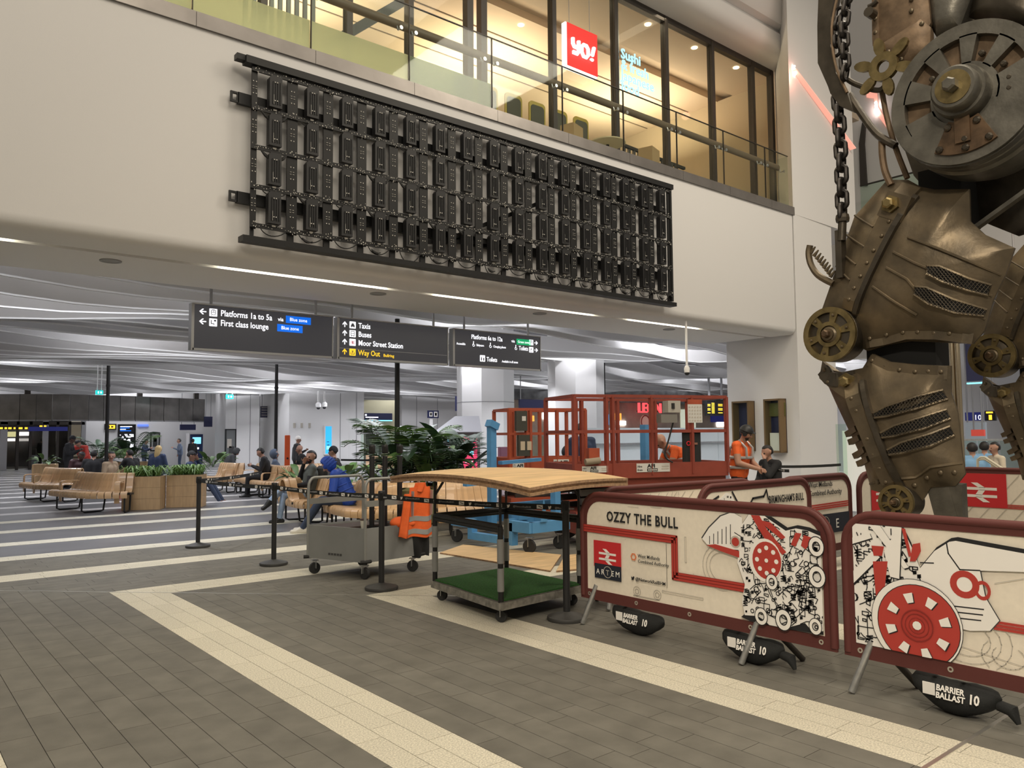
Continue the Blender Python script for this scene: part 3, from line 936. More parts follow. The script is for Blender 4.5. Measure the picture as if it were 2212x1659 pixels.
# ------------------------------------------------------------------ stripped video wall: open black frame with driver boxes
disp = thing('video_wall_frame', 'large black video wall frame with its panels removed on the white wall', 'display frame', (7.45, 9.12, 3.9))
bm_ = 'black_metal'
DX0, DP, DN = 3.525, 0.4865, 16
rows = [6.02, 5.545, 5.06, 4.575, 4.10]
MB().b2((3.40, 9.06, 6.06), (11.40, 9.20, 6.15)).build('top_beam', bm_, disp)
MB().b2((3.38, 9.04, 3.88), (11.40, 9.20, 3.95)).build('bottom_beam', bm_, disp)
MB().b2((3.30, 9.10, 6.09), (3.44, 9.2, 6.16)).build('beam_end', bm_, disp)
for z in (5.66, 4.44):
    MB().b2((3.36, 9.21, z - 0.07), (11.35, 9.265, z + 0.07)).build('back_rail', bm_, disp)
    m = MB()
    m.ringp([(0, 0), (.10, 0), (.10, .13), (0, .13)], [(.025, .025), (.08, .025), (.08, .105), (.025, .105)], (3.27, 9.24, z - 0.065), (1, 0, 0), (0, 0, 1), (0, -1, 0), 0.03)
    m.build('rail_bracket', bm_, disp)
    for x in (3.6, 5.6, 7.6, 9.6, 11.2):
        MB().b2((x, 9.26, z - 0.05), (x + 0.06, 9.305, z + 0.05)).build('wall_stud', bm_, disp)
for i in range(DN + 1):
    x = DX0 + DP * i
    hw = 0.068 if 0 < i < DN else 0.035
    MB().b2((x - hw, 9.115, 4.06), (x + hw, 9.135, 6.08)).build('upright', bm_, disp)
    MB().b2((x - hw * .6, 9.14, 3.93), (x + hw * .6, 9.17, 4.10)).build('upright_foot', bm_, disp)
MB().b2((11.34, 9.10, 3.98), (11.39, 9.16, 6.10)).build('end_stile', bm_, disp)
for z in rows:
    MB().b2((DX0 - 0.04, 9.095, z - 0.028), (11.33, 9.118, z + 0.028)).build('cross_rail', bm_, disp)
MB().bar((7.45, 9.19, 4.50), (5.75, 9.19, 4.25), 0.05, 0.06).build('brace', bm_, disp)
MB().bar((6.3, 9.19, 4.33), (8.2, 9.19, 5.25), 0.04, 0.06).build('brace', bm_, disp)
db = MB().prism([(-.08, -.19), (.08, -.19), (.08, .205), (-.055, .205), (-.08, .17)], (0, 0, 0), (1, 0, 0), (0, 0, 1), (0, -1, 0), 0.09)
for q in (-.04, -.01, .02, .05):
    db.b2((q, -0.102, -.15), (q + .008, -0.088, .13))
dbm = db.mesh('driver_box')
dbm.materials.append(MATS['black_paint'])
dots = MB()
rd = random.Random(5)
def dot(x, z, w=0.009, h=0.009, y=9.112):
    dots.b2((x - w / 2, y - 0.004, z - h / 2), (x + w / 2, y + 0.003, z + h / 2))
for i in range(DN):
    for j in range(4):
        x, z = DX0 + DP * (i + .5), (rows[j] + rows[j + 1]) / 2
        o = bpy.data.objects.new('driver_box', dbm)
        COL.objects.link(o)
        o.location = (x, 9.14, z - 0.005)
        o.parent = disp
        o.matrix_parent_inverse = wm(disp).inverted()
        for sx in (-1, 1):
            for q in (-.014, .014):
                dot(x + q, z + .115 * sx, .012, .012, 9.042)
        dot(x + 0.005, z - .215, .045, .02, 9.09)
        dot(x - 0.03, z - .10, .004, .12, 9.044)
        xb = DX0 + DP * i
        for sx in (-.018, .018):
            for q in (.09, -.06):
                dot(xb + sx, z + q, .011, .011)
            for q in (.03, .0):
                dot(xb + sx, z + q, .02, .004)
for z in rows:
    x = DX0
    while x < 11.3:
        dot(x, z + rd.uniform(-.018, .018), rd.choice((.006, .009, .012)), rd.choice((.005, .008, .014)), 9.093)
        x += rd.uniform(.022, .05)
    for i in range(DN + 1):
        for k in range(6):
            dot(DX0 + DP * i + rd.uniform(-.045, .045), z + rd.uniform(-.055, .055), .006, rd.choice((.006, .016)), 9.092)
stuff(dots.build('screw_and_label_marks', mat('mark_white', (0.62, 0.60, 0.55), 0.5), disp, fix=False))
for i in range(DN):
    x = DX0 + DP * i
    d = rd.uniform(.08, .15)
    m = MB().tube(bez((x + .08, 9.09, 4.08), (x + .12, 9.08, 4.08 - d * 1.3), (x + .3, 9.08, 4.06 - d * 1.3), (x + .42, 9.09, 4.09), 10), 0.007, 5)
    m.build('data_cable', 'black_rubber', disp)
    if i % 2:
        MB().tube(bez((x + .12, 9.07, 4.03), (x + .16, 9.06, 3.98), (x + .2, 9.06, 3.97), (x + .26, 9.07, 4.0), 6), [.006, .014, .018, .018, .014, .008, .006], 6).build('cable_plug', 'black_rubber', disp)
    for j in range(3):
        if rd.random() < .55:
            z = rows[j + 1]
            MB().tube(bez((x + .1, 9.10, z - .02), (x + .12, 9.09, z - .10), (x + .34, 9.09, z - .12), (x + .4, 9.10, z - .02), 8), 0.007, 5).build('data_cable', 'black_rubber', disp)
        if rd.random() < .35:
            z = rows[j + 1] - .03
            for sx in (-1, 1):
                MB().tube([(x + .243 + sx * .16, 9.1, z), (x + .243 + sx * .11, 9.09, z - .05), (x + .243 + sx * .06, 9.09, z - .09)], [.01, .022, .012], 6).build('cable_plug', 'black_rubber', disp)
# ------------------------------------------------------------------ crowd barriers with printed covers
def seg_strokes(m, pts, w, o, ex, ez, en, h):
    """flat ribbon along a 2-D polyline"""
    for a, b in zip(pts[:-1], pts[1:]):
        dx, dz = b[0] - a[0], b[1] - a[1]
        L = math.hypot(dx, dz)
        if L < 1e-6:
            continue
        nx, nz = -dz / L * w / 2, dx / L * w / 2
        tx, tz = dx / L * w * .4, dz / L * w * .4
        P = [(a[0] + nx - tx, a[1] + nz - tz), (a[0] - nx - tx, a[1] - nz - tz), (b[0] - nx + tx, b[1] - nz + tz), (b[0] + nx + tx, b[1] + nz + tz)]
        m.add([o + ex * p[0] + ez * p[1] + en * h for p in P], [(0, 1, 2, 3)])
class Barrier:
    def __init__(s, o, ex, en, W, label, back_feet=True, feet=True, z0=0.21, z1=1.09):
        s.o, s.ex, s.en, s.W, s.z0, s.z1 = Vector(o), Vector(ex), Vector(en), W, z0, z1
        s.ez = V(0, 0, 1)
        s.h = 0.0
        s.t = thing('crowd_barrier', label, 'barrier', s.o + s.ex * (W / 2))
        o_, ex_, ez_, en_ = s.o, s.ex, s.ez, s.en
        out = rrect(W, z1 - z0, 0.20, 6)
        k = 0.085
        # outline: square lower corners, rounded upper corners
        def shape(i, r):
            w, h0, h1 = W, z0, z1
            pts = []
            for cx, cz, a in ((w - i - r, h1 - i - r, 0), (i + r, h1 - i - r, PI / 2)):
                pts += [(cx + r * math.cos(a + PI / 2 * q / 6), cz + r * math.sin(a + PI / 2 * q / 6)) for q in range(7)]
            return [(w - i, h0 + i * 1.1)] + pts + [(i, h0 + i * 1.1)]
        MB().ringp(shape(0, .20), shape(.075, .15), o_, ex_, ez_, en_, 0.022, -0.008).build('cover_border', 'maroon', s.t)
        MB().prism(shape(.06, .15), o_, ex_, ez_, en_, 0.016, -0.008).build('printed_cover', 'banner', s.t)
        tp = [o_ + ex_ * p[0] + ez_ * p[1] for p in shape(.02, .19)]
        MB().tube(tp, 0.026, 10).build('top_tube', 'maroon', s.t, smooth=True)
        for i in range(5):
            x = 0.10 + (W - 0.2) * i / 4
            m = MB().ringp(circ(.016, 12), circ(.008, 12), o_ + ex_ * x + ez_ * (z0 + .045), ex_, ez_, en_, .004, .014)
            m.build('eyelet', 'eyelet', s.t)
        if feet:
            for x in (0.17, W - 0.55):
                for sg in ((1, -1) if back_feet else (1,)):
                    a = o_ + ex_ * x + ez_ * (z0 + .12) + en_ * (0.0 if sg > 0 else -.03)
                    b = o_ + ex_ * (x - .11 * sg) + en_ * (.06 if sg > 0 else -.34) + ez_ * 0.012
                    MB().tube([a, b], 0.0215, 10).build('leg', 'galvanised' if sg > 0 else 'dark_bronze_frame', s.t, smooth=True)
    def lyr(s):
        s.h += 0.0004
        return 0.0155 + s.h
    def poly(s, pts, m, name, t=0.0008):
        for q_ in ((0, -1, -(s.z0 + .088)), (0, 1, s.z1 - .078), (-1, 0, -.078), (1, 0, s.W - .078)):
            pts = clip(pts, *q_)
        if len(pts) < 3:
            return
        MB().prism(pts, s.o, s.ex, s.ez, s.en, t, s.lyr()).build(name, m, s.t)
    def line(s, lines, w, m, name, st=False):
        mb = MB()
        h = s.lyr() + .0008
        ok = lambda p: .078 < p[0] < s.W - .078 and s.z0 + .09 < p[1] < s.z1 - .078
        cut = []
        for L in lines:
            if len(L) <= 4 and len(lines) == 1:
                cut.append(L)
                continue
            cur = []
            for p in L:
                if ok(p):
                    cur.append(p)
                else:
                    if len(cur) > 1:
                        cut.append(cur)
                    cur = []
            if len(cur) > 1:
                cut.append(cur)
        for L in cut:
            seg_strokes(mb, L, w, s.o, s.ex, s.ez, s.en, h)
        ob = mb.build(name, m, s.t, fix=False)
        if st or len(lines) > 1:
            stuff(ob)
    def txt(s, st, x, z, size, m, **k):
        text(st, s.o + s.ex * x + s.ez * z + s.en * (s.lyr() + .001), s.ex, s.ez, size, m, s.t, **k)
    def ring(s, cx, cz, r0, r1, m, name, n=28, sq=1.0):
        if r1 < .001:
            return s.poly(circ(r0, n, cx, cz, 0, r0 * sq), m, name)
        MB().ringp(circ(r0, n, cx, cz, 0, r0 * sq), circ(r1, n, cx, cz, 0, r1 * sq), s.o, s.ex, s.ez, s.en, .0008, s.lyr()).build(name, m, s.t)
    def emblem(s, x, z, w, flip=1):
        h = w * .70
        s.poly([(x, z), (x + w, z), (x + w, z + h), (x, z + h)], 'print_logo_red', 'emblem_field')
        dbl_arrow(s.o + s.ex * (x + w * .2) + s.ez * (z + h * .14) + s.en * (s.lyr() + .001), s.ex, s.ez, s.en, w * .62, 'print_white', s.t, flip=flip)
    def plate(s, x, z, w):
        h = w * .40
        s.poly([(x, z), (x + w, z), (x + w, z + h), (x, z + h)], 'print_navy', 'maker_plate')
        for k, ch in enumerate('AR EM'):
            if ch != ' ':
                s.txt(ch, x + w * (.13 + .185 * k), z + h * .28, h * .52, 'print_white', ax='CENTER', name='maker_letter')
        s.txt('T', x + w * .5, z + h * .28, h * .52, 'print_grey', ax='CENTER', name='maker_letter')
        s.ring(x + w * .5, z + h * .5, h * .40, h * .36, 'print_grey', 'maker_ring', 20)
    def bird(s, x, z, w):
        pts = [(0, .12), (.25, .06), (.55, .10), (.82, .35), (.88, .62), (1.0, .78), (.88, .78), (.95, .92), (.8, .86), (.66, .92), (.5, .82), (.46, .64), (.28, .70), (.06, .88), (.05, .62), (.14, .46), (.05, .48), (.14, .32), (.24, .24), (.14, .16)]
        s.poly([(x + p[0] * w, z + p[1] * w) for p in pts], 'print_black', 'bird_mark')
    def authority(s, x, z, sz, m='print_dark', ring=True):
        if ring:
            s.ring(x, z + sz * .55, sz * .85, sz * .55, 'print_orange', 'hexagon_mark', 6)
        s.txt('West Midlands', x + sz * 1.25, z + sz * .62, sz, m, bold=.006)
        s.txt('Combined Authority', x + sz * 1.25, z - sz * .5, sz, m, bold=.006)
def inside(p, poly):
    c = False
    j = len(poly) - 1
    for i in range(len(poly)):
        a, b = poly[i], poly[j]
        if (a[1] > p[1]) != (b[1] > p[1]) and p[0] < (b[0] - a[0]) * (p[1] - a[1]) / (b[1] - a[1]) + a[0]:
            c = not c
        j = i
    return c
def clutter(poly, n, seed, scale=1.0):
    """machine-like drawing strokes inside an outline: short runs, coils, bolts, plates"""
    r = random.Random(seed)
    xs, zs = [p[0] for p in poly], [p[1] for p in poly]
    out = []
    g = 0
    while len(out) < n and g < n * 20:
        g += 1
        x, z = r.uniform(min(xs), max(xs)), r.uniform(min(zs), max(zs))
        if not inside((x, z), poly):
            continue
        k = r.random()
        s = scale * r.uniform(.012, .05)
        if k < .45:
            a = r.choice((0, PI / 2, PI / 4, -PI / 4, r.uniform(0, PI)))
            L = [(x, z)]
            for _ in range(r.randint(1, 4)):
                a += r.choice((0, .3, -.3, PI / 2, -PI / 2))
                L.append((L[-1][0] + s * math.cos(a), L[-1][1] + s * math.sin(a)))
        elif k < .62:
            L = [(x + s * .4 * math.cos(q * .7), z + s * .4 * math.sin(q * .7)) for q in range(10)]
        elif k < .8:
            w, h = s, s * r.uniform(.3, 1.4)
            L = [(x, z), (x + w, z + r.uniform(-.01, .01)), (x + w, z + h), (x, z + h), (x, z)]
        else:
            L = []
            for q in range(6):
                L += [(x + (q % 2) * s * .7, z + q * s * .16)]
        if all(inside(p, poly) for p in L):
            out.append(L)
    return out

# --- front barrier nearest the plywood cart
B1 = Barrier((4.70, 4.78, 0), (0, -1, 0), (-1, 0, 0), 2.24, 'front printed crowd barrier with a machine drawing beside the plywood cart')
def L1(u, v):
    p = on_x(u, v, 4.69)
    return (4.78 - p.y, p.z)
grey = []
for (u, v, u2, v2) in ((1290, 1080, 1300, 1170), (1350, 1080, 1352, 1165), (1357, 1082, 1380, 1096), (1406, 1084, 1430, 1097), (1495, 1090, 1500, 1240), (1370, 1285, 1425, 1297), (1432, 1275, 1520, 1296), (1480, 1160, 1484, 1215), (1560, 1090, 1562, 1150), (1440, 1160, 1442, 1270)):
    a, b = L1(u, v), L1(u2, v2)
    grey.append([a, (b[0], a[1]), b, (a[0], b[1]), a])
for u, v in ((1377, 1277), (1421, 1285)):
    c0 = L1(u, v)
    for rr in (.018, .036):
        grey.append([(c0[0] + rr * math.cos(q * .5), c0[1] + rr * math.sin(q * .5)) for q in range(14)])
c0 = L1(1560, 1225)
for rr in (.10, .13, .16):
    grey.append([(c0[0] + rr * math.cos(q * .25 + 1.5), c0[1] + rr * math.sin(q * .25 + 1.5)) for q in range(15)])
B1.line(grey, 0.004, 'print_grey', 'background_drawing')
a, b, c_, d_ = L1(1268, 1140), L1(1458, 1165), L1(1458, 1244), L1(1612, 1270)
for k in (-1, 0, 1):
    dz = k * .021
    B1.line([[(a[0] - .02, a[1] + dz), (b[0] + dz, b[1] + dz), (b[0] + dz, c_[1] + dz), (d_[0], d_[1] + dz)]], 0.017, 'print_red', 'red_pipe_line')
B1.line([[(a[0] - .02, a[1]), (b[0], b[1]), (b[0], c_[1]), (d_[0], d_[1])]], 0.062, mat('print_red_dark', (0.25, 0.02, 0.015), .7), 'red_pipe_shade')
for k in (-1, 0, 1):
    dz = k * .021
    B1.line([[(a[0] - .02, a[1] + dz), (b[0] + dz, b[1] + dz), (b[0] + dz, c_[1] + dz), (d_[0], d_[1] + dz)]], 0.014, 'print_red', 'red_pipe_line')
a = L1(1312, 1122)
B1.txt('OZZY THE BULL', a[0], a[1] - .01, 0.112, 'print_black', bold=.022, sx=.80, space=1.12)
a, b = L1(1285, 1223), L1(1343, 1180)
B1.emblem(a[0], a[1] + .005, b[0] - a[0])
a = L1(1287, 1249)
B1.plate(a[0], a[1] + .01, b[0] - a[0])
a = L1(1371, 1208)
B1.authority(a[0], a[1], .036)
a = L1(1366, 1252)
B1.bird(a[0], a[1] - .003, .036)
B1.txt('@NetworkRailBHM', a[0] + .045, a[1] + .002, .036, 'print_black', bold=.01)
# machine drawing: generic engine block with a round hatch, beams and wheels
sil = [L1(*p) for p in ((1604, 1135), (1625, 1104), (1642, 1104), (1662, 1120), (1700, 1146), (1722, 1141), (1748, 1146), (1776, 1158), (1783, 1200), (1786, 1290), (1782, 1362), (1762, 1368), (1742, 1345), (1715, 1352), (1690, 1360), (1668, 1352), (1655, 1340), (1640, 1330), (1612, 1328), (1606, 1300), (1612, 1262), (1596, 1215))]
gnd = [L1(*p) for p in ((1604, 1332), (1640, 1300), (1700, 1310), (1785, 1345), (1788, 1372), (1700, 1357), (1640, 1348))]
B1.poly(gnd, 'print_black', 'drawing_shadow')
B1.poly([(p[0] + .014, p[1] + .022) for p in sil[:9]] + sil[9:], 'print_black', 'drawing_backing')
B1.poly(sil, 'print_white', 'drawing_body')
cowl = [L1(*p) for p in ((1520, 1163), (1535, 1140), (1560, 1115), (1585, 1106), (1606, 1118), (1606, 1188), (1570, 1185), (1530, 1175))]
B1.poly([(p[0] - .008, p[1] + .006) for p in cowl], 'print_dark', 'drawing_backing')
B1.poly(cowl, 'print_white', 'drawing_cowl')
B1.line([[L1(1536 + 9 * q, 1158 - 5 * q), L1(1536 + 9 * q, 1174)] for q in range(6)] + [ [L1(1585, 1106), L1(1590, 1150), L1(1606, 1160)]], .006, 'print_black', 'drawing_lines')
B1.poly([L1(*p) for p in ((1529, 1177), (1548, 1175), (1600, 1190), (1600, 1204), (1560, 1190))], 'print_red', 'drawing_red_part')
hc = L1(1592, 1170)
B1.ring(hc[0], hc[1], .042, .03, 'print_grey', 'drawing_ring')
B1.ring(hc[0], hc[1], .03, .0005, 'print_red', 'drawing_red_part')
B1.line(clutter(sil, 330, 1), .0055, 'print_black', 'drawing_lines_dense', True)
for P in (((1622, 1106), (1640, 1106), (1672, 1165), (1660, 1172)), ((1640, 1122), (1668, 1128), (1700, 1160), (1692, 1165)), ((1640, 1140), (1652, 1134), (1702, 1192), (1694, 1198)), ((1722, 1150), (1735, 1152), (1722, 1180), (1712, 1176)), ((1740, 1155), (1760, 1162), (1744, 1186), (1734, 1178))):
    B1.poly([L1(*p) for p in P], 'print_red', 'drawing_red_part')
wc = L1(1660, 1210)
B1.ring(wc[0] - .012, wc[1], .125, .0005, 'print_white', 'drawing_wheel_rim', sq=1.15)
B1.ring(wc[0], wc[1], .108, .0005, 'print_red', 'drawing_red_wheel', sq=1.15)
for k in range(8):
    an = k * PI / 4
    q = (wc[0] + .072 * math.cos(an), wc[1] + .083 * math.sin(an))
    B1.ring(q[0], q[1], .016, .0005, 'print_white', 'drawing_wheel_slot', 8)
B1.ring(wc[0], wc[1], .014, .0005, 'print_white', 'drawing_hub', 10)
for u, v, rr in ((1697, 1338, .06), (1672, 1256, .045), (1768, 1180, .055), (1770, 1245, .06), (1767, 1352, .045), (1650, 1330, .05)):
    q = L1(u, v)
    B1.ring(q[0], q[1], rr, rr * .90, 'print_black', 'drawing_small_wheel', 20, 1.2)
    B1.ring(q[0], q[1], rr * .90, rr * .5, 'print_white', 'drawing_small_wheel', 20, 1.2)
    B1.ring(q[0], q[1], rr * .5, rr * .4, 'print_black', 'drawing_small_wheel', 16, 1.2)

# --- second front barrier
B2 = Barrier((4.70, 2.49, 0), (0, -1, 0), (-1, 0, 0), 2.24, 'nearest printed crowd barrier with a large red wheel drawing in front of the sculpture')
def L2(u, v):
    p = on_x(u, v, 4.69)
    return (2.49 - p.y, p.z)
grey = []
for u0, v0, u1, v1 in ((1960, 1118, 1962, 1140), (2000, 1140, 2040, 1150), (2110, 1180, 2212, 1120), (2130, 1190, 2212, 1150), (2060, 1390, 2212, 1440), (2150, 1260, 2212, 1250), (2040, 1440, 2140, 1350)):
    grey.append([L2(u0, v0), L2(u1, v1)])
for cc, rs in (((2090, 1380), (.09, .13, .17)), ((2020, 1128), (.04,)), ((2180, 1420), (.06, .1))):
    q = L2(*cc)
    for rr in rs:
        grey.append([(q[0] + rr * 1.3 * math.cos(a * .3 + 2.4), q[1] + rr * math.sin(a * .3 + 2.4)) for a in range(17)])
B2.line(grey, .004, 'print_grey', 'background_drawing')
a, b = L2(2150, 1350), L2(2290, 1382)
for k in (-1, 0, 1):
    B2.line([[(a[0], a[1] + k * .017), (2.16, a[1] + k * .017 + .004)]], .014, 'print_red', 'red_pipe_line')
sil = [L2(*p) for p in ((1816, 1135), (1845, 1128), (1880, 1120), (1897, 1112), (1915, 1124), (1937, 1122), (1955, 1150), (1970, 1180), (1990, 1230), (2000, 1300), (1990, 1392), (1940, 1408), (1880, 1398), (1822, 1388))]
B2.poly([(p[0], p[1] + .022) for p in sil[:8]] + sil[8:], 'print_black', 'drawing_backing')
B2.poly(sil, 'print_white', 'drawing_body')
cow = [L2(*p) for p in ((1985, 1232), (2020, 1190), (2052, 1170), (2066, 1168), (2130, 1180), (2240, 1200), (2240, 1236), (2118, 1232), (2130, 1290), (2160, 1340), (2140, 1362), (2098, 1362), (2040, 1350), (1995, 1330))]
B2.poly([(p[0] + .012, p[1] + .022) for p in cow[:6]] + cow[6:], 'print_black', 'drawing_backing')
B2.poly([(p[0] + .006, p[1]) for p in cow], 'print_dark', 'drawing_backing')
B2.poly(cow, 'print_white', 'drawing_cowl')
B2.line([[L2(2046, 1172), L2(2050, 1195), L2(2075, 1230), L2(2118, 1232)], [L2(2030, 1330), L2(2120, 1340)], [L2(2034, 1318), L2(2124, 1328)], [L2(2038, 1306), L2(2126, 1316)], [L2(1990, 1215), L2(2018, 1216)], [L2(1995, 1300), L2(2020, 1310)]], .007, 'print_black', 'drawing_lines')
q = L2(2085, 1262)
B2.ring(q[0], q[1], .075, .04, 'print_red', 'drawing_red_port', 24)
B2.ring(q[0] + .09, q[1] - .02, .04, .025, 'print_red', 'drawing_red_port', 20, 1.3)
B2.line(clutter(sil, 170, 4, 1.3), .006, 'print_black', 'drawing_lines_dense', True)
for P in (((1818, 1168), (1880, 1150), (1885, 1162), (1818, 1182)), ((1868, 1120), (1890, 1116), (1965, 1225), (1955, 1228)), ((1818, 1262), (1885, 1190), (1903, 1203), (1830, 1275)), ((1912, 1190), (1925, 1168), (1950, 1134), (1945, 1250), (1925, 1245))):
    B2.poly([(p[0] + .006, p[1] - .006) for p in [L2(*p) for p in P]], 'print_black', 'drawing_backing')
    B2.poly([L2(*p) for p in P], 'print_white', 'drawing_beam')
for P in (((1888, 1212), (1920, 1212), (1912, 1285), (1896, 1300)), ((1885, 1178), (1912, 1180), (1908, 1200), (1890, 1200)), ((1974, 1175), (1990, 1172), (1992, 1190), (1980, 1212), (1968, 1212)), ((1950, 1140), (1958, 1142), (1972, 1200), (1966, 1202))):
    B2.poly([L2(*p) for p in P], 'print_red', 'drawing_red_part')
wc = L2(1985, 1350)
R = .225
B2.ring(wc[0] - .012, wc[1] + .005, R * 1.13, .0005, 'print_black', 'drawing_wheel_line', 40)
B2.ring(wc[0] - .012, wc[1] + .005, R * 1.115, .0005, 'print_white', 'drawing_wheel_rim', 40)
B2.ring(wc[0], wc[1], R * 1.02, .0005, 'print_black', 'drawing_wheel_line', 40)
B2.ring(wc[0], wc[1], R, .0005, 'print_red', 'drawing_red_wheel', 40)
for k in range(8):
    an = k * PI / 4 + .3
    ca, sa = math.cos(an), math.sin(an)
    P = [(.56, -.10), (.80, -.14), (.80, .10), (.56, .06)]
    B2.poly([(wc[0] + R * (p[0] * ca - p[1] * sa) + .006, wc[1] + R * (p[0] * sa + p[1] * ca) - .004) for p in P], 'print_black', 'drawing_wheel_line')
    B2.poly([(wc[0] + R * (p[0] * ca - p[1] * sa), wc[1] + R * (p[0] * sa + p[1] * ca)) for p in P], 'print_white', 'drawing_wheel_slot')
for rr in (.40, .30, .20):
    B2.ring(wc[0], wc[1], R * rr, R * rr * .93, mat('print_red_dark', (0.25, 0.02, 0.015), .7), 'drawing_wheel_line', 24)
B2.ring(wc[0], wc[1], R * .11, .0005, 'print_white', 'drawing_hub', 10)

# --- barriers along the far side of the enclosure
B3 = Barrier((5.95, 4.53, 0), (1, 0, 0), (0, -1, 0), 1.95, 'rear printed crowd barrier lettered in black, leaning before the longer rear barriers')
B3.txt("BIRMINGHAM'S BULL", 1.14, .855, .105, 'print_black', bold=.022, sx=.62, space=1.1)
B3.line([[(.10, .90), (.30, .97), (.42, 1.03), (.52, 1.0), (.60, .90), (.62, .80)], [(.80, .86), (.86, .92), (1.05, .93), (1.10, .99), (1.13, .90)]], .022, 'print_black', 'drawing_lines')
cl = [(.12, .88), (.3, .94), (.42, 1.0), (.50, .98), (.58, .88), (.58, .5), (.2, .5)]
B3.poly(cl, 'print_white', 'drawing_body')
B3.line(clutter(cl, 50, 9), .007, 'print_black', 'drawing_lines_dense', True)
for k in (-1, 0, 1):
    B3.line([[(.2, .72 + k * .02), (1.86, .74 + k * .02)]], .016, 'print_red', 'red_pipe_line')
B4 = Barrier((5.10, 4.98, 0), (1, -0.06, 0), (-0.06, -1, 0), 2.24, 'rear printed crowd barrier half hidden behind the lettered one, beside the red lift')
B4.line([[(.1 + .12 * k, .8), (.3 + .12 * k, 1.0)] for k in range(12)] + [[(1.0 + .05 * math.cos(q * .6), .97 + .05 * math.sin(q * .6)) for q in range(11)]], .006, 'print_grey', 'background_drawing')
B5 = Barrier((7.55, 4.68, 0), (1, 0, 0), (0, -1, 0), 1.52, 'rear printed crowd barrier with a dark maker plate, left of the sculpture foot')
B5.authority(.46, .90, .085, ring=False)
for k in (-1, 0, 1):
    B5.line([[(.1, .72 + k * .024), (1.42, .735 + k * .024)]], .018, 'print_red', 'red_pipe_line')
B5.poly([(.4, .42), (1.44, .42), (1.44, .64), (.4, .64)], 'print_navy', 'maker_plate')
B5.txt('T', .85, .47, .15, 'print_grey', name='maker_letter')
B5.txt('E', 1.12, .47, .15, 'print_white', name='maker_letter')
B5.ring(.90, .53, .085, .078, 'print_grey', 'maker_ring', 20)
B6 = Barrier((9.12, 4.62, 0), (1, -.05, 0), (-.05, -1, 0), 2.12, 'rear printed crowd barrier with a red emblem seen behind the sculpture leg')
B6.line([[(.1 + .15 * k, .3), (.5 + .15 * k, 1.0)] for k in range(10)], .006, 'print_grey', 'background_drawing')
B6.emblem(.28, .62, .52)
B7 = Barrier((11.32, 4.42, 0), (0, -1, 0), (-1, 0, 0), 2.6, 'far end printed crowd barrier with a large red emblem right of the sculpture leg')
B7.line([[(.1 + .2 * k, .4), (.6 + .2 * k, 1.0)] for k in range(11)] + [[(1.9, .5), (2.3, .9), (1.9, .9)]], .008, 'print_grey', 'background_drawing')
for k in (-1, 0, 1):
    B7.line([[(.1, .60 + k * .02), (2.5, .60 + k * .02)]], .014, 'print_red', 'red_pipe_line')

p = on_x(2062, 1088, 11.3)
B7.emblem(4.42 - p.y, p.z - .02, on_x(2062, 1088, 11.3).y - on_x(2176, 1088, 11.3).y)
# --- ballast bags under the front barriers
def bag(u0, u1, vtop, vbot, lab, seed, tail):
    a, b = on_x(u0, (vtop + vbot) / 2, 4.72), on_x(u1, (vtop + vbot) / 2, 4.72)
    z0 = 0.035
    y0, y1 = a.y, b.y
    L = y0 - y1
    t = thing('ballast_bag', lab, 'sandbag', (4.74, (y0 + y1) / 2, 0), group='black ballast bags under the front barriers')
    r = random.Random(seed)
    N, M = 18, 14
    vs, fs = [], []
    for i in range(N + 1):
        f = i / N
        e = (math.sin(PI * min(1, max(0, f))) ** .42) * (1 - .12 * abs(f - .5))
        zc = .135 - .055 * math.sin(PI * f) + (.02 if f < .5 else .015) * 0 + .02 * (1 - f)
        for k in range(M):
            an = 2 * PI * k / M
            wr = 1 + .06 * math.sin(3 * an + 9 * f + seed) + r.uniform(-.03, .03)
            vs.append((4.75 + .085 * e * wr * math.cos(an), y0 - L * f, max(0.0, zc + .095 * e * wr * math.sin(an))))
    for i in range(N):
        for k in range(M):
            l = (k + 1) % M
            fs.append((i * M + k, i * M + l, i * M + M + l, i * M + M + k))
    fs += [tuple(range(M - 1, -1, -1)), tuple(range(N * M, N * M + M))]
    MB().add(vs, fs).build('bag_body', 'black_cloth', t, smooth=True)
    for f in (.3, .62):
        y = y0 - L * f
        MB().tube([(4.75, y, .2), (4.72, y, .245), (4.70, y - .02, .262)], .012, 6).build('strap', 'black_cloth', t)
    if tail:
        MB().tube([(4.75, y1 + .02, .10), (4.74, y1 - .05, .09), (4.73, y1 - .08, .03)], [.03, .035, .012], 10).build('tied_end', 'black_cloth', t, smooth=True)
    yl = y0 - L * .22
    s = L / .56
    x = 4.664
    up = V(.28, 0, 1).normalized()
    def tx(st, dy, z, sz, **k):
        text(st, (x + (z - .1) * .25 - .004, yl - dy * s, z), (0, -1, 0), up, sz, 'print_white', t, name='bag_lettering', bold=.03, **k)
    tx('BARRIER', .075, .13, .045, sx=.85)
    tx('BALLAST', .075, .092, .045, sx=.85)
    tx('10', .272, .098, .07, sx=.8)
    MB().box((x + .004, yl - .03 * s, .13), (.006, .065, .065)).build('bag_mark', 'print_white', t)
bag(1318, 1430, 1310, 1358, 'black ballast bag under the left end of the machine drawing barrier', 1, False)
bag(1555, 1690, 1362, 1418, 'black ballast bag under the right end of the machine drawing barrier', 2, True)
bag(1965, 2160, 1450, 1535, 'black ballast bag under the red wheel barrier, nearest the camera', 3, True)
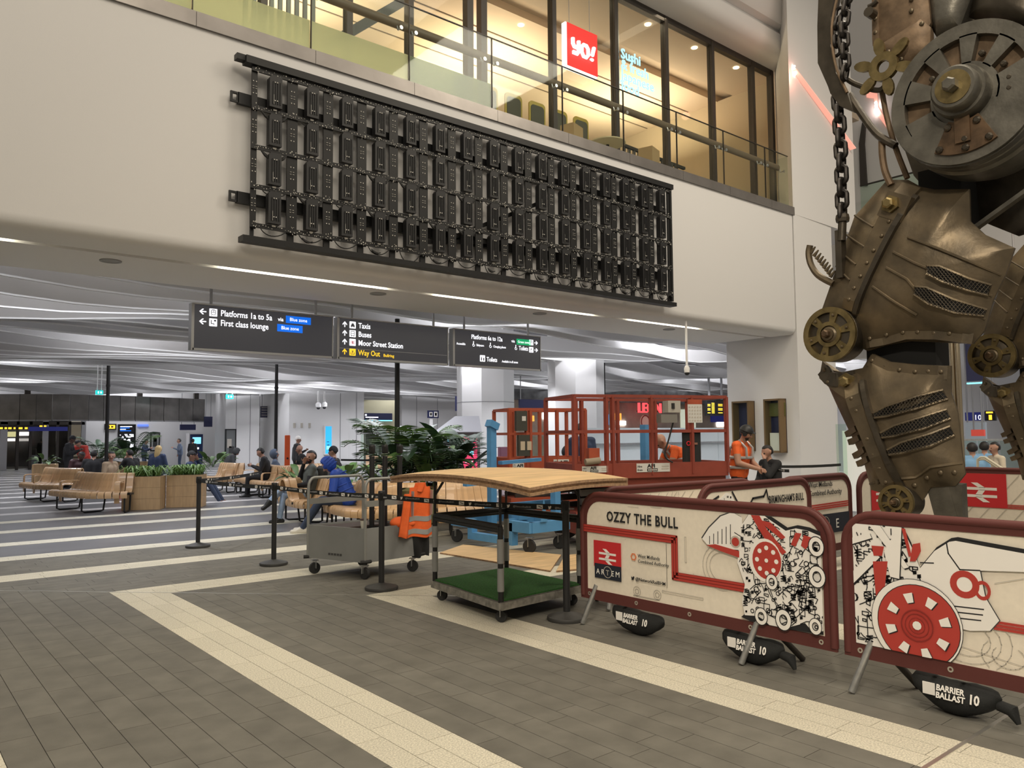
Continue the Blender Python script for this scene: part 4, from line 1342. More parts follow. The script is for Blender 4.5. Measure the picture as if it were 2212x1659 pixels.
# ------------------------------------------------------------------ riveted machine sculpture: two legs, shoulder wheel, chains
mat('bronze', (0.195, 0.15, 0.093), 0.42, metal=0.6, noise=0.32, nscale=5, ncol=(0.105, 0.084, 0.057), bump=0.10, bscale=30)
mat('bronze_dark', (0.085, 0.072, 0.055), 0.42, metal=0.7, noise=0.3, nscale=6, bump=0.08, bscale=30)
mat('iron_grey', (0.17, 0.16, 0.135), 0.42, metal=0.7, noise=0.25, nscale=7, bump=0.10, bscale=40)
mat('rust_brown', (0.19, 0.13, 0.08), 0.6, metal=0.45, noise=0.3, nscale=9, bump=0.08, bscale=50)
mat('brass', (0.24, 0.185, 0.085), 0.42, metal=0.85, noise=0.3, nscale=12)
mat('copper', (0.21, 0.135, 0.08), 0.48, metal=0.7, noise=0.35, nscale=9, ncol=(0.09, 0.06, 0.038))
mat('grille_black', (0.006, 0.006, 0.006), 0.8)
scu = thing('machine_sculpture', 'huge dark bronze machine sculpture of riveted leg plates, wheels and chains', 'sculpture', (6.6, 2.7, 0))
EN = V(-1, 0, 0)
class Shell:
    def __init__(s, px, X, depth, back=None, cen=None, pw=2.8):
        s.X, s.d, s.pw = X, depth, pw
        P = [on_x(u, v, X) for u, v in px]
        s.o = [(-p.y, p.z) for p in P]
        if cen:
            c = on_x(*cen, X)
            s.c = (-c.y, c.z)
        else:
            s.c = (sum(p[0] for p in s.o) / len(s.o), sum(p[1] for p in s.o) / len(s.o))
        s.back = depth if back is None else back
    def hgt(s, q):
        dx, dz = q[0] - s.c[0], q[1] - s.c[1]
        t = 0.0
        n = len(s.o)
        for i in range(n):
            a, b = s.o[i], s.o[(i + 1) % n]
            ex, ez = b[0] - a[0], b[1] - a[1]
            det = dx * -ez + ex * dz
            if abs(det) < 1e-12:
                continue
            ax, az = a[0] - s.c[0], a[1] - s.c[1]
            k = (ax * -ez + ex * az) / det
            w = (dx * az - dz * ax) / det
            if k > 1e-9 and -1e-6 <= w <= 1 + 1e-6:
                t = max(t, 1 / k)
        t = min(t, 1.0)
        return s.d * (1 - t ** s.pw)
    def at(s, u, v, off=0.0):
        p = on_x(u, v, s.X)
        q = (-p.y, p.z)
        return V(s.X - s.hgt(q) - off, p.y, p.z)
    def build(s, name, m, parent, rings=7):
        n = len(s.o)
        # densify the outline
        P = []
        for i in range(n):
            a, b = s.o[i], s.o[(i + 1) % n]
            k = max(1, int(math.hypot(b[0] - a[0], b[1] - a[1]) / .06))
            P += [(a[0] + (b[0] - a[0]) * j / k, a[1] + (b[1] - a[1]) * j / k) for j in range(k)]
        n = len(P)
        vs, fs = [], []
        lv = [1 - (i / rings) ** 1.3 for i in range(rings)]
        for sg in (1, -1):
            base = len(vs)
            for t in lv:
                h = (s.d if sg > 0 else s.back) * (1 - t ** s.pw)
                vs += [(s.X - sg * (h + .012), -(s.c[0] + (p[0] - s.c[0]) * t), s.c[1] + (p[1] - s.c[1]) * t) for p in P]
            vs.append((s.X - sg * ((s.d if sg > 0 else s.back) + .012), -s.c[0], s.c[1]))
            for r in range(rings - 1):
                for i in range(n):
                    j = (i + 1) % n
                    fs.append((base + r * n + i, base + r * n + j, base + r * n + n + j, base + r * n + n + i))
            for i in range(n):
                fs.append((base + (rings - 1) * n + i, base + (rings - 1) * n + (i + 1) % n, base + rings * n))
        o2 = rings * n + 1
        for i in range(n):
            j = (i + 1) % n
            fs.append((i, j, o2 + j, o2 + i))
        ob = MB().add(vs, fs).build(name, m, parent, smooth=True)
        bm = bmesh.new()
        bm.from_mesh(ob.data)
        rim = set(range(n)) | set(range(o2, o2 + n))
        vv = [v for v in bm.verts if v.index not in rim]
        for _ in range(10):
            bmesh.ops.smooth_vert(bm, verts=vv, factor=0.5, use_axis_x=True, use_axis_y=False, use_axis_z=False)
        bm.to_mesh(ob.data)
        bm.free()
        return ob
    def strap(s, pts, w, name, m, parent, th=.02, n=4):
        """flat raised strip following the surface"""
        P = []
        for a, b in zip(pts[:-1], pts[1:]):
            P += [(a[0] + (b[0] - a[0]) * k / n, a[1] + (b[1] - a[1]) * k / n) for k in range(n)]
        P.append(pts[-1])
        W = [s.at(u, v, 0.012) for u, v in P]
        vs, fs = [], []
        for i, p in enumerate(W):
            t = (W[min(i + 1, len(W) - 1)] - W[max(i - 1, 0)]).normalized()
            side = t.cross(EN).normalized()
            up = side.cross(t).normalized()
            if up.dot(EN) < 0:
                up = -up
            ww = w[0] + (w[1] - w[0]) * i / (len(W) - 1) if isinstance(w, tuple) else w
            vs += [p - side * ww / 2 - up * .02, p - side * ww * .46 + up * th, p + side * ww * .46 + up * th, p + side * ww / 2 - up * .02]
        for i in range(len(W) - 1):
            for k in range(4):
                l = (k + 1) % 4
                fs.append((4 * i + k, 4 * i + l, 4 * i + 4 + l, 4 * i + 4 + k))
        fs += [(3, 2, 1, 0), tuple(range(4 * len(W) - 4, 4 * len(W)))]
        return MB().add(vs, fs).build(name, m, parent)
    def rivets(s, pts, r, m, parent, off=.012, name='rivet'):
        for u, v in pts:
            p = s.at(u, v, off)
            o = bpy.data.objects.new(name, RIV)
            COL.objects.link(o)
            o.location = p
            o.scale = (r, r, r)
            o.parent = parent
            o.matrix_parent_inverse = wm(parent).inverted()
    def grille(s, px, parent):
        """sunken dark slot with a lattice of bars"""
        P = [s.at(u, v, .034) for u, v in px]
        n = len(P)
        g = MB().add(P, [tuple(range(n))]).build('slot', 'grille_black', parent, fix=False)
        poly = px
        us, vs_ = [p[0] for p in px], [p[1] for p in px]
        m = MB()
        for sg in (1, -1):
            k = min(us) - 80
            while k < max(us) + 80:
                cur = None
                for q in range(int(min(vs_)), int(max(vs_)) + 1, 2):
                    u = k + sg * (q - min(vs_)) * .75
                    ins = inside((u, q), poly)
                    if ins and cur is None:
                        cur = (u, q)
                    if (not ins) and cur is not None:
                        if q - cur[1] > 3:
                            m.bar(s.at(*cur, .038), s.at(u, q, .038), .004, .004)
                        cur = None
                k += 7
        if m.v:
            stuff(m.build('slot_mesh', 'bronze_dark', g, fix=False))
        # raised lip
        MB().tube([s.at(u, v, .030) for u, v in px], .012, 6, closed=True).build('slot_lip', 'bronze', parent, smooth=True)
    def ridge(s, pts, r, m, parent, name='pressed_rib'):
        P = []
        for a, b in zip(pts[:-1], pts[1:]):
            P += [(a[0] + (b[0] - a[0]) * k / 4, a[1] + (b[1] - a[1]) * k / 4) for k in range(4)]
        P.append(pts[-1])
        MB().tube([s.at(u, v, .010) for u, v in P], r, 6).build(name, m, parent, smooth=True)
RIV = MB().lathe((0, 0, 0), [(1.0, -.1), (1.0, .15), (.8, .45), (.4, .62)], 8, R=Matrix(((0, 0, -1), (0, 1, 0), (1, 0, 0)))).mesh('rivet', True)
RIV.materials.append(MATS['bronze'])
HEX = Matrix(((0, 0, -1), (0, 1, 0), (1, 0, 0)))     # local z -> -X

def leg(X, du, dv, k, near):
    """one leg; near-leg pixels shifted and scaled about its knee for the far one"""
    def q(*pts):
        return [(1815 + du + (u - 1815) * k, 728 + dv + (v - 728) * k) for u, v in pts]
    XS = X
    up = Shell(q((1918, 389), (1963, 389), (1990, 404), (2021, 410), (2095, 409), (2097, 478), (2128, 507), (2193, 536), (2173, 594), (2146, 648), (2128, 714), (2103, 743), (1967, 737), (1914, 746), (1876, 759), (1840, 740), (1773, 680), (1811, 572), (1847, 469)), XS, .20 * k, .22, cen=q((1985, 600))[0])
    pu = up.build('thigh_plate', 'bronze', scu)
    up.strap(q((1975, 405), (1930, 500), (1885, 590), (1850, 672)), (.17 * k, .10 * k), 'riveted_strap', 'bronze', pu)
    up.strap(q((1990, 430), (1945, 520), (1905, 600), (1868, 680)), (.05 * k, .04 * k), 'edge_strap', 'bronze_dark', pu, .03)
    up.rivets(q((1944, 487), (1930, 518), (1913, 549), (1898, 575), (1884, 603), (1870, 628), (1858, 652)), .016 * k, 'bronze', pu, .03)
    up.rivets(q((1890, 733), (1925, 725), (1960, 720), (1992, 719), (2027, 721), (2060, 722)), .018 * k, 'bronze', pu)
    up.strap(q((1880, 742), (1915, 735), (1967, 722), (2030, 722), (2105, 730)), .10 * k, 'lower_band', 'bronze', pu, .012)
    for a in (((1848, 466), (1905, 497)), ((1830, 508), (1890, 541)), ((1818, 545), (1868, 577)), ((1808, 575), (1855, 610))):
        up.ridge(q(*a), .010 * k, 'bronze', pu)
    for a in (((1985, 520), (2050, 545), (2110, 570), (2165, 595)), ((1955, 552), (2000, 575), (2080, 610), (2145, 640)), ((1940, 585), (1985, 610), (2010, 640), (2130, 690)), ((1910, 625), (1960, 660), (2000, 685))):
        up.ridge(q(*a), .011 * k, 'bronze', pu)
    if near:
        up.grille(q((2030, 582), (2055, 583), (2110, 607), (2148, 618), (2140, 640), (2105, 632), (2060, 616), (2030, 600)), pu)
        up.grille(q((2005, 626), (2028, 628), (2080, 652), (2136, 670), (2130, 684), (2080, 680), (2030, 662), (2003, 643)), pu)
    # bolted saddle at the top of the strap
    c = up.at(*q((1955, 455))[0], .03)
    MB().box(c, (.06, .20 * k, .20 * k), Matrix.Rotation(.5, 3, 'X')).build('strap_saddle', 'bronze', pu)
    MB().lathe(c + V(-.03, .02, .02), [(.07 * k, 0), (.07 * k, .03), (.045 * k, .03), (.045 * k, .07), (.03 * k, .08)], 6, R=HEX).build('hex_bolt', 'brass', pu)
    # shin
    lo = Shell(q((1778, 779), (1796, 799), (1820, 804), (1865, 795), (1883, 766), (1923, 781), (1985, 788), (2055, 790), (2055, 848), (2070, 893), (2079, 982), (2086, 1024), (2066, 1049), (2012, 1053), (1985, 1094), (1923, 1098), (1914, 1067), (1883, 1058), (1869, 1004), (1847, 955), (1811, 879), (1791, 835), (1771, 817)), XS, .17 * k, .2, cen=q((1950, 930))[0])
    pl_ = lo.build('shin_plate', 'bronze', scu)
    lo.strap(q((1848, 815), (1880, 900), (1915, 985), (1945, 1060)), (.13 * k, .12 * k), 'riveted_strap', 'bronze', pl_)
    lo.strap(q((1878, 825), (1905, 900), (1935, 980), (1965, 1055)), (.045 * k, .05 * k), 'edge_strap', 'bronze_dark', pl_, .03)
    lo.strap(q((1885, 778), (1925, 796), (1985, 803), (2050, 806)), .11 * k, 'upper_band', 'bronze', pl_, .012)
    lo.strap(q((1782, 800), (1800, 818), (1822, 822), (1855, 815)), .12 * k, 'collar_band', 'bronze_dark', pl_, .012)
    lo.rivets(q((1891, 780), (1919, 791), (1951, 800), (1985, 804), (2013, 803), (2040, 804), (1788, 800), (1800, 826)), .018 * k, 'bronze', pl_, .02)
    lo.rivets(q((1862, 862), (1873, 888), (1896, 948), (1908, 981), (1920, 1010), (1932, 1040), (1880, 918)), .017 * k, 'bronze', pl_, .03)
    lo.rivets(q((2012, 1031), (2043, 1020), (2068, 1020), (1987, 1047), (1907, 1040)), .02 * k, 'bronze', pl_, .014)
    lo.ridge(q((1965, 1032), (1990, 1030), (2025, 1008), (2080, 1000)), .012 * k, 'bronze', pl_)
    lo.ridge(q((1883, 1045), (1910, 1040), (1925, 1030)), .010 * k, 'bronze', pl_)
    if near:
        for a, b in ((0, 0), (16, 42), (30, 78)):
            lo.grille(q((1912 + a, 893 + b), (1940 + a, 878 + b), (2000 + a, 858 + b), (2045 + a * .5, 843 + b), (2053 + a * .5, 862 + b), (2000 + a, 884 + b), (1940 + a, 900 + b), (1915 + a, 903 + b)), pl_)
    for a in (((1832, 938), (1868, 925)), ((1838, 955), (1872, 945)), ((1848, 985), (1882, 970)), ((1856, 1002), (1890, 990))):
        lo.strap(q(*a), .05 * k, 'side_cleat', 'bronze', pl_, .02, 2)
    c = lo.at(*q((1842, 826))[0], .02)
    MB().lathe(c, [(.075 * k, 0), (.075 * k, .02), (.045 * k, .02), (.045 * k, .06), (.03 * k, .07)], 6, R=HEX).build('hex_bolt', 'brass', pl_)
    # knee wheel
    def spoked(cu, cv, rpx, name, nsp, xoff):
        p = on_x(cu, cv, XS)
        r = abs(on_x(cu, cv - rpx, XS).z - p.z)
        o = V(XS - xoff, p.y, p.z)
        E1, E2 = V(0, -1, 0), V(0, 0, 1)
        w_ = MB().lathe(o, [(r * .98, -.18), (r, -.02), (r, .0), (r * .9, .012)], 40, R=HEX).build(name, 'bronze_dark', scu, smooth=True)
        MB().ringp(circ(r, 40), circ(r * .80, 40), o, E1, E2, EN, .03, .005).build('rim', 'brass', w_)
        MB().ringp(circ(r * .46, 30), circ(r * .32, 30), o, E1, E2, EN, .035, .005).build('inner_ring', 'brass', w_)
        for i in range(nsp):
            a = 2 * PI * i / nsp + .25
            ca, sa = math.cos(a), math.sin(a)
            P = [(.44, -.10), (.82, -.16), (.82, .16), (.44, .10)]
            MB().prism([(r * (x * ca - y * sa), r * (x * sa + y * ca)) for x, y in P], o, E1, E2, EN, .026, .005).build('spoke', 'brass', w_)
            MB().lathe(o + E1 * r * .7 * ca + E2 * r * .7 * sa + EN * .03, [(r * .055, 0), (r * .055, .012), (r * .03, .02)], 6, R=HEX).build('spoke_bolt', 'bronze', w_)
        MB().lathe(o, [(r * .30, 0), (r * .30, .03), (r * .22, .04), (r * .22, .06)], 24, R=HEX).build('hub', 'bronze', w_, smooth=True)
        MB().lathe(o + EN * .06, [(r * .15, 0), (r * .15, .04), (r * .10, .05)], 6, R=HEX).build('hub_bolt', 'copper', w_)
        return w_
    spoked(*q((1817, 726))[0], 58 * k, 'knee_wheel', 6, .17 * k)
    spoked(*q((1956, 1082))[0], 37 * k, 'ankle_wheel', 6, .14 * k)
    # ankle tendons and hoof down to the floor
    a = on_x(*q((2025, 1050))[0], XS)
    MB().bar(a + V(.05, 0, 0), V(XS + .08, a.y - .12, .55), .10, .16).build('ankle_strut', 'iron_grey', scu)
    a = on_x(*q((2058, 1045))[0], XS)
    MB().bar(a + V(.05, 0, 0), V(XS + .10, a.y + .02, .50), .10, .12).build('ankle_strut', 'iron_grey', scu)
    a = on_x(*q((1962, 1095))[0], XS)
    MB().add(*slab2(a.y + .18, a.y - .42, XS - .22, XS + .30, 0.0, .62, .12)).build('hoof', 'bronze_dark', scu)
    # inner dark frame visible through the knee gap
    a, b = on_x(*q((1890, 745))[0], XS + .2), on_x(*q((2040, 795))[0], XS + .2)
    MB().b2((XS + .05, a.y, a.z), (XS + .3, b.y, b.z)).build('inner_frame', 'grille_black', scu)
    return up, lo
def slab2(y0, y1, x0, x1, z0, z1, k):
    b = [(x0 - k * .6, y0 + k), (x1 + k * .6, y0 + k), (x1 + k * .6, y1 - k), (x0 - k * .6, y1 - k)]
    t = [(x0, y0), (x1, y0), (x1, y1), (x0, y1)]
    return [(p[0], p[1], z0) for p in b] + [(p[0], p[1], z1) for p in t], [(3, 2, 1, 0), (4, 5, 6, 7)] + [(i, (i + 1) % 4, 4 + (i + 1) % 4, 4 + i) for i in range(4)]
leg(6.30, 0, 0, 1.0, True)
leg(7.70, 340, 44, 0.80, False)

# --- shoulder wheel
XW = 6.05
E1, E2 = V(0, -1, 0), V(0, 0, 1)
wc = on_x(2085, 205, XW)
RW = abs(on_x(2085, 50, XW).z - wc.z)
sw = MB().lathe(wc, [(RW * .96, -.55), (RW * 1.03, -.40), (RW * 1.03, -.16), (RW * .99, -.14), (RW * .99, -.05), (RW, -.06), (RW * .98, -.05)], 64, R=HEX).build('shoulder_wheel', 'iron_grey', scu, smooth=True)
def sector(a0, a1, r0, r1, n=8):
    A = [a0 + (a1 - a0) * i / n for i in range(n + 1)]
    return [(r1 * math.cos(a), r1 * math.sin(a)) for a in A] + [(r0 * math.cos(a), r0 * math.sin(a)) for a in reversed(A)]
rad = math.radians
wins = [(92, 111), (55, 76), (18, 38), (128, 148), (172, 194)]
edges = sorted([(rad(a), rad(b)) for a, b in wins])
MB().ringp(circ(RW * .99, 64), circ(RW * .80, 64), wc, E1, E2, EN, .075, -.055).build('wheel_rim', 'iron_grey', sw)
MB().ringp(circ(RW * .44, 48), circ(RW * .10, 48), wc, E1, E2, EN, .075, -.055).build('wheel_boss', 'iron_grey', sw)
prev = edges[-1][1] - 2 * PI
for a, b in edges:
    MB().prism(sector(prev, a, RW * .42, RW * .82, 10), wc, E1, E2, EN, .075, -.055).build('wheel_web', 'iron_grey', sw)
    prev = b
for a, b in edges:
    MB().prism(sector(a, b, RW * .42, RW * .82, 6), wc, E1, E2, EN, .012, -.055).build('window_plate', 'rust_brown', sw)
MB().prism(sector(rad(210), rad(335), RW * .42, RW * .97, 18), wc, E1, E2, EN, .03, .02).build('lower_flange', 'iron_grey', sw)
MB().prism(sector(rad(243), rad(299), RW * .40, RW * .84, 12), wc, E1, E2, EN, .02, .05).build('copper_plate', 'copper', sw)
for a, rr in ((247, .78), (272, .78), (294, .78), (247, .48), (292, .48), (272, .66)):
    p = wc + E1 * RW * rr * math.cos(rad(a)) + E2 * RW * rr * math.sin(rad(a)) + EN * .07
    MB().lathe(p, [(.026, 0), (.026, .015), (.015, .025)], 8, R=HEX).build('plate_bolt', 'bronze_dark', sw)
for a in (28, 65, 138, 5, 350):
    p = wc + E1 * RW * .55 * math.cos(rad(a)) + E2 * RW * .55 * math.sin(rad(a)) + EN * .0
    MB().lathe(p, [(.022, -.02), (.022, .015), (.012, .025)], 8, R=HEX).build('plate_bolt', 'bronze_dark', sw)
MB().lathe(wc, [(RW * .36, 0), (RW * .36, .10), (RW * .34, .13), (RW * .30, .13), (RW * .30, .20), (RW * .27, .22)], 40, R=HEX).build('hub', 'iron_grey', sw, smooth=True)
MB().lathe(wc + EN * .215, [(RW * .225, 0), (RW * .225, .012), (RW * .12, .014)], 32, R=HEX).build('hub_disc', 'brass', sw)
MB().lathe(wc + EN * .225, [(RW * .095, 0), (RW * .095, .07), (RW * .07, .085)], 6, R=HEX).build('hub_bolt', 'iron_grey', sw)
MB().prism([(-.05, -.12), (.05, -.12), (.05, -RW * .7), (-.05, -RW * .7)], wc, E1, E2, EN, .015, .075).build('locking_tab', 'copper', sw)

# --- riveted shoulder plates above the wheel, dark frame behind
s1_ = Shell(((1888, -60), (2000, -60), (2012, 50), (1990, 90), (1940, 125), (1890, 105)), 6.35, .05, .25, pw=6)
a_ = s1_.build('shoulder_plate', 'rust_brown', scu)
s1_.strap(((1897, -50), (1897, 40), (1898, 100)), .06, 'plate_edge', 'rust_brown', a_, .012)
s1_.rivets(((1897, -20), (1897, 15), (1897, 45), (1897, 75), (1977, 30), (1975, -10), (1977, 5)), .02, 'bronze', a_, .02)
s2_ = Shell(((1893, 104), (1990, 42), (2012, 60), (2010, 110), (1975, 140), (1955, 150), (1910, 130)), 6.30, .06, .2, pw=6)
a_ = s2_.build('shoulder_plate', 'rust_brown', scu)
s2_.rivets(((1914, 110), (1928, 118), (1942, 126), (1955, 134), (1996, 55)), .02, 'bronze', a_, .014)
s3_ = Shell(((2005, -60), (2120, -60), (2075, 60), (2025, 82), (2012, 60)), 6.45, .10, .3, pw=5)
s3_.build('shoulder_block', 'iron_grey', scu)
s4_ = Shell(((2098, -60), (2260, -60), (2260, 60), (2140, 45), (2095, 38)), 6.55, .10, .3, pw=5)
s4_.build('shoulder_block', 'bronze_dark', scu)
s5_ = Shell(((1955, 130), (2120, 30), (2300, -60), (2300, 480), (2200, 510), (2100, 470), (2010, 420), (1975, 380), (1940, 280)), 6.95, .05, .5, pw=5)
s5_.build('body_mass', 'bronze_dark', scu)
a, b = on_x(2108, 492, 6.5), on_x(2225, 408, 6.5)
MB().bar(a, b, .03, .07, up=(1, 0, 0)).build('tie_rod', 'iron_grey', scu)
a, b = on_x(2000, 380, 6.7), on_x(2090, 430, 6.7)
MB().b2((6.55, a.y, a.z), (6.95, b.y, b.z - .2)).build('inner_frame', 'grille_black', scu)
# brass petal gear
gc = on_x(1912, 146, 6.18)
gr = MB().ringp(circ(.115, 20), circ(.05, 20), gc, E1, E2, EN, .04).build('petal_gear', 'brass', scu)
for k in range(6):
    a = rad(100 + 60 * k)
    MB().prism([(.10 * math.cos(a) + p[0] * math.cos(a) - p[1] * math.sin(a), .10 * math.sin(a) + p[0] * math.sin(a) + p[1] * math.cos(a)) for p in [(.07 + .08 * math.cos(q * PI / 6), .042 * math.sin(q * PI / 6)) for q in range(12)]], gc, E1, E2, EN, .03, .005).build('gear_petal', 'brass', gr)
# curved guard strap, hoses
def px_tube(pts, X, r, name, m, n=6, k=8):
    P = spline([on_x(u, v, X) for u, v in pts], n)
    rs = r if not isinstance(r, tuple) else [r[0] + (r[1] - r[0]) * i / (len(P) - 1) for i in range(len(P))]
    return MB().tube(P, rs, k).build(name, m, scu, smooth=True)
gp = [on_x(u, v, 6.2) for u, v in ((1775, -20), (1772, 60), (1773, 140), (1795, 190), (1800, 205), (1820, 232), (1850, 245), (1835, 200), (1812, 160), (1800, 100), (1801, 40), (1812, -20))]
MB().prism([(-p.y, p.z) for p in gp], (6.2, 0, 0), (0, -1, 0), (0, 0, 1), EN, .10, -.05).build('curved_guard', 'bronze_dark', scu)
px_tube(((1812, -20), (1797, 60), (1805, 140), (1830, 200)), 6.14, .012, 'guard_lip', 'rust_brown')
px_tube(((1818, 160), (1845, 180), (1895, 195), (1915, 180), (1925, 150)), 6.2, .022, 'hose', 'bronze_dark')
px_tube(((1835, 205), (1860, 245), (1895, 290), (1935, 315)), 6.22, .03, 'hose', 'bronze_dark')
px_tube(((1905, 195), (1915, 250), (1935, 320), (1960, 385)), 6.25, .022, 'hose', 'rust_brown')
px_tube(((1905, 300), (1906, 335), (1912, 370), (1925, 400)), 6.25, .028, 'hose', 'rust_brown')
px_tube(((1876, 15), (1886, 10), (1895, 2)), 6.2, .02, 'bent_stub', 'bronze_dark')
MB().lathe(on_x(1886, 32, 6.2), [(.04, 0), (.04, .08), (.025, .08)], 12, R=HEX).build('bent_stub', 'bronze_dark', scu)
# chains: single hanging chain and the doubled one inside the guard
def chain(pts, X, pitch, r):
    P = [on_x(u, v, X) for u, v in pts]
    L = [0]
    for a, b in zip(P[:-1], P[1:]):
        L.append(L[-1] + (b - a).length)
    n = int(L[-1] / pitch)
    for i in range(n):
        d = (i + .5) * pitch
        k = max(j for j in range(len(L) - 1) if L[j] <= d)
        t = (d - L[k]) / (L[k + 1] - L[k])
        c = P[k] + (P[k + 1] - P[k]) * t
        dr = (P[k + 1] - P[k]).normalized()
        o = bpy.data.objects.new('chain_link', LINK)
        COL.objects.link(o)
        z = dr
        x = (V(1, 0, 0) if i % 2 else V(0, 1, 0))
        x = (x - z * x.dot(z)).normalized()
        y = z.cross(x)
        s = pitch / .1
        M = Matrix(((x.x * s, y.x * s, z.x * s, c.x), (x.y * s, y.y * s, z.y * s, c.y), (x.z * s, y.z * s, z.z * s, c.z), (0, 0, 0, 1)))
        o.parent = scu
        o.matrix_parent_inverse = wm(scu).inverted()
        o.matrix_basis = M
lk = []
for q in range(20):
    a = 2 * PI * q / 20
    lk.append((.040 * math.cos(a), 0, .034 * math.sin(a) + (.032 if math.sin(a) > 0 else -.032)))
LINK = MB().tube(lk, .020, 8, closed=True).mesh('chain_link', True)
LINK.materials.append(mat('chain_iron', (0.05, 0.045, 0.042), 0.4, metal=0.8, noise=.3, nscale=20))
chain(((1810, 205), (1813, 260), (1817, 340), (1820, 480)), 6.18, .105, .016)
chain(((1832, -20), (1822, 60), (1826, 150), (1822, 175)), 6.12, .09, .016)
chain(((1815, 20), (1805, 70), (1808, 130)), 6.16, .075, .016)
a, b, c_ = on_x(1819, 448, 6.18), on_x(1818, 458, 6.18), on_x(1813, 560, 6.18)
MB().tube([on_x(1820, 470, 6.18), on_x(1818, 520, 6.18)], .034, 10).build('chain_rod', 'bronze_dark', scu, smooth=True)
MB().lathe(on_x(1820, 472, 6.18), [(.05, -.03), (.055, 0), (.05, .03)], 12).build('rod_collar', 'bronze_dark', scu)
a, b = on_x(1808, 500, 6.2), on_x(1825, 600, 6.2)
MB().b2((6.16, a.y, a.z), (6.24, b.y, b.z)).build('rod_bracket', 'bronze_dark', scu)
# toothed crescent
tc = [on_x(u, v, 6.25) for u, v in ((1750, 530), (1747, 548), (1752, 572), (1768, 595), (1800, 613))]
cr = MB().tube(spline(tc, 5), .028, 8).build('toothed_crescent', 'bronze', scu, smooth=True)
for i in range(9):
    t = i / 8
    p = on_x(1756 + 42 * t ** .9, 540 + 52 * t ** .95, 6.25)
    MB().lathe(p, [(.018, -.03), (.006, .035)], 6, R=Matrix(((1, 0, 0), (0, .7, -.7), (0, .7, .7)))).build('tooth', 'bronze', cr)
# ------------------------------------------------------------------ shared little builders
def caster(p, r, parent, w=.035, rot=0.0, name='caster'):
    p = Vector(p)
    R = Matrix.Rotation(rot, 3, 'Z')
    ax = R @ V(1, 0, 0)
    Rm = Matrix((R @ V(0, 1, 0), V(0, 0, 1), ax)).transposed()
    c = MB().lathe(p + V(0, 0, r), [(r * .55, -w / 2), (r * .92, -w / 2), (r, -w / 3), (r, w / 3), (r * .92, w / 2), (r * .55, w / 2)], 18, R=Rm).build(name, 'black_rubber', parent, smooth=True)
    MB().lathe(p + V(0, 0, r), [(r * .55, -w * .45), (r * .55, w * .45)], 14, R=Rm).build('wheel_hub', 'galvanised', c)
    f = MB()
    for s in (-1, 1):
        f.bar(p + ax * s * (w / 2 + .008) + V(0, 0, r), p + ax * s * (w / 2 + .008) + V(0, 0, 2 * r + .02), .006, r * .8, up=ax)
    f.box(p + V(0, 0, 2 * r + .022), (w + .03, r * 1.1, .008), R)
    f.build('fork', 'galvanised', c)
    return c
# ------------------------------------------------------------------ plywood resting on the turf trolley
TR = [(4.25, 6.36), (4.11, 5.14), (5.16, 5.24), (5.20, 6.40)]
tt = thing('platform_trolley', 'low black framed trolley with a green turf deck carrying the plywood sheets', 'trolley', (4.68, 5.8, 0))
k = 4
vs, fs = slab(TR, .135, .185)
MB().add(vs, fs).build('deck', mat('deck_grey', (.11, .10, .09), .7, noise=.3, nscale=20), tt)
rt = random.Random(2)
tp = []
for i in range(4):
    a, b = TR[i], TR[(i + 1) % 4]
    for j in range(8):
        f = j / 8
        x, y = a[0] + (b[0] - a[0]) * f, a[1] + (b[1] - a[1]) * f
        cx, cy = 4.68, 5.78
        sc = .97 + rt.uniform(-.012, .012)
        tp.append((cx + (x - cx) * sc, cy + (y - cy) * sc))
n = len(tp)
MB().add([(p[0], p[1], .186) for p in tp] + [(p[0], p[1], .197 + rt.uniform(0, .004)) for p in tp] + [(4.68, 5.78, .20)], [(i, (i + 1) % n, n + (i + 1) % n, n + i) for i in range(n)] + [(n + i, n + (i + 1) % n, 2 * n) for i in range(n)]).build('turf_mat', mat('turf', (.025, .115, .018), .95, noise=.35, nscale=60, bump=.6, bscale=300), tt)
for i in range(4):
    a, b = TR[i], TR[(i + 1) % 4]
    MB().bar((a[0], a[1], .15), (b[0], b[1], .15), .03, .06).build('deck_edge', mat('worn_grey', (.20, .19, .165), .7, noise=.35, nscale=18), tt)
    p = (4.68 + (a[0] - 4.68) * .86, 5.78 + (a[1] - 5.78) * .86, 0)
    caster(p, .05, tt, rot=.6)
tops = []
for i, (x, y) in enumerate(TR):
    x, y = 4.68 + (x - 4.68) * .96, 5.78 + (y - 5.78) * .96
    up = MB().tube([(x, y, .18), (x, y, .80)], .024, 10).build('upright', 'black_metal', tt, smooth=True)
    for z0, z1 in ((.27, .46), (.50, .70)):
        MB().tube([(x, y, z0), (x, y, z1)], .029, 10).build('grey_sleeve', mat('sleeve_grey', (.24, .24, .23), .6), up, smooth=True)
    MB().tube([(x, y, .80), (x, y, 1.135)], .012, 8).build('extension', 'black_metal', tt)
    MB().bar((x, y, .99), (x + (4.68 - x) * .12, y + (5.78 - y) * .12, 1.12), .02, .02).build('bracket', 'black_metal', tt)
    tops.append((x, y))
for i, j in ((0, 1), (2, 3), (0, 3)):
    MB().tube([(*tops[i], .80), (*tops[j], .80)], .024, 10).build('top_bar', 'black_metal', tt, smooth=True)
    MB().tube([(*tops[i], .765), (*tops[j], .765)], .018, 8).build('padded_bar', 'black_rubber', tt, smooth=True)
PB = [(3.93, 6.60), (3.80, 4.40), (5.22, 4.72), (5.24, 7.08)]
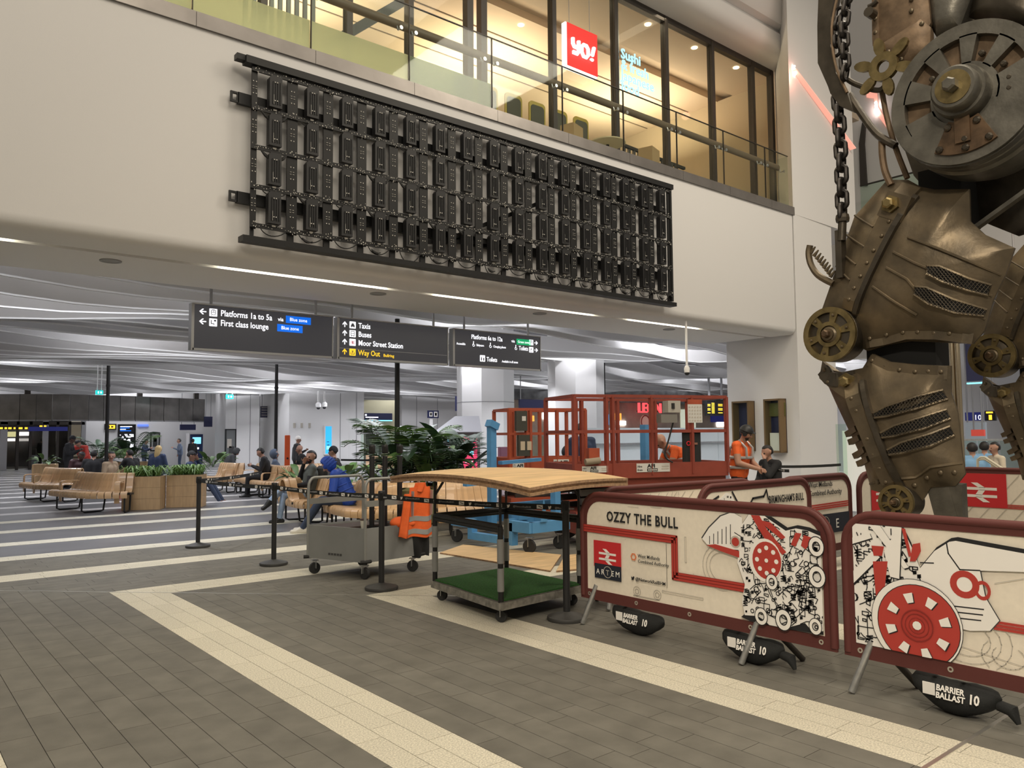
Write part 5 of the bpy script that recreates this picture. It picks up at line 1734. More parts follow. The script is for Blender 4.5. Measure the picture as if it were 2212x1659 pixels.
for i in range(3):
    vs = []
    N = 14
    z0, z1 = 1.137 + .0225 * i, 1.137 + .0225 * i + .021
    d = (.0, .012, -.008)[i]
    fs = []
    def bz(f, g):
        return -.055 * (abs(f - .5) * 2) ** 2.2 - .02 * (abs(g - .5) * 2) ** 2
    for q, z in ((0, z0), (1, z1)):
        for a in range(N + 1):
            for b in range(5):
                f, g = a / N, b / 4
                x = (PB[0][0] * (1 - g) + PB[3][0] * g) * (1 - f) + (PB[1][0] * (1 - g) + PB[2][0] * g) * f
                y = (PB[0][1] * (1 - g) + PB[3][1] * g) * (1 - f) + (PB[1][1] * (1 - g) + PB[2][1] * g) * f
                vs.append((x + d, y + d, z + bz(f, g) + .05))
    M_ = (N + 1) * 5
    for q in (0, 1):
        for a in range(N):
            for b in range(4):
                f = (q * M_ + a * 5 + b, q * M_ + a * 5 + b + 1, q * M_ + a * 5 + b + 6, q * M_ + a * 5 + b + 5)
                fs.append(f if q else f[::-1])
    sh = MB().add(vs, fs)
    t = thing('plywood_sheet', ('bottom', 'middle', 'topmost')[i] + ' sheet of the plywood stack lying on the turf trolley', 'plywood', (4.55, 5.7, z0), group='plywood sheets on the trolley')
    sh.build('sheet_face', 'plywood', t)
    ed = MB()
    loop = [a * 5 for a in range(N + 1)] + [N * 5 + b for b in range(1, 5)] + [a * 5 + 4 for a in range(N - 1, -1, -1)] + [b for b in range(3, 0, -1)]
    L = len(loop)
    ed.add([vs[i_] for i_ in loop] + [vs[M_ + i_] for i_ in loop], [(i_, (i_ + 1) % L, L + (i_ + 1) % L, L + i_) for i_ in range(L)])
    ed.build('sheet_edge', 'ply_edge', t)
for i, (P, lab) in enumerate((([(5.95, 8.72), (6.62, 9.12), (7.0, 7.5), (6.10, 6.72)], 'plywood sheet lying flat on the floor behind the turf trolley'), ([(7.02, 7.45), (7.5, 7.3), (6.9, 6.45), (6.14, 6.66)], 'smaller plywood piece on the floor against the nearest crowd barrier end'))):
    t = thing('plywood_sheet', lab, 'plywood', (P[0][0], P[0][1], 0))
    vs, fs = slab(P[::-1], .001, .019)
    MB().add(vs, fs).build('sheet_board', 'plywood', t)
    for a, b in zip(P, P[1:] + P[:1]):
        MB().bar((*a, .0098), (*b, .0098), .003, .018).build('sheet_edge', 'ply_edge', t)

# ------------------------------------------------------------------ grey box cart
A, B, D = V(4.27, 7.70, 0), V(3.98, 8.50, 0), V(5.02, 7.78, 0)
Cc = B + D - A
ct = thing('box_cart', 'grey steel box cart with tubular handles standing between the belt posts', 'cart', (A + Cc) / 2)
gm = mat('cart_grey', (.205, .21, .205), .5, noise=.05, nscale=4)
Q = [A, D, Cc, B]
for i in range(4):
    a, b = Q[i], Q[(i + 1) % 4]
    MB().bar(a + V(0, 0, .37), b + V(0, 0, .37), .018, .37).build('side_panel', gm, ct)
    c = a + ((A + Cc) / 2 - a) * .12
    caster(c, .065, ct, rot=.3 + i * .4)
    MB().tube([a + V(-.05, .01, .195), a + V(.02, -.02, .195), a + V(.07, .0, .195)], .02, 8).build('bumper', 'black_rubber', ct, smooth=True)
vs, fs = slab([(q.x, q.y) for q in Q], .185, .20)
MB().add(vs, fs).build('floor_board', gm, ct)
vs, fs = slab([(q.x + ((A + Cc) / 2 - q).x * .06, q.y + ((A + Cc) / 2 - q).y * .06) for q in (B, Cc, (Cc + D) / 2, (A + B) / 2)], .515, .535)
MB().add(vs, fs).build('lid_board', mat('lid_brown', (.06, .042, .038), .6), ct)
tg = mat('handle_grey', (.27, .275, .26), .4, metal=.3)
for a, b in ((A, D), (B, Cc)):
    d = (b - a)
    pts = [a + V(0, 0, .2), a + V(0, 0, .98)] + [a + d * (.10 * (1 - math.cos(q * PI / 8))) + V(0, 0, .98 + .11 * math.sin(q * PI / 8)) for q in range(1, 5)]
    pts += [b - d * (.10 * (1 - math.cos(q * PI / 8))) + V(0, 0, .98 + .11 * math.sin(q * PI / 8)) for q in range(4, 0, -1)] + [b + V(0, 0, .98), b + V(0, 0, .2)]
    MB().tube(pts, .017, 10).build('handle', tg, ct, smooth=True)
    MB().bar(a + V(0, 0, .82), b + V(0, 0, .82), .012, .065).build('handle_strip', tg, ct)
nrm = V((B - A).y, -(B - A).x, 0).normalized()
if nrm.dot(A) > 0:
    nrm = -nrm
for k_ in range(5):
    q_ = A + (B - A) * (.62 - .05 * k_) + nrm * .012 + V(0, 0, .25)
    MB().bar(q_, q_ - (B - A) * .035, .003, .022).build('maker_mark', 'print_dark', ct)
# cup on the cart rim
p = A + (B - A) * .06
cu = thing('paper_cup', 'white paper cup with a brown lid on the rim of the grey cart', 'cup', (p.x + .06, p.y + .06, .535))
MB().lathe((p.x + .06, p.y + .06, .536), [(.028, 0), (.04, .10)], 16).build('cup_body', mat('cup_white', (.62, .60, .52), .6), cu, smooth=True)
MB().lathe((p.x + .06, p.y + .06, .636), [(.043, 0), (.043, .012), (.036, .018)], 16).build('cup_lid', mat('cup_lid', (.06, .025, .02), .5), cu, smooth=True)
# ------------------------------------------------------------------ belt posts
def belt_post(loc, lab, base=True, h=1.0, group=None, z0=0.0):
    t = thing('belt_post', lab, 'queue post', (loc[0], loc[1], z0), group=group)
    x, y = loc[0], loc[1]
    if base:
        MB().lathe((x, y, z0), [(.165, 0), (.17, .02), (.165, .032), (.10, .05), (.045, .062), (.03, .07)], 28).build('base', mat('post_base', (.04, .039, .037), .55), t, smooth=True)
    MB().lathe((x, y, z0 + (.05 if base else 0)), [(.03, 0), (.03, h - .13)], 16).build('pole', 'black_paint', t, smooth=True)
    MB().lathe((x, y, z0 + h - .10), [(.03, 0), (.037, .01), (.037, .088), (.033, .10)], 12).build('cassette', 'black_paint', t, smooth=True)
    MB().box((x - .03, y - .025, z0 + h - .05), (.03, .03, .06)).build('belt_clip', 'black_metal', t)
    return t
belt_post((3.75, 11.6), 'belt post farthest left beside the wooden planter')
belt_post((3.94, 9.37), 'belt post standing left of the grey box cart')
belt_post((4.15, 7.14), 'belt post in front of the grey box cart')
belt_post((4.66, 4.93), 'belt post beside the left end of the front crowd barrier')
belt_post((11.7, 16.8), 'distant belt post behind the red lift and the palms')
belt_post((12.9, 8.3), 'distant belt post in front of the white column')
for k_, (u, x, y, z0, h) in enumerate(((745, 4.55, 8.05, .20, 1.26), (783, 4.72, 8.05, .20, 1.26), (823, 4.86, 7.95, .20, 1.26))):
    belt_post((x, y), ('left', 'middle', 'right')[k_] + ' one of three spare belt posts standing upright inside the grey cart', base=False, h=h, z0=z0, group='spare belt posts in the cart')
def belt(a, b, lab, sag=.02, z=.945, n=8, marks=3):
    t = thing('retractable_belt', lab, 'belt', ((a[0] + b[0]) / 2, (a[1] + b[1]) / 2, z))
    a, b = V(a[0], a[1], z), V(b[0], b[1], z)
    d = (b - a)
    L = d.length
    dn = d.normalized()
    nn = V(dn.y, -dn.x, 0)
    if nn.dot(a) > 0:
        nn = -nn
    m = MB()
    P = [a + d * (i / n) - V(0, 0, sag * 4 * (i / n) * (1 - i / n)) for i in range(n + 1)]
    for p, q in zip(P[:-1], P[1:]):
        m.bar(p, q, .004, .05)
    m.build('belt_band', 'black_cloth', t)
    ex = dn if dn.dot(_r) > 0 else -dn
    s0 = a if dn.dot(_r) > 0 else b
    for i in range(marks):
        f = (i + .3) / marks
        p = s0 + ex * L * f - V(0, 0, sag * 4 * f * (1 - f)) + nn * .005
        e = MB().box(p + ex * .05, (.001, .065, .032), Matrix((nn, ex, V(0, 0, 1))).transposed()).build('belt_mark', 'print_white', t)
        MB().box(p + ex * .055 + nn * .0012, (.001, .04, .007), Matrix((nn, (ex + V(0, 0, -.3)).normalized(), V(0, 0, 1))).transposed()).build('belt_mark_stroke', 'print_dark', e)
        bp = [(0, .12), (.25, .06), (.55, .10), (.82, .35), (.88, .62), (1.0, .78), (.88, .78), (.8, .86), (.66, .92), (.5, .82), (.46, .64), (.28, .70), (.06, .88), (.05, .62), (.14, .32), (.24, .24)]
        MB().prism([(q[0] * .035, q[1] * .035) for q in bp], p + ex * .14 - V(0, 0, .018), ex, (0, 0, 1), nn, .001).build('bird_mark', 'print_white', t)
        text('@NetworkRailBHM', p + ex * .21 - V(0, 0, .008), ex, (0, 0, 1), .024, mat('belt_print', (.35, .35, .36), .7), t, name='belt_lettering')
    return t
belt((3.94, 9.37), (4.15, 7.14), 'black printed belt from the second post to the post by the cart', marks=5)
belt((4.15, 7.14), (4.66, 4.93), 'black printed belt crossing in front of the turf trolley', marks=5)
belt((3.75, 11.6), (3.94, 9.37), 'black printed belt between the two posts on the left', marks=3)
belt((3.75, 11.6), (5.4, 13.4), 'black printed belt running back from the leftmost post past the seated man', marks=3)
belt((11.7, 16.8), (9.6, 18.6), 'distant black belt behind the palms', marks=0)
belt((11.7, 16.8), (13.0, 15.4), 'distant black belt towards the orange lift', marks=0)
belt((12.9, 8.3), (11.6, 7.0), 'distant printed belt in front of the white column', marks=2)
belt((12.9, 8.3), (14.4, 7.6), 'distant belt running right from the post by the white column', marks=0)

# ------------------------------------------------------------------ orange hi-vis jacket hung on the cart handle
org = mat('hivis_orange', (.80, .13, .022), .75, noise=.08, nscale=10, bump=.25, bscale=25)
slv = mat('hivis_silver', (.42, .43, .43), .35, metal=.4)
jk = thing('hivis_jacket', 'orange high visibility jacket with silver bands hanging on the grey cart', 'jacket', (5.02, 7.72, .3))
ex = (D - A).normalized()
fn = V(ex.y, -ex.x, 0)
if fn.dot(D) > 0:
    fn = -fn
J0 = A + ex * .50 + fn * .03
rj = random.Random(8)
def drape(name, w0, w1, z1, z0, m, parent, off=0.0, amp=.02, ph=0.0, xs=0.0, th=.03, fr=(0, 1)):
    N, M_ = 14, 12
    vs, fs = [], []
    for sd in (1, -1):
        for i in range(M_ + 1):
            f = fr[0] + (fr[1] - fr[0]) * i / M_
            z = z1 + (z0 - z1) * f
            w = w0 + (w1 - w0) * f
            for j in range(N + 1):
                g = j / N
                e = math.sin(PI * g) ** .5
                dd = off + sd * th * e + amp * math.sin(g * 9 + ph + f * 2.5) * (.3 + f)
                vs.append(J0 + ex * (xs * f + w * (g - .5) + .24) + fn * dd + V(0, 0, z + .012 * math.sin(g * 7 + ph) * f))
    S = (M_ + 1) * (N + 1)
    for q in (0, 1):
        for i in range(M_):
            for j in range(N):
                a = q * S + i * (N + 1) + j
                f = (a, a + 1, a + N + 2, a + N + 1)
                fs.append(f if q == 0 else f[::-1])
    rim = [j for j in range(N + 1)] + [i * (N + 1) + N for i in range(1, M_ + 1)] + [M_ * (N + 1) + j for j in range(N - 1, -1, -1)] + [i * (N + 1) for i in range(M_ - 1, 0, -1)]
    fs += [(rim[i], rim[(i + 1) % len(rim)], S + rim[(i + 1) % len(rim)], S + rim[i]) for i in range(len(rim))]
    return MB().add(vs, fs).build(name, m, parent, smooth=True)
drape('jacket_body', .30, .40, .97, .40, org, jk)
J0 = J0 - ex * .20
drape('left_sleeve', .10, .13, .90, .42, org, jk, .03, .01, 1, -.06, .035)
J0 = J0 + ex * .20
drape('collar', .16, .20, 1.02, .93, org, jk, .01, .01, 2)
for f0 in (.58, .84):
    drape('silver_band', .305, .405, .97, .40, slv, jk, 0, .0205, 0, 0, .0345, (f0, f0 + .10))
for x in (.10, .38):
    MB().bar(J0 + ex * x + fn * .045 + V(0, 0, .93), J0 + ex * (x - .01) + fn * .045 + V(0, 0, .65), .006, .045, up=fn).build('silver_band', slv, jk)
tz = thing('work_trousers', 'black work trousers hanging below the orange jacket', 'trousers', (5.0, 7.7, .15))
drape('trouser_legs', .34, .22, .52, .17, 'black_cloth', tz, -.03, .02, 3, .03)
oc = thing('orange_garment', 'crumpled orange garment stuffed in the grey cart', 'garment', (4.75, 7.85, .55))
MB().ball((4.78, 7.80, .575), (.13, .10, .07), 14, 9).ball((4.86, 7.78, .56), (.10, .08, .05), 12, 7).build('folded_cloth', org, oc, smooth=True)
del oc['category']
tag(oc, 'crumpled orange garment lying in the grey cart beside the jacket', 'garment')
# olive coat on the bench behind
# ------------------------------------------------------------------ blue steel stillage on casters
bl = mat('blue_steel', (.085, .27, .52), .45, noise=.06, nscale=8)
bs = thing('steel_trolley', 'light blue steel trolley frame with tall posts on casters behind the plywood', 'trolley', (7.6, 8.7, 0))
def bb(a, b, w, h, name, up=None):
    return MB().bar(a, b, w, h, up).build(name, bl, bs)
bb((6.80, 9.60, .30), (6.80, 9.10, .30), .10, .12, 'foot_rail')
bb((6.80, 9.14, .30), (6.80, 9.14, .08), .10, .10, 'drop_leg')
bb((6.80, 9.12, .13), (6.82, 8.24, .13), .10, .10, 'low_rail')
bb((6.82, 8.26, .38), (6.82, 8.26, .08), .10, .10, 'drop_leg')
bb((6.82, 8.30, .34), (6.82, 7.86, .34), .10, .14, 'foot_rail')
bb((6.80, 9.58, .30), (8.3, 9.58, .30), .10, .12, 'side_rail')
bb((6.82, 7.90, .34), (7.50, 7.90, .34), .10, .14, 'side_rail')
bb((6.95, 9.00, .50), (8.5, 9.10, .50), .10, .12, 'centre_rail')
bb((7.05, 9.00, .18), (7.05, 9.00, 1.70), .10, .10, 'tall_post')
MB().box((7.05, 8.98, 1.71), (.16, .13, .10), Matrix.Rotation(.4, 3, 'Y')).build('post_head', bl, bs)
bb((6.6, 9.05, .92), (8.75, 9.12, .98), .09, .16, 'beam')
MB().prism([(-.10, -.06), (.10, -.06), (.06, .08), (-.06, .08)], (7.75, 9.02, .95), (1, 0, 0), (0, 0, 1), (0, -1, 0), .012).build('gusset_plate', bl, bs)
bb((7.15, 8.93, 1.16), (7.9, 8.92, 1.19), .10, .05, 'side_arm')
bb((7.42, 8.05, .40), (7.42, 8.05, .95), .10, .10, 'short_post')
bb((7.42, 8.05, .92), (7.42, 9.05, .92), .08, .10, 'cross_beam')
bb((7.15, 8.5, .38), (7.15, 8.5, .60), .16, .16, 'block')
bb((6.9, 8.5, .36), (7.5, 8.5, .36), .08, .08, 'cross_rail')
bb((7.42, 7.9, .34), (7.42, 9.58, .34), .08, .10, 'cross_rail')
MB().prism([(0, 0), (.12, 0), (.06, .30)], (6.95, 7.84, .41), (1, 0, 0), (0, 0, 1), (0, -1, 0), .012).build('locating_fin', bl, bs)
for p in ((6.80, 9.52), (6.86, 7.96), (8.2, 9.5), (7.44, 8.0)):
    caster((*p, 0), .09, bs, .05, .5)

_d = _ray(1393, 938)
bp = thing('steel_post', 'light blue steel post rising behind the nearer lift platform', 'post', (_d.x * 13.6, _d.y * 13.6, 0))
MB().bar((_d.x * 13.6, _d.y * 13.6, 0.02), (_d.x * 13.6, _d.y * 13.6, 1.72), .12, .12).build('post_tube', bl, bp)
MB().box((_d.x * 13.6, _d.y * 13.6, .01), (.3, .3, .02)).build('foot_plate', bl, bp)
# ------------------------------------------------------------------ red scissor lifts
red = mat('lift_red', (.25, .050, .031), .5, noise=.1, nscale=6)
red2 = mat('lift_orange_red', (.36, .072, .032), .5, noise=.1, nscale=6)
tagw = mat('plate_white', (.62, .61, .57), .5)
def lift(P1, P2, depth, lab, rm, zd, zm, zt, posts, ext=True):
    P1, P2 = V(*P1), V(*P2)
    ex = (P2 - P1).normalized()
    ey = V(-ex.y, ex.x, 0)
    L = (P2 - P1).length
    t = thing('scissor_lift', lab, 'lift', P1 + ex * L / 2 + ey * depth / 2)
    Rm = Matrix((ex, ey, V(0, 0, 1))).transposed()
    def pt(a, b, z):
        return P1 + ex * a + ey * b + V(0, 0, z)
    def box(a0, a1, b0, b1, z0, z1, name, m=rm):
        return MB().box(pt((a0 + a1) / 2, (b0 + b1) / 2, (z0 + z1) / 2), (a1 - a0, b1 - b0, z1 - z0), Rm).build(name, m, t)
    box(0, L, 0, depth, zd - .02, zd + .03, 'platform_floor', 'dark_bronze_frame')
    for b in (0, depth):
        box(0, L, b - .02, b + .02, zd - .04, zd + .17, 'toe_board')
    for a in (0, L):
        box(a - .02, a + .02, 0, depth, zd - .04, zd + .17, 'toe_board')
    for b in (0, depth):
        for z in (zm, zt):
            MB().bar(pt(0, b, z), pt(L, b, z), .045, .045).build('guard_rail', rm, t)
        for a in posts:
            MB().bar(pt(a * L, b, zd), pt(a * L, b, zt), .05, .05).build('guard_post', rm, t)
    for a in (0, L):
        for z in (zm, zt):
            MB().bar(pt(a, 0, z), pt(a, depth, z), .045, .045).build('guard_rail', rm, t)
    # chassis, folded scissor arms, wheels
    box(.05, L - .05, .08, depth - .08, .18, .48, 'chassis')
    for i in range(3):
        for b in (.15, depth - .15):
            MB().bar(pt(.15, b, .50 + .12 * i), pt(L - .15, b, .60 + .12 * i), .05, .09).build('scissor_arm', 'dark_bronze_frame', t)
    box(.0, L, .05, depth - .05, zd - .16, zd - .02, 'platform_beam')
    for a in (.28, L - .28):
        for b in (.06, depth - .06):
            MB().lathe(pt(a, b, .19), [(.12, -.06), (.19, -.055), (.19, .055), (.12, .06)], 20, R=Matrix((ex, V(0, 0, 1), -ey)).transposed()).build('wheel', mat('tyre_grey', (.09, .085, .078), .8), t, smooth=True)
    return t, pt, Rm, L, ex, ey
def afi(t, pt, ex, a, z, s, wide=True):
    o = pt(a, -.024, z)
    w = 5.6 * s if wide else 3.4 * s
    MB().prism([(0, 0), (w, 0), (w, 1.3 * s), (0, 1.3 * s)], o, ex, (0, 0, 1), ex.cross(V(0, 0, 1)), .003).build('hire_plate', tagw, t)
    nn = ex.cross(V(0, 0, 1)) * .005
    text('Hire', o + ex * .15 * s + V(0, 0, .72 * s) + nn, ex, (0, 0, 1), .42 * s, 'print_dark', t, name='plate_lettering', bold=.02)
    text('from', o + ex * .15 * s + V(0, 0, .2 * s) + nn, ex, (0, 0, 1), .42 * s, 'print_dark', t, name='plate_lettering', bold=.02)
    text('AFI', o + ex * (1.8 if wide else 1.25) * s + V(0, 0, (.66 if wide else .25) * s) + nn, ex, (0, 0, 1), (.75 if wide else 1.1) * s, 'print_black', t, name='plate_lettering', bold=.04, sx=1.25)
    if wide:
        MB().prism([(1.75 * s, .1 * s), (3.5 * s, .1 * s), (3.5 * s, .52 * s), (1.75 * s, .52 * s)], o, ex, (0, 0, 1), ex.cross(V(0, 0, 1)), .003, .003).build('plate_block', 'print_black', t)
        for k_ in range(6):
            MB().prism([((1.9 + .26 * k_) * s, .2 * s), ((2.06 + .26 * k_) * s, .2 * s), ((2.06 + .26 * k_) * s, .42 * s), ((1.9 + .26 * k_) * s, .42 * s)], o, ex, (0, 0, 1), ex.cross(V(0, 0, 1)), .003, .006).build('plate_mark', tagw, t)
        for z_ in (.75, .4):
            MB().prism([(4.2 * s, z_ * s), (5.4 * s, z_ * s), (5.4 * s, (z_ + .16) * s), (4.2 * s, (z_ + .16) * s)], o, ex, (0, 0, 1), ex.cross(V(0, 0, 1)), .003, .003).build('plate_line', 'print_grey', t)
T2, pt, Rm, L, ex, ey = lift((7.62, 7.87, 0), (9.90, 6.98, 0), 1.10, 'nearer dark red scissor lift with a long railed platform and control box', red, .98, 1.60, 2.10, (0, .2, .24, .49, .76, 1.0))
afi(T2, pt, ex, .94, 1.02, .095)
afi(T2, pt, ex, .10, 1.03, .07)
MB().prism([(0, 0), (.24, 0), (.24, .33), (0, .33)], pt(1.78, -.03, 1.72), ex, (0, 0, 1), -ey, .006).build('instruction_card', tagw, T2)
MB().prism([(0, .27), (.24, .27), (.24, .34), (0, .34)], pt(1.78, -.03, 1.72), ex, (0, 0, 1), -ey, .007).build('card_header', red2, T2)
for r_ in range(5):
    for c_ in range(5):
        MB().prism(circ(.014, 8, .03 + .045 * c_, .03 + .05 * r_), pt(1.78, -.037, 1.72), ex, (0, 0, 1), -ey, .002).build('card_pictogram', 'print_grey', T2)
bx = MB().box(pt(1.42, -.06, 1.78), (.26, .14, .12), Rm).build('control_box', mat('control_grey', (.20, .19, .17), .5), T2)
MB().box(pt(1.50, -.06, 1.95), (.20, .16, .17), Rm).build('control_head', mat('control_pale', (.42, .40, .35), .5), T2)
MB().tube([pt(1.48, -.13, 1.92), pt(1.48, -.13, 2.0)], .03, 10).build('joystick', 'black_rubber', T2, smooth=True)
MB().tube(spline([pt(1.52, -.07, 1.74), pt(1.45, -.06, 1.5), pt(1.38, -.05, 1.25), pt(1.5, -.06, 1.15)], 6), .012, 6).build('control_cable', 'black_rubber', T2, smooth=True)
MB().tube([pt(.14, -.05, 1.18), pt(.36, -.05, 1.20)], .045, 12).build('document_tube', mat('canvas', (.30, .25, .18), .8), T2, smooth=True)
MB().box(pt(.28, .0, 1.30), (.16, .10, .14), Rm).build('gate_latch', red2, T2)
cb = thing('canvas_bag', 'black bag hanging on the rail of the nearer red lift', 'bag', pt(1.87, .0, 1.15))
MB().rbox(pt(1.88, .05, 1.36), (.30, .08, .50), .03, Rm).build('bag_body', 'black_cloth', cb)
MB().ringp(circ(.035, 14), circ(.022, 14), pt(1.80, .0, 1.42), ex, (0, 0, 1), -ey, .004).build('bag_mark', 'print_logo_red', cb)
MB().prism([(0, 0), (.09, 0), (.09, .03), (0, .03)], pt(1.86, .0, 1.40), ex, (0, 0, 1), -ey, .004).build('bag_mark', mat('bag_print', (.25, .12, .08), .7), cb)
T1, pt, Rm, L, ex, ey = lift((8.53, 10.40, 0), (9.86, 9.90, 0), .85, 'farther orange red scissor lift behind the blue steel trolley', red2, 1.0, 1.58, 2.0, (0, .22, .27, .62, 1.0))
afi(T1, pt, ex, .80, 1.02, .085, False)
afi(T1, pt, ex, .05, 1.0, .06, False)
MB().box(pt(.20, -.04, 1.80), (.20, .10, .34), Rm).build('manual_case', mat('case_green', (.045, .045, .035), .6), T1)
MB().prism([(0, 0), (.07, 0), (.07, .08), (0, .08)], pt(.20, -.095, 1.80), ex, (0, 0, 1), -ey, .002).build('case_label', tagw, T1)
MB().box(pt(.24, -.04, 1.38), (.20, .10, .36), Rm).build('manual_case', 'case_green', T1)
for a in (.17, .29):
    MB().prism([(0, 0), (.08, 0), (.08, .15), (0, .15)], pt(a, -.095, 1.30), ex, (0, 0, 1), -ey, .002).build('paper_notice', mat('paper', (.50, .42, .30), .8), T1)
# ------------------------------------------------------------------ slatted bentwood benches
mat('bench_wood', (.56, .36, .19), .38, wood=6.0, noise=.10, nscale=4, rand=.10, coat=.3)
def ribbon(prof, th, w):
    n = len(prof)
    P = [V(0, p[0], p[1]) for p in prof]
    off = []
    for i in range(n):
        t = (P[min(i + 1, n - 1)] - P[max(i - 1, 0)]).normalized()
        off.append(V(0, -t.z, t.y) * th)
    vs = []
    for x in (-w / 2, w / 2):
        vs += [p + V(x, 0, 0) for p in P] + [p - o + V(x, 0, 0) for p, o in zip(P, off)]
    fs = []
    for i in range(n - 1):
        fs += [(i, i + 1, 2 * n + i + 1, 2 * n + i), (n + i, 3 * n + i, 3 * n + i + 1, n + i + 1), (i, n + i, n + i + 1, i + 1), (2 * n + i, 2 * n + i + 1, 3 * n + i + 1, 3 * n + i)]
    fs += [(0, 2 * n, 3 * n, n), (n - 1, 2 * n - 1, 4 * n - 1, 3 * n - 1)]
    return MB().add(vs, fs)
prof = [(.015, .31), (.0, .36), (.005, .405), (.03, .435), (.08, .448), (.18, .44), (.32, .425), (.42, .425), (.465, .455), (.50, .54), (.54, .68), (.575, .775), (.605, .81), (.645, .815), (.68, .785), (.695, .72), (.70, .60)]
sl = ribbon(prof, .02, .128)
SLAT = sl.mesh('bench_slat', True, 60)
SLAT.materials.append(MATS['bench_wood'])
arm = ribbon([(.10, .20), (.095, .50), (.10, .60), (.13, .64), (.20, .65), (.48, .645)], .018, .10)
ARM = arm.mesh('armrest', True, 60)
ARM.materials.append(MATS['bench_wood'])
def bench(pts, lab, arms=(), gaps=()):
    P = [Vector((p[0], p[1], 0)) for p in pts]
    P = spline(P, 8) if len(P) > 2 else P
    L = [0]
    for a, b in zip(P[:-1], P[1:]):
        L.append(L[-1] + (b - a).length)
    t = thing('bench', lab, 'bench', P[len(P) // 2], group='slatted wooden benches')
    n = int(L[-1] / .142)
    for i in range(n):
        d = (i + .5) * L[-1] / n
        k = max(j for j in range(len(L) - 1) if L[j] <= d)
        c = P[k] + (P[k + 1] - P[k]) * ((d - L[k]) / (L[k + 1] - L[k]))
        tg_ = (P[k + 1] - P[k]).normalized()
        an = math.atan2(tg_.y, tg_.x)
        for me, nm in ([(SLAT, 'bench_slat')] if i not in gaps else []) + ([(ARM, 'armrest')] if i in arms else []):
            o = bpy.data.objects.new(nm, me)
            COL.objects.link(o)
            o.parent = t
            o.matrix_parent_inverse = wm(t).inverted()
            o.location = c
            o.rotation_euler = (0, 0, an)
        if i % 8 == 1 or i == n - 1:
            R = Matrix.Rotation(an, 3, 'Z')
            leg = [c + R @ V(0, y, z) for y, z in ((.66, .55), (.60, .30), (.56, .03), (.50, .015), (.16, .015), (.10, .04), (.10, .40))]
            MB().tube(leg, .018, 8).build('leg_frame', 'black_metal', t, smooth=True)
    R = None
    # dark under-rail following the bench
    m = MB()
    for k in range(len(P) - 1):
        tg_ = (P[k + 1] - P[k]).normalized()
        nn = V(-tg_.y, tg_.x, 0)
        m.bar(P[k] + nn * .3 + V(0, 0, .385), P[k + 1] + nn * .3 + V(0, 0, .385), .22, .04)
    m.build('under_rail', 'black_metal', t)
    return t
def gp(*q):
    return [on_z(u, v, .44) for u, v in q]
bench(gp((40, 1042), (75, 1046), (135, 1047)), 'farthest left slatted wooden bench at the edge of the photo', arms=(0, 6))
bench(gp((104, 1058), (180, 1064), (275, 1063)), 'slatted wooden bench directly left of the two wooden planters', arms=(2, 15))
bench(gp((432, 1028), (470, 1031), (515, 1031)), 'slatted wooden bench behind the right wooden planter', arms=(8,))
bench(gp((508, 1030), (560, 1040), (640, 1040), (735, 1030)), 'long slatted wooden bench behind the seated man in jeans', arms=(3, 18))
bench(gp((600, 1072), (650, 1083), (712, 1076)), 'slatted wooden bench the man in jeans is sitting on', arms=(11,))
bench(gp((697, 1088), (750, 1100), (850, 1102), (930, 1100)), 'curved golden slatted bench behind the grey box cart', arms=(0,))
bench(gp((945, 1098), (1020, 1096), (1110, 1090)), 'golden slatted bench seen under the plywood sheets', arms=(0,))
bench(gp((790, 1006), (850, 1005), (905, 1003)), 'distant slatted bench behind the low green plants', arms=())
# olive coat over the bench back
oc2 = thing('olive_coat', 'olive green coat draped over the golden bench back', 'coat', (7.7, 11.2, .5))
q = on_z(900, 1072, .84)
MB().rbox((q.x + .1, q.y + .15, .70), (.42, .12, .46), .05, -.6).build('coat_body', mat('olive', (.12, .11, .045), .9, bump=.3, bscale=20), oc2)

# ------------------------------------------------------------------ wooden planters and plants
mat('planter_wood', (.50, .33, .17), .5, wood=14.0, noise=.12, nscale=2.5)
lg = mat('leaf_green', (.075, .15, .035), .55, rand=.25, noise=.2, nscale=6)
ld = mat('leaf_dark', (.022, .055, .022), .5, rand=.3, noise=.2, nscale=6)
ly_ = mat('leaf_pale', (.16, .21, .08), .55, rand=.25)
soil = mat('soil', (.03, .022, .016), .9)
def leaf_mesh(name, L, W, droop, m, n=7, fold=.15):
    vs, fs = [], []
    for i in range(n + 1):
        f = i / n
        w = W * (math.sin(PI * min(1, f * .96 + .03)) ** .8)
        x = L * f * math.cos(droop * f * .6)
        z = L * f * (.55 - droop * f * .5)
        vs += [(x, -w / 2, z + fold * w), (x, 0, z), (x, w / 2, z + fold * w)]
    for i in range(n):
        a = 3 * i
        fs += [(a, a + 1, a + 4, a + 3), (a + 1, a + 2, a + 5, a + 4)]
    m_ = MB().add(vs, fs)
    # give it thickness
    k = len(m_.v)
    me = m_.mesh(name, True, 80)
    me.materials.append(MATS[m] if isinstance(m, str) else m)
    return me
def frond_mesh(name, L, m, n=16, w=.5):
    mb = MB()
    sp = [V(L * f * math.cos(f * .7), 0, L * f * (.8 - .75 * f)) for f in [i / n for i in range(n + 1)]]
    mb.tube(sp, .006, 5)
    for i in range(2, n + 1):
        f = i / n
        ll = w * L * (math.sin(PI * (f * .85 + .08)))
        for s in (-1, 1):
            a = sp[i]
            b = a + V(.35 * ll, s * ll * .75, -.12 * ll)
            c = (a + b) / 2 + V(0, 0, .06 * ll)
            d = V(.018, -s * .012, 0)
            mb.add([a, c - d, b, c + d], [(0, 1, 2, 3)])
    me = mb.mesh(name, False)
    me.materials.append(MATS[m] if isinstance(m, str) else m)
    return me
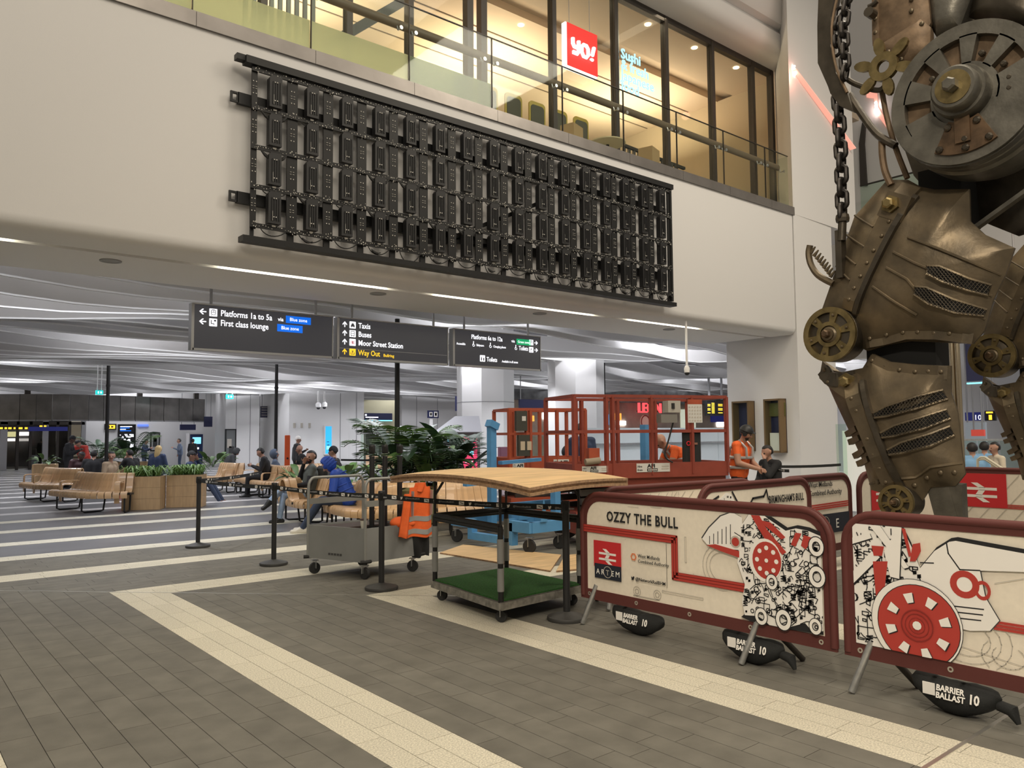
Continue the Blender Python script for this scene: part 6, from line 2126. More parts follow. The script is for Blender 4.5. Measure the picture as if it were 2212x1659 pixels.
BIG = leaf_mesh('broad_leaf', .75, .24, .7, ld)
BIG2 = leaf_mesh('broad_leaf', .55, .22, .9, lg)
MED = leaf_mesh('oval_leaf', .34, .16, .8, ld)
PALE = leaf_mesh('pale_leaf', .40, .11, .7, ly_)
FROND = frond_mesh('palm_frond', 1.0, ld)
FROND2 = frond_mesh('palm_frond', .9, lg)
def put(me, name, parent, loc, az, tilt, s):
    o = bpy.data.objects.new(name, me)
    COL.objects.link(o)
    o.parent = parent
    o.matrix_parent_inverse = wm(parent).inverted()
    o.location = loc
    o.rotation_euler = (0, tilt, az)
    o.scale = (s, s, s)
def plant(loc, lab, n, R, h, kinds, seed, z0=0.0, cat='plant', smin=.7, smax=1.2):
    t = thing('leafy_plant', lab, cat, (loc[0], loc[1], z0))
    r = random.Random(seed)
    for k in range(4):
        x, y = loc[0] + r.uniform(-R, R) * .4, loc[1] + r.uniform(-R, R) * .4
        MB().tube([(x, y, z0), (x + r.uniform(-.1, .1), y + r.uniform(-.1, .1), z0 + h * .6)], .012, 6).build('stem', lg, t)
    for k in range(n):
        me, nm = r.choice(kinds)
        a = r.uniform(0, 2 * PI)
        rr = R * math.sqrt(r.random()) * .75
        z = z0 + h * r.uniform(.05, .75)
        put(me, nm, t, (loc[0] + rr * math.cos(a), loc[1] + rr * math.sin(a), z), a + r.uniform(-.7, .7), r.uniform(-.65, .5), r.uniform(smin, smax))
    return t
def depth_pt(u, D, z=0.0):
    d = _ray(u, 938)
    return V(d.x * D, d.y * D, z)
K1 = [(BIG, 'broad_leaf'), (BIG2, 'broad_leaf'), (MED, 'oval_leaf'), (MED, 'oval_leaf'), (FROND, 'palm_frond'), (FROND2, 'palm_frond')]
# island planter behind the golden bench
p = depth_pt(905, 14.3)
ip = thing('planter_box', 'long low planter box behind the golden curved bench', 'planter', (p.x, p.y, 0))
MB().rbox((p.x + .2, p.y + .1, .33), (2.2, .75, .66), .05, -.55).build('box_shell', 'planter_wood', ip)
MB().box((p.x + .2, p.y + .1, .665), (2.0, .60, .02), -.55).build('soil_bed', soil, ip)
plant(depth_pt(880, 14.3), 'tall dark palm and banana leaf plant behind the golden bench', 70, .55, 1.0, K1, 21, .66, smin=.8, smax=1.3)
plant(depth_pt(985, 14.6), 'broad leaved dark plant beside the pink kiosk screen', 54, .50, .75, [(BIG, 'broad_leaf'), (MED, 'oval_leaf'), (FROND, 'palm_frond')], 22, .66)
plant(depth_pt(930, 14.0), 'fan palm spreading over the back of the golden bench', 40, .5, .85, [(FROND, 'palm_frond'), (MED, 'oval_leaf'), (BIG2, 'broad_leaf')], 23, .66)
pf = depth_pt(868, 14.5)
plant((pf.x, pf.y), 'single upright banana leaf plant against the black pole', 7, .1, .9, [(BIG2, 'broad_leaf')], 25, .70, smin=1.0, smax=1.4)
p = depth_pt(782, 16.5)
lp_ = thing('planter_box', 'low planter box with pale green plants beside the blue coat', 'planter', (p.x, p.y, 0))
MB().rbox((p.x, p.y, .30), (1.6, .6, .60), .04, -.55).build('box_shell', 'planter_wood', lp_)
plant((p.x - .25, p.y + .1), 'pale green low plant left of the spare belt posts', 34, .4, .3, [(PALE, 'pale_leaf'), (BIG2, 'broad_leaf')], 31, .58, smin=.6, smax=1.0)
plant((p.x + .35, p.y - .2), 'pale green low plant right of the spare belt posts', 34, .4, .3, [(PALE, 'pale_leaf'), (BIG2, 'broad_leaf'), (MED, 'oval_leaf')], 32, .58, smin=.6, smax=1.0)
plant(depth_pt(655, 15.8), 'light green plant behind the shoulder of the man in jeans', 26, .35, .3, [(PALE, 'pale_leaf'), (BIG2, 'broad_leaf')], 33, .55, smin=.6, smax=.9)
# two wooden planters in front
def wood_planter(u0, u1, v, lab, seed):
    a, b = on_z(u0, v, 0), on_z(u1, v - 2, 0)
    w = (b - a).length
    d = (b - a).normalized()
    nn = V(-d.y, d.x, 0)
    c = (a + b) / 2 + nn * .25
    an = math.atan2(d.y, d.x)
    t = thing('planter_box', lab, 'planter', (c.x, c.y, 0))
    H_ = .72
    for i in range(3):
        z = H_ * (i + .5) / 3
        MB().box((c.x, c.y, z), (w, .50, H_ / 3 - .003), an).build('wood_course', 'planter_wood', t)
    MB().box((c.x, c.y, H_ + .002), (w * .9, .42, .01), an).build('soil_bed', soil, t)
    gt = thing('grass_plant', lab.replace('wooden planter', 'grassy plant in the wooden planter'), 'plant', (c.x, c.y, H_))
    r = random.Random(seed)
    m = MB()
    for k in range(260):
        x, y = r.uniform(-w * .42, w * .42), r.uniform(-.18, .18)
        R_ = Matrix.Rotation(an, 3, 'Z')
        p0 = V(c.x, c.y, H_) + R_ @ V(x, y, 0)
        az, l = r.uniform(0, 2 * PI), r.uniform(.12, .30)
        dx = V(math.cos(az), math.sin(az), 0) * l * r.uniform(.5, 1.5)
        p1 = p0 + dx * .5 + V(0, 0, l * .8)
        p2 = p0 + dx * 1.3 + V(0, 0, l * r.uniform(-.3, .75))
        s = V(-dx.y, dx.x, 0).normalized() * r.uniform(.006, .016)
        m.add([p0 - s, p0 + s, p1 + s, p1 - s, p2], [(0, 1, 2, 3), (3, 2, 4)])
    stuff(m.build('grass_blades', mat('grass_green', (.13, .24, .05), .6, noise=.3, nscale=9), gt, fix=False))
wood_planter(262, 345, 1103, 'left wooden planter with spiky grass in front of the benches', 1)
wood_planter(358, 437, 1097, 'right wooden planter with trailing grass beside the leftmost belt post', 2)
p = depth_pt(100, 26)
pb = thing('planter_box', 'wooden planter at the far left behind the first bench', 'planter', (p.x, p.y, 0))
MB().rbox((p.x, p.y, .36), (.7, .5, .72), .03, -.3).build('box_shell', 'planter_wood', pb)
plant((p.x, p.y), 'bushy green plant in the far left planter', 26, .35, .25, [(BIG2, 'broad_leaf'), (MED, 'oval_leaf')], 41, .70, smin=.5, smax=.8)
p = depth_pt(245, 27.5)
pb = thing('planter_box', 'hidden planter below the palm behind the seated group', 'planter', (p.x, p.y, 0))
pb['label'] = 'low planter below the palms behind the seated group on the left'
MB().rbox((p.x, p.y, .36), (2.4, .6, .72), .03, -.5).build('box_shell', 'planter_wood', pb)
plant((p.x - .4, p.y + .2), 'palm left of the black pole behind the seated group', 30, .5, .7, [(FROND, 'palm_frond'), (BIG, 'broad_leaf')], 42, .7)
plant((p.x + .5, p.y - .3), 'palm right of the black pole behind the seated group', 30, .5, .7, [(FROND, 'palm_frond'), (BIG, 'broad_leaf'), (FROND2, 'palm_frond')], 43, .7)
p = depth_pt(465, 27)
plant((p.x, p.y), 'low green plant behind the bench beside the far poster pillar', 26, .7, .3, [(PALE, 'pale_leaf'), (BIG2, 'broad_leaf')], 44, .55)
# tall black poles
for u, D, lab in ((231, 20.5, 'tall black pole on the left rising beside the seated group'), (596, 22, 'tall black pole in the middle rising beside the dark hooded sitter'), (858, 14.4, 'tall black pole rising out of the palms up to the hanging signs')):
    p = depth_pt(u, D)
    t = thing('tall_pole', lab, 'pole', (p.x, p.y, 0))
    H_ = 3.72 if u == 858 else EYE + (941 - 785) * D / FPX
    MB().lathe((p.x, p.y, 0), [(.10, 0), (.10, .02), (.05, .03), (.045, H_)], 12).build('shaft', 'black_paint', t, smooth=True)
    MB().lathe((p.x, p.y, 2.9), [(.055, 0), (.055, .06)], 12).build('joint_collar', 'black_paint', t)
# ------------------------------------------------------------------ far walls and columns
YF = 46.0
def wy(u, Y):
    return on_y(u, 938, Y).x
def wz(u, v, Y):
    return on_y(u, v, Y).z
def wallbox(u0, u1, Y, name, m='column_white', z1=5.84, th=.4, z0=-.003):
    return struct(MB().b2((wy(u0, Y), Y, z0), (wy(u1, Y), Y + th, z1)).build(name, m))
wallbox(182, 490, YF, 'wall_far')
struct(MB().b2((-14, YF + 6, -.003), (wy(200, YF), YF + 6.3, 5.5)).build('wall_entrance', mat('entrance_dark', (.10, .095, .10), .6)))
wallbox(487, 560, 42.0, 'column_far', th=1.6)
wallbox(560, 612, 45.0, 'wall_shop_dark', mat('shop_dark', (.035, .035, .04), .3))
wl = wallbox(624, 786, 40.0, 'wall_mid', th=4)
m = MB()
cx, cy = wy(760, 40.0), 41.2
struct(MB().lathe((cx, 41.2, -.003), [(1.22, 0), (1.22, 4.9)], 40).build('column_round', 'column_white', smooth=True))
wallbox(606, 626, 41.5, 'column_side', th=2)
struct(MB().b2((wy(780, 45), 45.0, -.003), (wy(1000, 45), 45.3, 5.5)).build('wall_cream', mat('cream_wall', (.62, .58, .40), .7)))
wallbox(868, 1010, 41.0, 'wall_mid_right', th=.5)
# panel joints on the walls
for k, (u, Y) in enumerate(((510, 41.99), (540, 41.99), (770, 39.99), (735, 39.99), (900, 40.99), (945, 40.99))):
    x = wy(u, Y)
    MB().b2((x - .01, Y - .012, 0), (x + .01, Y, 4.6)).build('panel_joint', mat('joint_grey', (.25, .25, .26), .8), wl)
# octagonal columns
def octcol(u0, u1, D, lab):
    p = depth_pt((u0 + u1) / 2, D)
    R = (u1 - u0) * D / FPX / 2 / .96
    c = struct(MB().lathe((p.x, p.y, -.003), [(R, 0), (R, 5.4)], 8).build('column_concourse', 'column_white'), lab)
    MB().lathe((p.x, p.y, .0), [(R * 1.02, 0.003), (R * 1.02, .15)], 8).build('skirting', 'galvanised', c)
    MB().lathe((p.x, p.y, 2.7), [(R * 1.004, 0), (R * 1.004, .02)], 8).build('panel_joint', 'joint_grey', c)
octcol(989, 1109, 28.0, 'faceted white column behind the palms')
octcol(1187, 1304, 26.0, 'faceted white column behind the red lifts')
for u, D in ((1000, 27), (700, 37), (860, 39), (520, 40), (1240, 24.5)):
    p = depth_pt(u, D)
    area('far_wall_fill', (p.x, p.y - .2, 4.6), .5, 110 if D > 30 else 40, COOL)  # added unseen light that lifts the far walls and columns
# ------------------------------------------------------------------ curved metal fascia over the entrance
fa = thing('metal_fascia', 'band of dark brushed metal panels above the far left entrance', 'fascia', (wy(200, 44), 44, 2.4))
us = [-60, -2, 42, 78, 112, 150, 190, 222, 258, 290, 322, 352, 385, 415, 441]
for i in range(len(us) - 1):
    def fp(u):
        Yc = 44.0 - 2.0 * math.sin((u + 60) / 500 * PI)
        return wy(u, Yc), Yc
    (xa, ya), (xb, yb) = fp(us[i]), fp(us[i + 1] - 1)
    MB().bar((xa, ya, 3.02), (xb, yb, 3.02), .10, 1.22).build('metal_panel', mat('brushed_metal', (.22, .21, .20), .28, metal=.9, noise=.15, nscale=2), fa)
    MB().bar((xa, ya - .03, 2.40), (xb, yb - .03, 2.40), .16, .06).build('bottom_trim', 'sign_frame', fa)
for u in (60, 168, 303, 425):
    p = on_y(u, 850, 44)
    MB().b2((p.x - .12, 44, 3.6), (p.x + .12, 44.2, 5.4)).build('hanger', 'dark_bronze_frame', fa)
# entrance doors
en = thing('entrance_doors', 'dark glazed station doors with steel posts at the far left', 'doors', (wy(60, 46), 46, 0))
for u, w in ((8, .3), (38, .12), (66, .12), (98, .25), (124, .12), (150, .12), (180, .2)):
    x = wy(u, 46)
    MB().b2((x - w / 2, 45.9, 0), (x + w / 2, 46.1, 2.9)).build('door_post', 'sign_frame' if w > .15 else 'dark_bronze_frame', en)
for u0, u1 in ((-40, 38), (38, 66), (66, 98), (98, 124), (124, 150), (150, 180)):
    MB().b2((wy(u0, 46) + .05, 46.0, .05), (wy(u1, 46) - .05, 46.03, 2.3)).build('glass_pane', 'pane_dark', en)
MB().b2((wy(-40, 46), 45.9, 2.25), (wy(182, 46), 46.1, 2.4)).build('door_head', 'dark_bronze_frame', en)
MB().b2((wy(62, 45), 45.0, wz(100, 931, 45)), (wy(146, 45), 45.1, wz(100, 922, 45))).build('navy_header', mat('navy_lit', (.015, .02, .09), .5, emit=.25, emit_col=(.03, .04, .30)), en)
for u, w in ((2, 7), (12, 5), (21, 7), (31, 4), (44, 8), (56, 6), (88, 6), (97, 5)):
    p0, p1 = on_y(u - w / 2, 927 if u < 70 else 922, 45.5), on_y(u + w / 2, 923 if u < 70 else 919, 45.5)
    MB().b2((p0.x, 45.4, p0.z), (p1.x, 45.45, p1.z)).build('amber_mark', 'amber', en)
MB().b2((wy(-2, 45.5), 45.45, wz(0, 928, 45.5)), (wy(100, 45.5), 45.5, wz(0, 918, 45.5))).build('display_back', 'screen_dark', en)
for u, v, w, h, mm in ((26, 938, 20, 11, 'lamp_yellow'), (53, 937, 24, 8, 'lamp_cool'), (25, 950, 16, 6, 'lamp_cool'), (54, 950, 24, 6, 'sign_white')):
    mat('lamp_yellow', (1, 1, .6), emit=1.6, emit_col=(1, 1, .55))
    p0, p1 = on_y(u - w / 2, v + h / 2, 51.5), on_y(u + w / 2, v - h / 2, 51.5)
    MB().b2((p0.x, 51.5, p0.z), (p1.x, 51.6, p1.z)).build('lit_window', mm, en)
# ------------------------------------------------------------------ signs, screens and posters on the far walls
def panel(u0, v0, u1, v1, Y, name, lab, cat, m, frame=None, th=.08, deco=None, hang=False):
    p0, p1 = on_y(u0, v1, Y), on_y(u1, v0, Y)
    if name in ('ticket_kiosk', 'grey_door'):
        p0.z = .07
    t = thing(name, lab, cat, (p0.x, Y, p0.z))
    MB().b2((p0.x, Y - th, p0.z), (p1.x, Y, p1.z)).build('face_panel', m, t)
    if frame:
        f = .06
        for a, b in (((p0.x - f, Y - th - .02, p0.z - f), (p0.x, Y, p1.z + f)), ((p1.x, Y - th - .02, p0.z - f), (p1.x + f, Y, p1.z + f)), ((p0.x, Y - th - .02, p0.z - f), (p1.x, Y, p0.z)), ((p0.x, Y - th - .02, p1.z), (p1.x, Y, p1.z + f))):
            MB().b2(a, b).build('frame_bar', frame, t)
    if hang:
        for x in (p0.x + .08, p1.x - .08):
            MB().tube([(x, Y - th / 2, p1.z), (x, Y - th / 2, 5.84)], .02, 6).build('drop_rod', 'sign_frame', t)
    w, h = p1.x - p0.x, p1.z - p0.z
    for d in deco or []:
        MB().b2((p0.x + d[0] * w, Y - th - .012, p0.z + d[1] * h), (p0.x + d[2] * w, Y - th, p0.z + d[3] * h)).build(d[5] if len(d) > 5 else 'print_block', d[4], t)
    return t, p0, p1
mat('screen_dark', (.01, .01, .015), .2, emit=.02)
mat('screen_blue', (.02, .25, .6), emit=1.1, emit_col=(.03, .42, .95))
mat('screen_cyan', (.2, .7, .9), emit=1.0, emit_col=(.30, .80, .95))
mat('screen_pink', (.8, .05, .12), emit=.9, emit_col=(.85, .06, .16))
mat('exit_green', (.0, .5, .45), emit=1.0, emit_col=(.02, .62, .60))
rs = random.Random(6)
deco = [(.05, .93 - .06 * k, rs.uniform(.4, .95), .965 - .06 * k, rs.choice(('sign_white', 'sign_blue', 'screen_cyan'))) for k in range(4)]
deco += [(rs.uniform(0, .8), rs.uniform(.22, .60), 0, 0, 'sign_white') for k in range(26)]
deco = [d if d[2] else (d[0], d[1], d[0] + rs.uniform(.06, .2), d[1] + rs.uniform(.02, .06), d[4]) for d in deco] + [(.25, .02, .95, .2, 'sign_white')]
panel(256, 919, 290, 969, YF - .001, 'advert_screen', 'tall bright advertising screen on the far wall behind the palms', 'screen', 'screen_dark', 'black_metal', deco=deco)
panel(228, 918, 248, 926, YF - .001, 'amber_sign', 'small amber sign on the far wall beside the black pole', 'sign', 'amber', 'black_metal', deco=[(.1, .2, .4, .8, 'screen_dark'), (.55, .3, .8, .7, 'screen_dark')])
panel(297, 917, 320, 921, YF - .001, 'blue_lamp', 'thin blue light under the metal fascia', 'light', mat('blue_glow', (.05, .1, .6), emit=1.2, emit_col=(.12, .22, .95)))
panel(326, 936, 342, 972, YF - .001, 'framed_poster', 'black framed poster on the far wall left of the standing traveller', 'poster', mat('poster_grey', (.45, .45, .45), .6), 'black_metal', deco=[(.2, .2, .8, .75, 'print_dark'), (.3, .5, .7, .85, 'print_grey')])
panel(487, 929, 507, 993, 41.999, 'framed_poster', 'black framed poster on the white pillar behind the hooded sleeper', 'poster', mat('poster_dark', (.15, .16, .16), .6), 'black_metal', deco=[(.1, .4, .6, .7, 'print_grey'), (.3, .2, .9, .45, 'print_dark')])
panel(440, 900, 458, 922, 43.5, 'navy_sign', 'navy sign hanging at the right end of the metal fascia', 'sign', 'navy_sign', hang=True)
panel(388, 917, 422, 929, 44.8, 'navy_sign', 'navy sign strip above the far blue kiosk', 'sign', 'navy_sign', hang=True)
t, p0, p1 = panel(403, 938, 432, 1000, 45.0, 'ticket_kiosk', 'dark blue kiosk with a cyan screen on the far wall', 'kiosk', mat('kiosk_blue', (.02, .04, .14), .4), 'column_white', th=.5, deco=[(.2, .68, .85, .90, 'screen_cyan', 'kiosk_screen'), (.3, .5, .7, .56, 'sign_white')])
panel(562, 878, 594, 902, 43.0, 'directory_sign', 'dark directory sign with lines of text behind the middle black pole', 'sign', mat('directory_dark', (.05, .05, .09), .5), deco=[(.05, .85 - .22 * k, .9, .90 - .22 * k, 'print_grey') for k in range(4)], hang=True)
shp = thing('dark_shopfront', 'dark shop window with blue and brown displays behind the middle pole', 'shopfront', (wy(585, 45), 44.9, 0))
for k, (u0, v0, u1, v1, mm) in enumerate(((563, 905, 572, 930, mat('disp_brown', (.25, .14, .07), emit=.10, emit_col=(.5, .25, .1))), (575, 900, 590, 925, mat('disp_blue', (.03, .08, .2), emit=.16, emit_col=(.1, .3, .7))), (595, 896, 607, 990, mat('disp_blue2', (.02, .05, .16), emit=.10, emit_col=(.1, .25, .7))), (576, 935, 588, 985, 'disp_brown'), (561, 935, 572, 995, 'disp_blue2'))):
    a, b = on_y(u0, v1, 44.95), on_y(u1, v0, 44.95)
    MB().b2((a.x, 44.9, a.z), (b.x, 44.95, b.z)).build('window_display', mm, shp)
for u in (573.5, 592):
    x = wy(u, 44.9)
    MB().b2((x - .07, 44.8, 0), (x + .07, 44.9, 3.6)).build('window_post', 'black_metal', shp)
MB().b2((wy(560, 44.9), 44.8, 2.2), (wy(608, 44.9), 44.9, 2.35)).build('window_head', 'black_metal', shp)
a = on_y(602, 895, 44.9)
MB().b2((a.x - .5, 44.75, a.z - .06), (a.x + .2, 44.85, a.z + .06)).build('tube_lamp', 'lamp_cool', shp)
p = depth_pt(621, 24)
to = thing('orange_totem', 'slim orange totem post standing among the far benches', 'totem', (p.x, p.y, 0))
MB().rbox((p.x, p.y, .80), (.16, .12, 1.60), .02, -.4).build('totem_body', mat('totem_orange', (.62, .09, .02), .5), to)
MB().box((p.x - .02, p.y - .07, .9), (.05, .01, .05), -.4).build('totem_button', 'black_metal', to)
panel(701, 921, 715, 980, 39.999, 'blue_screen', 'tall narrow bright blue screen in the white wall', 'screen', 'screen_blue', 'column_white', deco=[(.3, .30, .65, .33, 'print_navy'), (.25, .42, .6, .44, 'print_navy'), (.2, .15, .8, .28, 'screen_cyan')])
for u, v in ((636, 919), (652, 919), (669, 919)):
    p = on_y(u, v, 39.98)
    MB().b2((p.x - .06, 39.97, p.z - .13), (p.x + .06, 40.0, p.z + .13)).build('wall_slot', 'print_grey', wl)
for u, v0, v1 in ((688, 838, 882), (701, 832, 881)):
    p0, p1 = on_y(u, v0, 37), on_y(u, v1, 37)
    t = thing('ceiling_camera', 'dome camera on a drop pole, %s one of the pair by the white wall' % ('left' if u < 695 else 'right'), 'camera', (p0.x, 37, p1.z))
    MB().tube([(p0.x, 37, 5.84), (p0.x, 37, p1.z + .2)], .06, 8).build('drop_pole', 'column_white', t, smooth=True)
    MB().lathe((p0.x, 37, p1.z + .02), [(.06, .0), (.13, .05), (.14, .2), (.07, .28)], 14).build('housing', 'column_white', t, smooth=True)
    MB().ball((p0.x, 37, p1.z + .02), (.09, .09, .08), 12, 8).build('dome', 'black_paint', t, smooth=True)
p0 = on_z(1488, 812, 2.95)
p = depth_pt(1487, 15)
t = thing('ceiling_camera', 'dome camera on a long drop pole above the nearer red lift', 'camera', (p.x, p.y, 2.7))
MB().tube([(p.x, p.y, 5.84), (p.x, p.y, 2.85)], .022, 8).build('drop_pole', 'column_white', t, smooth=True)
MB().ball((p.x, p.y, 2.72), (.05, .05, .045), 12, 8).build('dome', 'black_paint', t, smooth=True)
MB().lathe((p.x, p.y, 2.73), [(.05, 0), (.055, .08), (.03, .13)], 14).build('housing', 'column_white', t, smooth=True)
for u, v, Y, lab in ((214, 848, 30, 'green lit exit sign hanging beside the left black pole'), (495, 857, 40, 'green lit exit sign on the far white pillar')):
    t, p0, p1 = panel(u - 8, v - 4.5, u + 8, v + 4.5, Y, 'exit_sign', lab, 'sign', 'exit_green', deco=[(.25, .25, .4, .75, 'sign_white'), (.6, .3, .8, .7, 'sign_white')])
    for x in (p0.x + .05, p1.x - .05):
        MB().tube([(x, Y - .04, p1.z), (x, Y - .04, 5.84)], .015, 6).build('hanger_rod', 'column_white', t)
panel(787, 893, 846, 908, 44.999, 'navy_sign', 'navy sign with white text and a pale blue lower edge in the cream recess', 'sign', 'navy_sign', deco=[(-.0, -.10, 1, .06, 'screen_cyan'), (.02, .36, .48, .50, 'sign_white'), (.0, .62, .06, .85, 'sign_white')])
panel(788, 921, 822, 1005, 44.999, 'grey_door', 'grey framed glass door in the cream recess', 'door', mat('door_glass', (.12, .12, .11), .2), 'sign_frame', deco=[(.15, .1, .85, .4, mat('door_pale', (.3, .32, .3), .3))])
t, p0, p1 = panel(923, 887, 946, 903, 38, 'toilet_sign', 'small navy sign with two white pictograms in front of the white wall', 'sign', 'navy_sign', deco=[(.12, .2, .4, .8, 'print_white'), (.55, .15, .88, .85, 'print_white'), (.19, .32, .33, .68, 'navy_sign'), (.63, .3, .8, .7, 'navy_sign')])
MB().b2((p0.x + .15, 37.95, 0), (p0.x + .35, 38, p0.z)).build('sign_post', 'column_white', t)
panel(983, 856, 988, 888, 30, 'navy_sign', 'narrow navy sign edge at the left of the faceted column', 'sign', 'navy_sign', th=.3, hang=True)
# glass balustrade in the recess
gb = thing('glass_balustrade', 'glass balustrade in front of the cream recess', 'balustrade', (wy(830, 36), 36, 0))
MB().b2((wy(780, 36), 36, .0), (wy(905, 36), 36.03, wz(840, 936, 36))).build('glass_pane', 'pane_green', gb)
MB().b2((wy(780, 36), 35.98, wz(840, 937, 36)), (wy(905, 36), 36.05, wz(840, 936, 36) + .03)).build('top_rail', 'sign_frame', gb)
# kiosk with sloped white roof, two screens
p = depth_pt(990, 22.5)
ki = thing('information_kiosk', 'grey kiosk with a sloping white roof and bright screens behind the palms', 'kiosk', (p.x, p.y, 0))
an = -.55
def kb(c, d, name, m):
    R = Matrix.Rotation(an, 3, 'Z')
    return MB().box(V(p.x, p.y, 0) + R @ V(*c), d, R).build(name, m, ki)
kb((0, .3, .82), (1.25, .6, 1.64), 'kiosk_body', mat('kiosk_grey', (.20, .20, .20), .4))
R = Matrix.Rotation(an, 3, 'Z')
rp = [V(p.x, p.y, 0) + R @ V(*c) for c in ((-.70, -.15, 1.66), (.66, -.15, 1.66), (.66, .6, 2.12), (-.05, .6, 2.12), (-.70, -.15, 1.64), (.66, -.15, 1.64), (.66, .6, 1.64), (-.05, .6, 1.64))]
MB().add(rp, [(0, 1, 2, 3), (4, 7, 6, 5), (0, 4, 5, 1), (1, 5, 6, 2), (2, 6, 7, 3), (3, 7, 4, 0)]).build('sloped_roof', mat('roof_white', (.62, .62, .66), .5), ki)
s_ = kb((-.30, -.01, 1.15), (.46, .02, .70), 'left_screen', 'screen_dark')
for k in range(14):
    c = (rs.uniform(-.5, -.1), -.022, rs.uniform(.85, 1.45))
    kb(c, (rs.uniform(.03, .12), .004, rs.uniform(.02, .08)), 'screen_pattern', rs.choice(('sign_white', 'screen_cyan', 'neon_red')))
kb((.34, -.01, 1.05), (.40, .02, .90), 'right_screen', 'screen_pink')
for c, d, mm in (((.30, -.022, 1.35), (.2, .004, .04), 'sign_white'), ((.42, -.022, 1.42), (.12, .004, .05), 'sign_blue'), ((.34, -.022, 1.05), (.2, .004, .10), 'screen_cyan'), ((.30, -.022, .8), (.2, .004, .05), 'sign_white')):
    kb(c, d, 'screen_pattern', mm)
p = depth_pt(1092, 21)
pkx = thing('pink_cabinet', 'dull pink cabinet left of the farther lift', 'cabinet', (p.x, p.y, 0))
MB().rbox((p.x, p.y, .62), (.36, .4, 1.24), .02, -.5).build('cabinet_body', mat('cab_pink', (.24, .10, .15), .5), pkx)
MB().box((p.x - .25, p.y - .3, .45), (.3, .02, .9), -.5).build('cabinet_side', mat('cab_pale', (.5, .42, .46), .5), pkx)
# ------------------------------------------------------------------ shops behind the lifts
p0, p1 = on_y(1080, 938, 31), on_y(1600, 938, 31)
struct(MB().b2((p0.x, 31, -.003), (p1.x + 12, 31.4, 5.5)).build('wall_shops', mat('shop_timber', (.50, .40, .32), .7, noise=.2, nscale=1.2)))
struct(MB().b2((p0.x, 30.0, 3.35), (p1.x + 12, 30.9, 5.5)).build('trim_2', mat('duct_dark', (.10, .10, .10), .7, noise=.5, nscale=2)))
ln = thing('red_neon_sign', 'red illuminated capital letters above the shop behind the nearer lift', 'sign', (on_y(1378, 892, 30).x, 30, 2.4))
a = on_y(1378, 891, 29.9)
text('LEON', a, (1, 0, 0), (0, 0, 1), .80, mat('leon_red', (1, .08, .08), emit=1.5, emit_col=(1.0, .07, .08)), ln, name='neon_letters', bold=.01, ext=.06)
MB().b2((a.x, 29.98, a.z + .05), (a.x + 2.2, 30.0, a.z + .10)).build('letter_rail', 'black_metal', ln)
a = on_y(1395, 911, 30.9)
em = thing('round_emblem', 'round pale emblem on the shop wall under the red letters', 'sign', a)
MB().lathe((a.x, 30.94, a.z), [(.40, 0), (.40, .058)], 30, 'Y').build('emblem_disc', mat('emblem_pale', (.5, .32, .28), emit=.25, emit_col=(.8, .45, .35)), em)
MB().ringp(circ(.40, 30), circ(.33, 30), (a.x, 30.93, a.z), (1, 0, 0), (0, 0, 1), (0, -1, 0), .02).build('emblem_ring', mat('emblem_red', (.4, .06, .05), .6), em)
for u0, v0, u1, v1, mm, lab in ((1302, 895, 1313, 918, 'screen_blue', 'small bright blue panel left of the shop lights'), (1328, 893, 1340, 907, mat('shop_orange', (.9, .4, .05), emit=1.1, emit_col=(1, .45, .08)), 'orange glowing panel in the shop'), (1332, 910, 1350, 918, 'lamp_cool', 'white glowing counter light in the shop'), (1470, 885, 1500, 925, mat('shop_pale', (.7, .75, .6), emit=.5, emit_col=(.9, .95, .75)), 'pale glowing wall panel behind the control box'), (1535, 896, 1580, 912, 'navy_lit', 'navy shop sign right of the instruction card'), (1548, 912, 1582, 921, 'lamp_cool', 'bright strip below the navy shop sign'), (1120, 866, 1236, 882, 'navy_sign', 'long plain navy sign board above the farther lift'), (1140, 898, 1152, 910, 'shop_orange', 'warm light in the shop behind the farther lift'), (1172, 892, 1186, 905, 'lamp_cool', 'white light in the shop behind the farther lift')):
    panel(u0, v0, u1, v1, 30.999 if v0 != 866 else 24.0, 'lit_panel' if 'sign' not in lab else 'navy_sign', lab, 'panel' if 'sign' not in lab else 'sign', mm, hang=v0 == 866)
for k, (u0, u1, lab) in enumerate(((1524, 1541, 'left amber departure board beyond the nearer lift'), (1546, 1573, 'right amber departure board beyond the nearer lift'))):
    t, a, b = panel(u0, 867, u1, 895, 20.0, 'departure_board', lab, 'display', 'screen_dark', 'black_metal', deco=[(.08 + .5 * c_, .08 + .105 * r_, .40 + .5 * c_, .14 + .105 * r_, 'amber') for r_ in range(8) for c_ in range(2) if not (c_ == 0 and r_ % 3 == 1)])
    MB().tube([((a.x + b.x) / 2, 20.0, b.z), ((a.x + b.x) / 2, 20.0, 5.84)], .05, 8).build('drop_rod', 'sign_frame', t)
a = on_y(1307, 871, 20)
sp = thing('loudspeaker', 'black loudspeaker hanging right of the faceted column', 'speaker', a)
MB().rbox(a, (.18, .18, .34), .03).build('speaker_body', 'black_paint', sp)
MB().tube([a, (a.x, a.y, 5.84)], .02, 6).build('drop_rod', 'black_metal', sp)
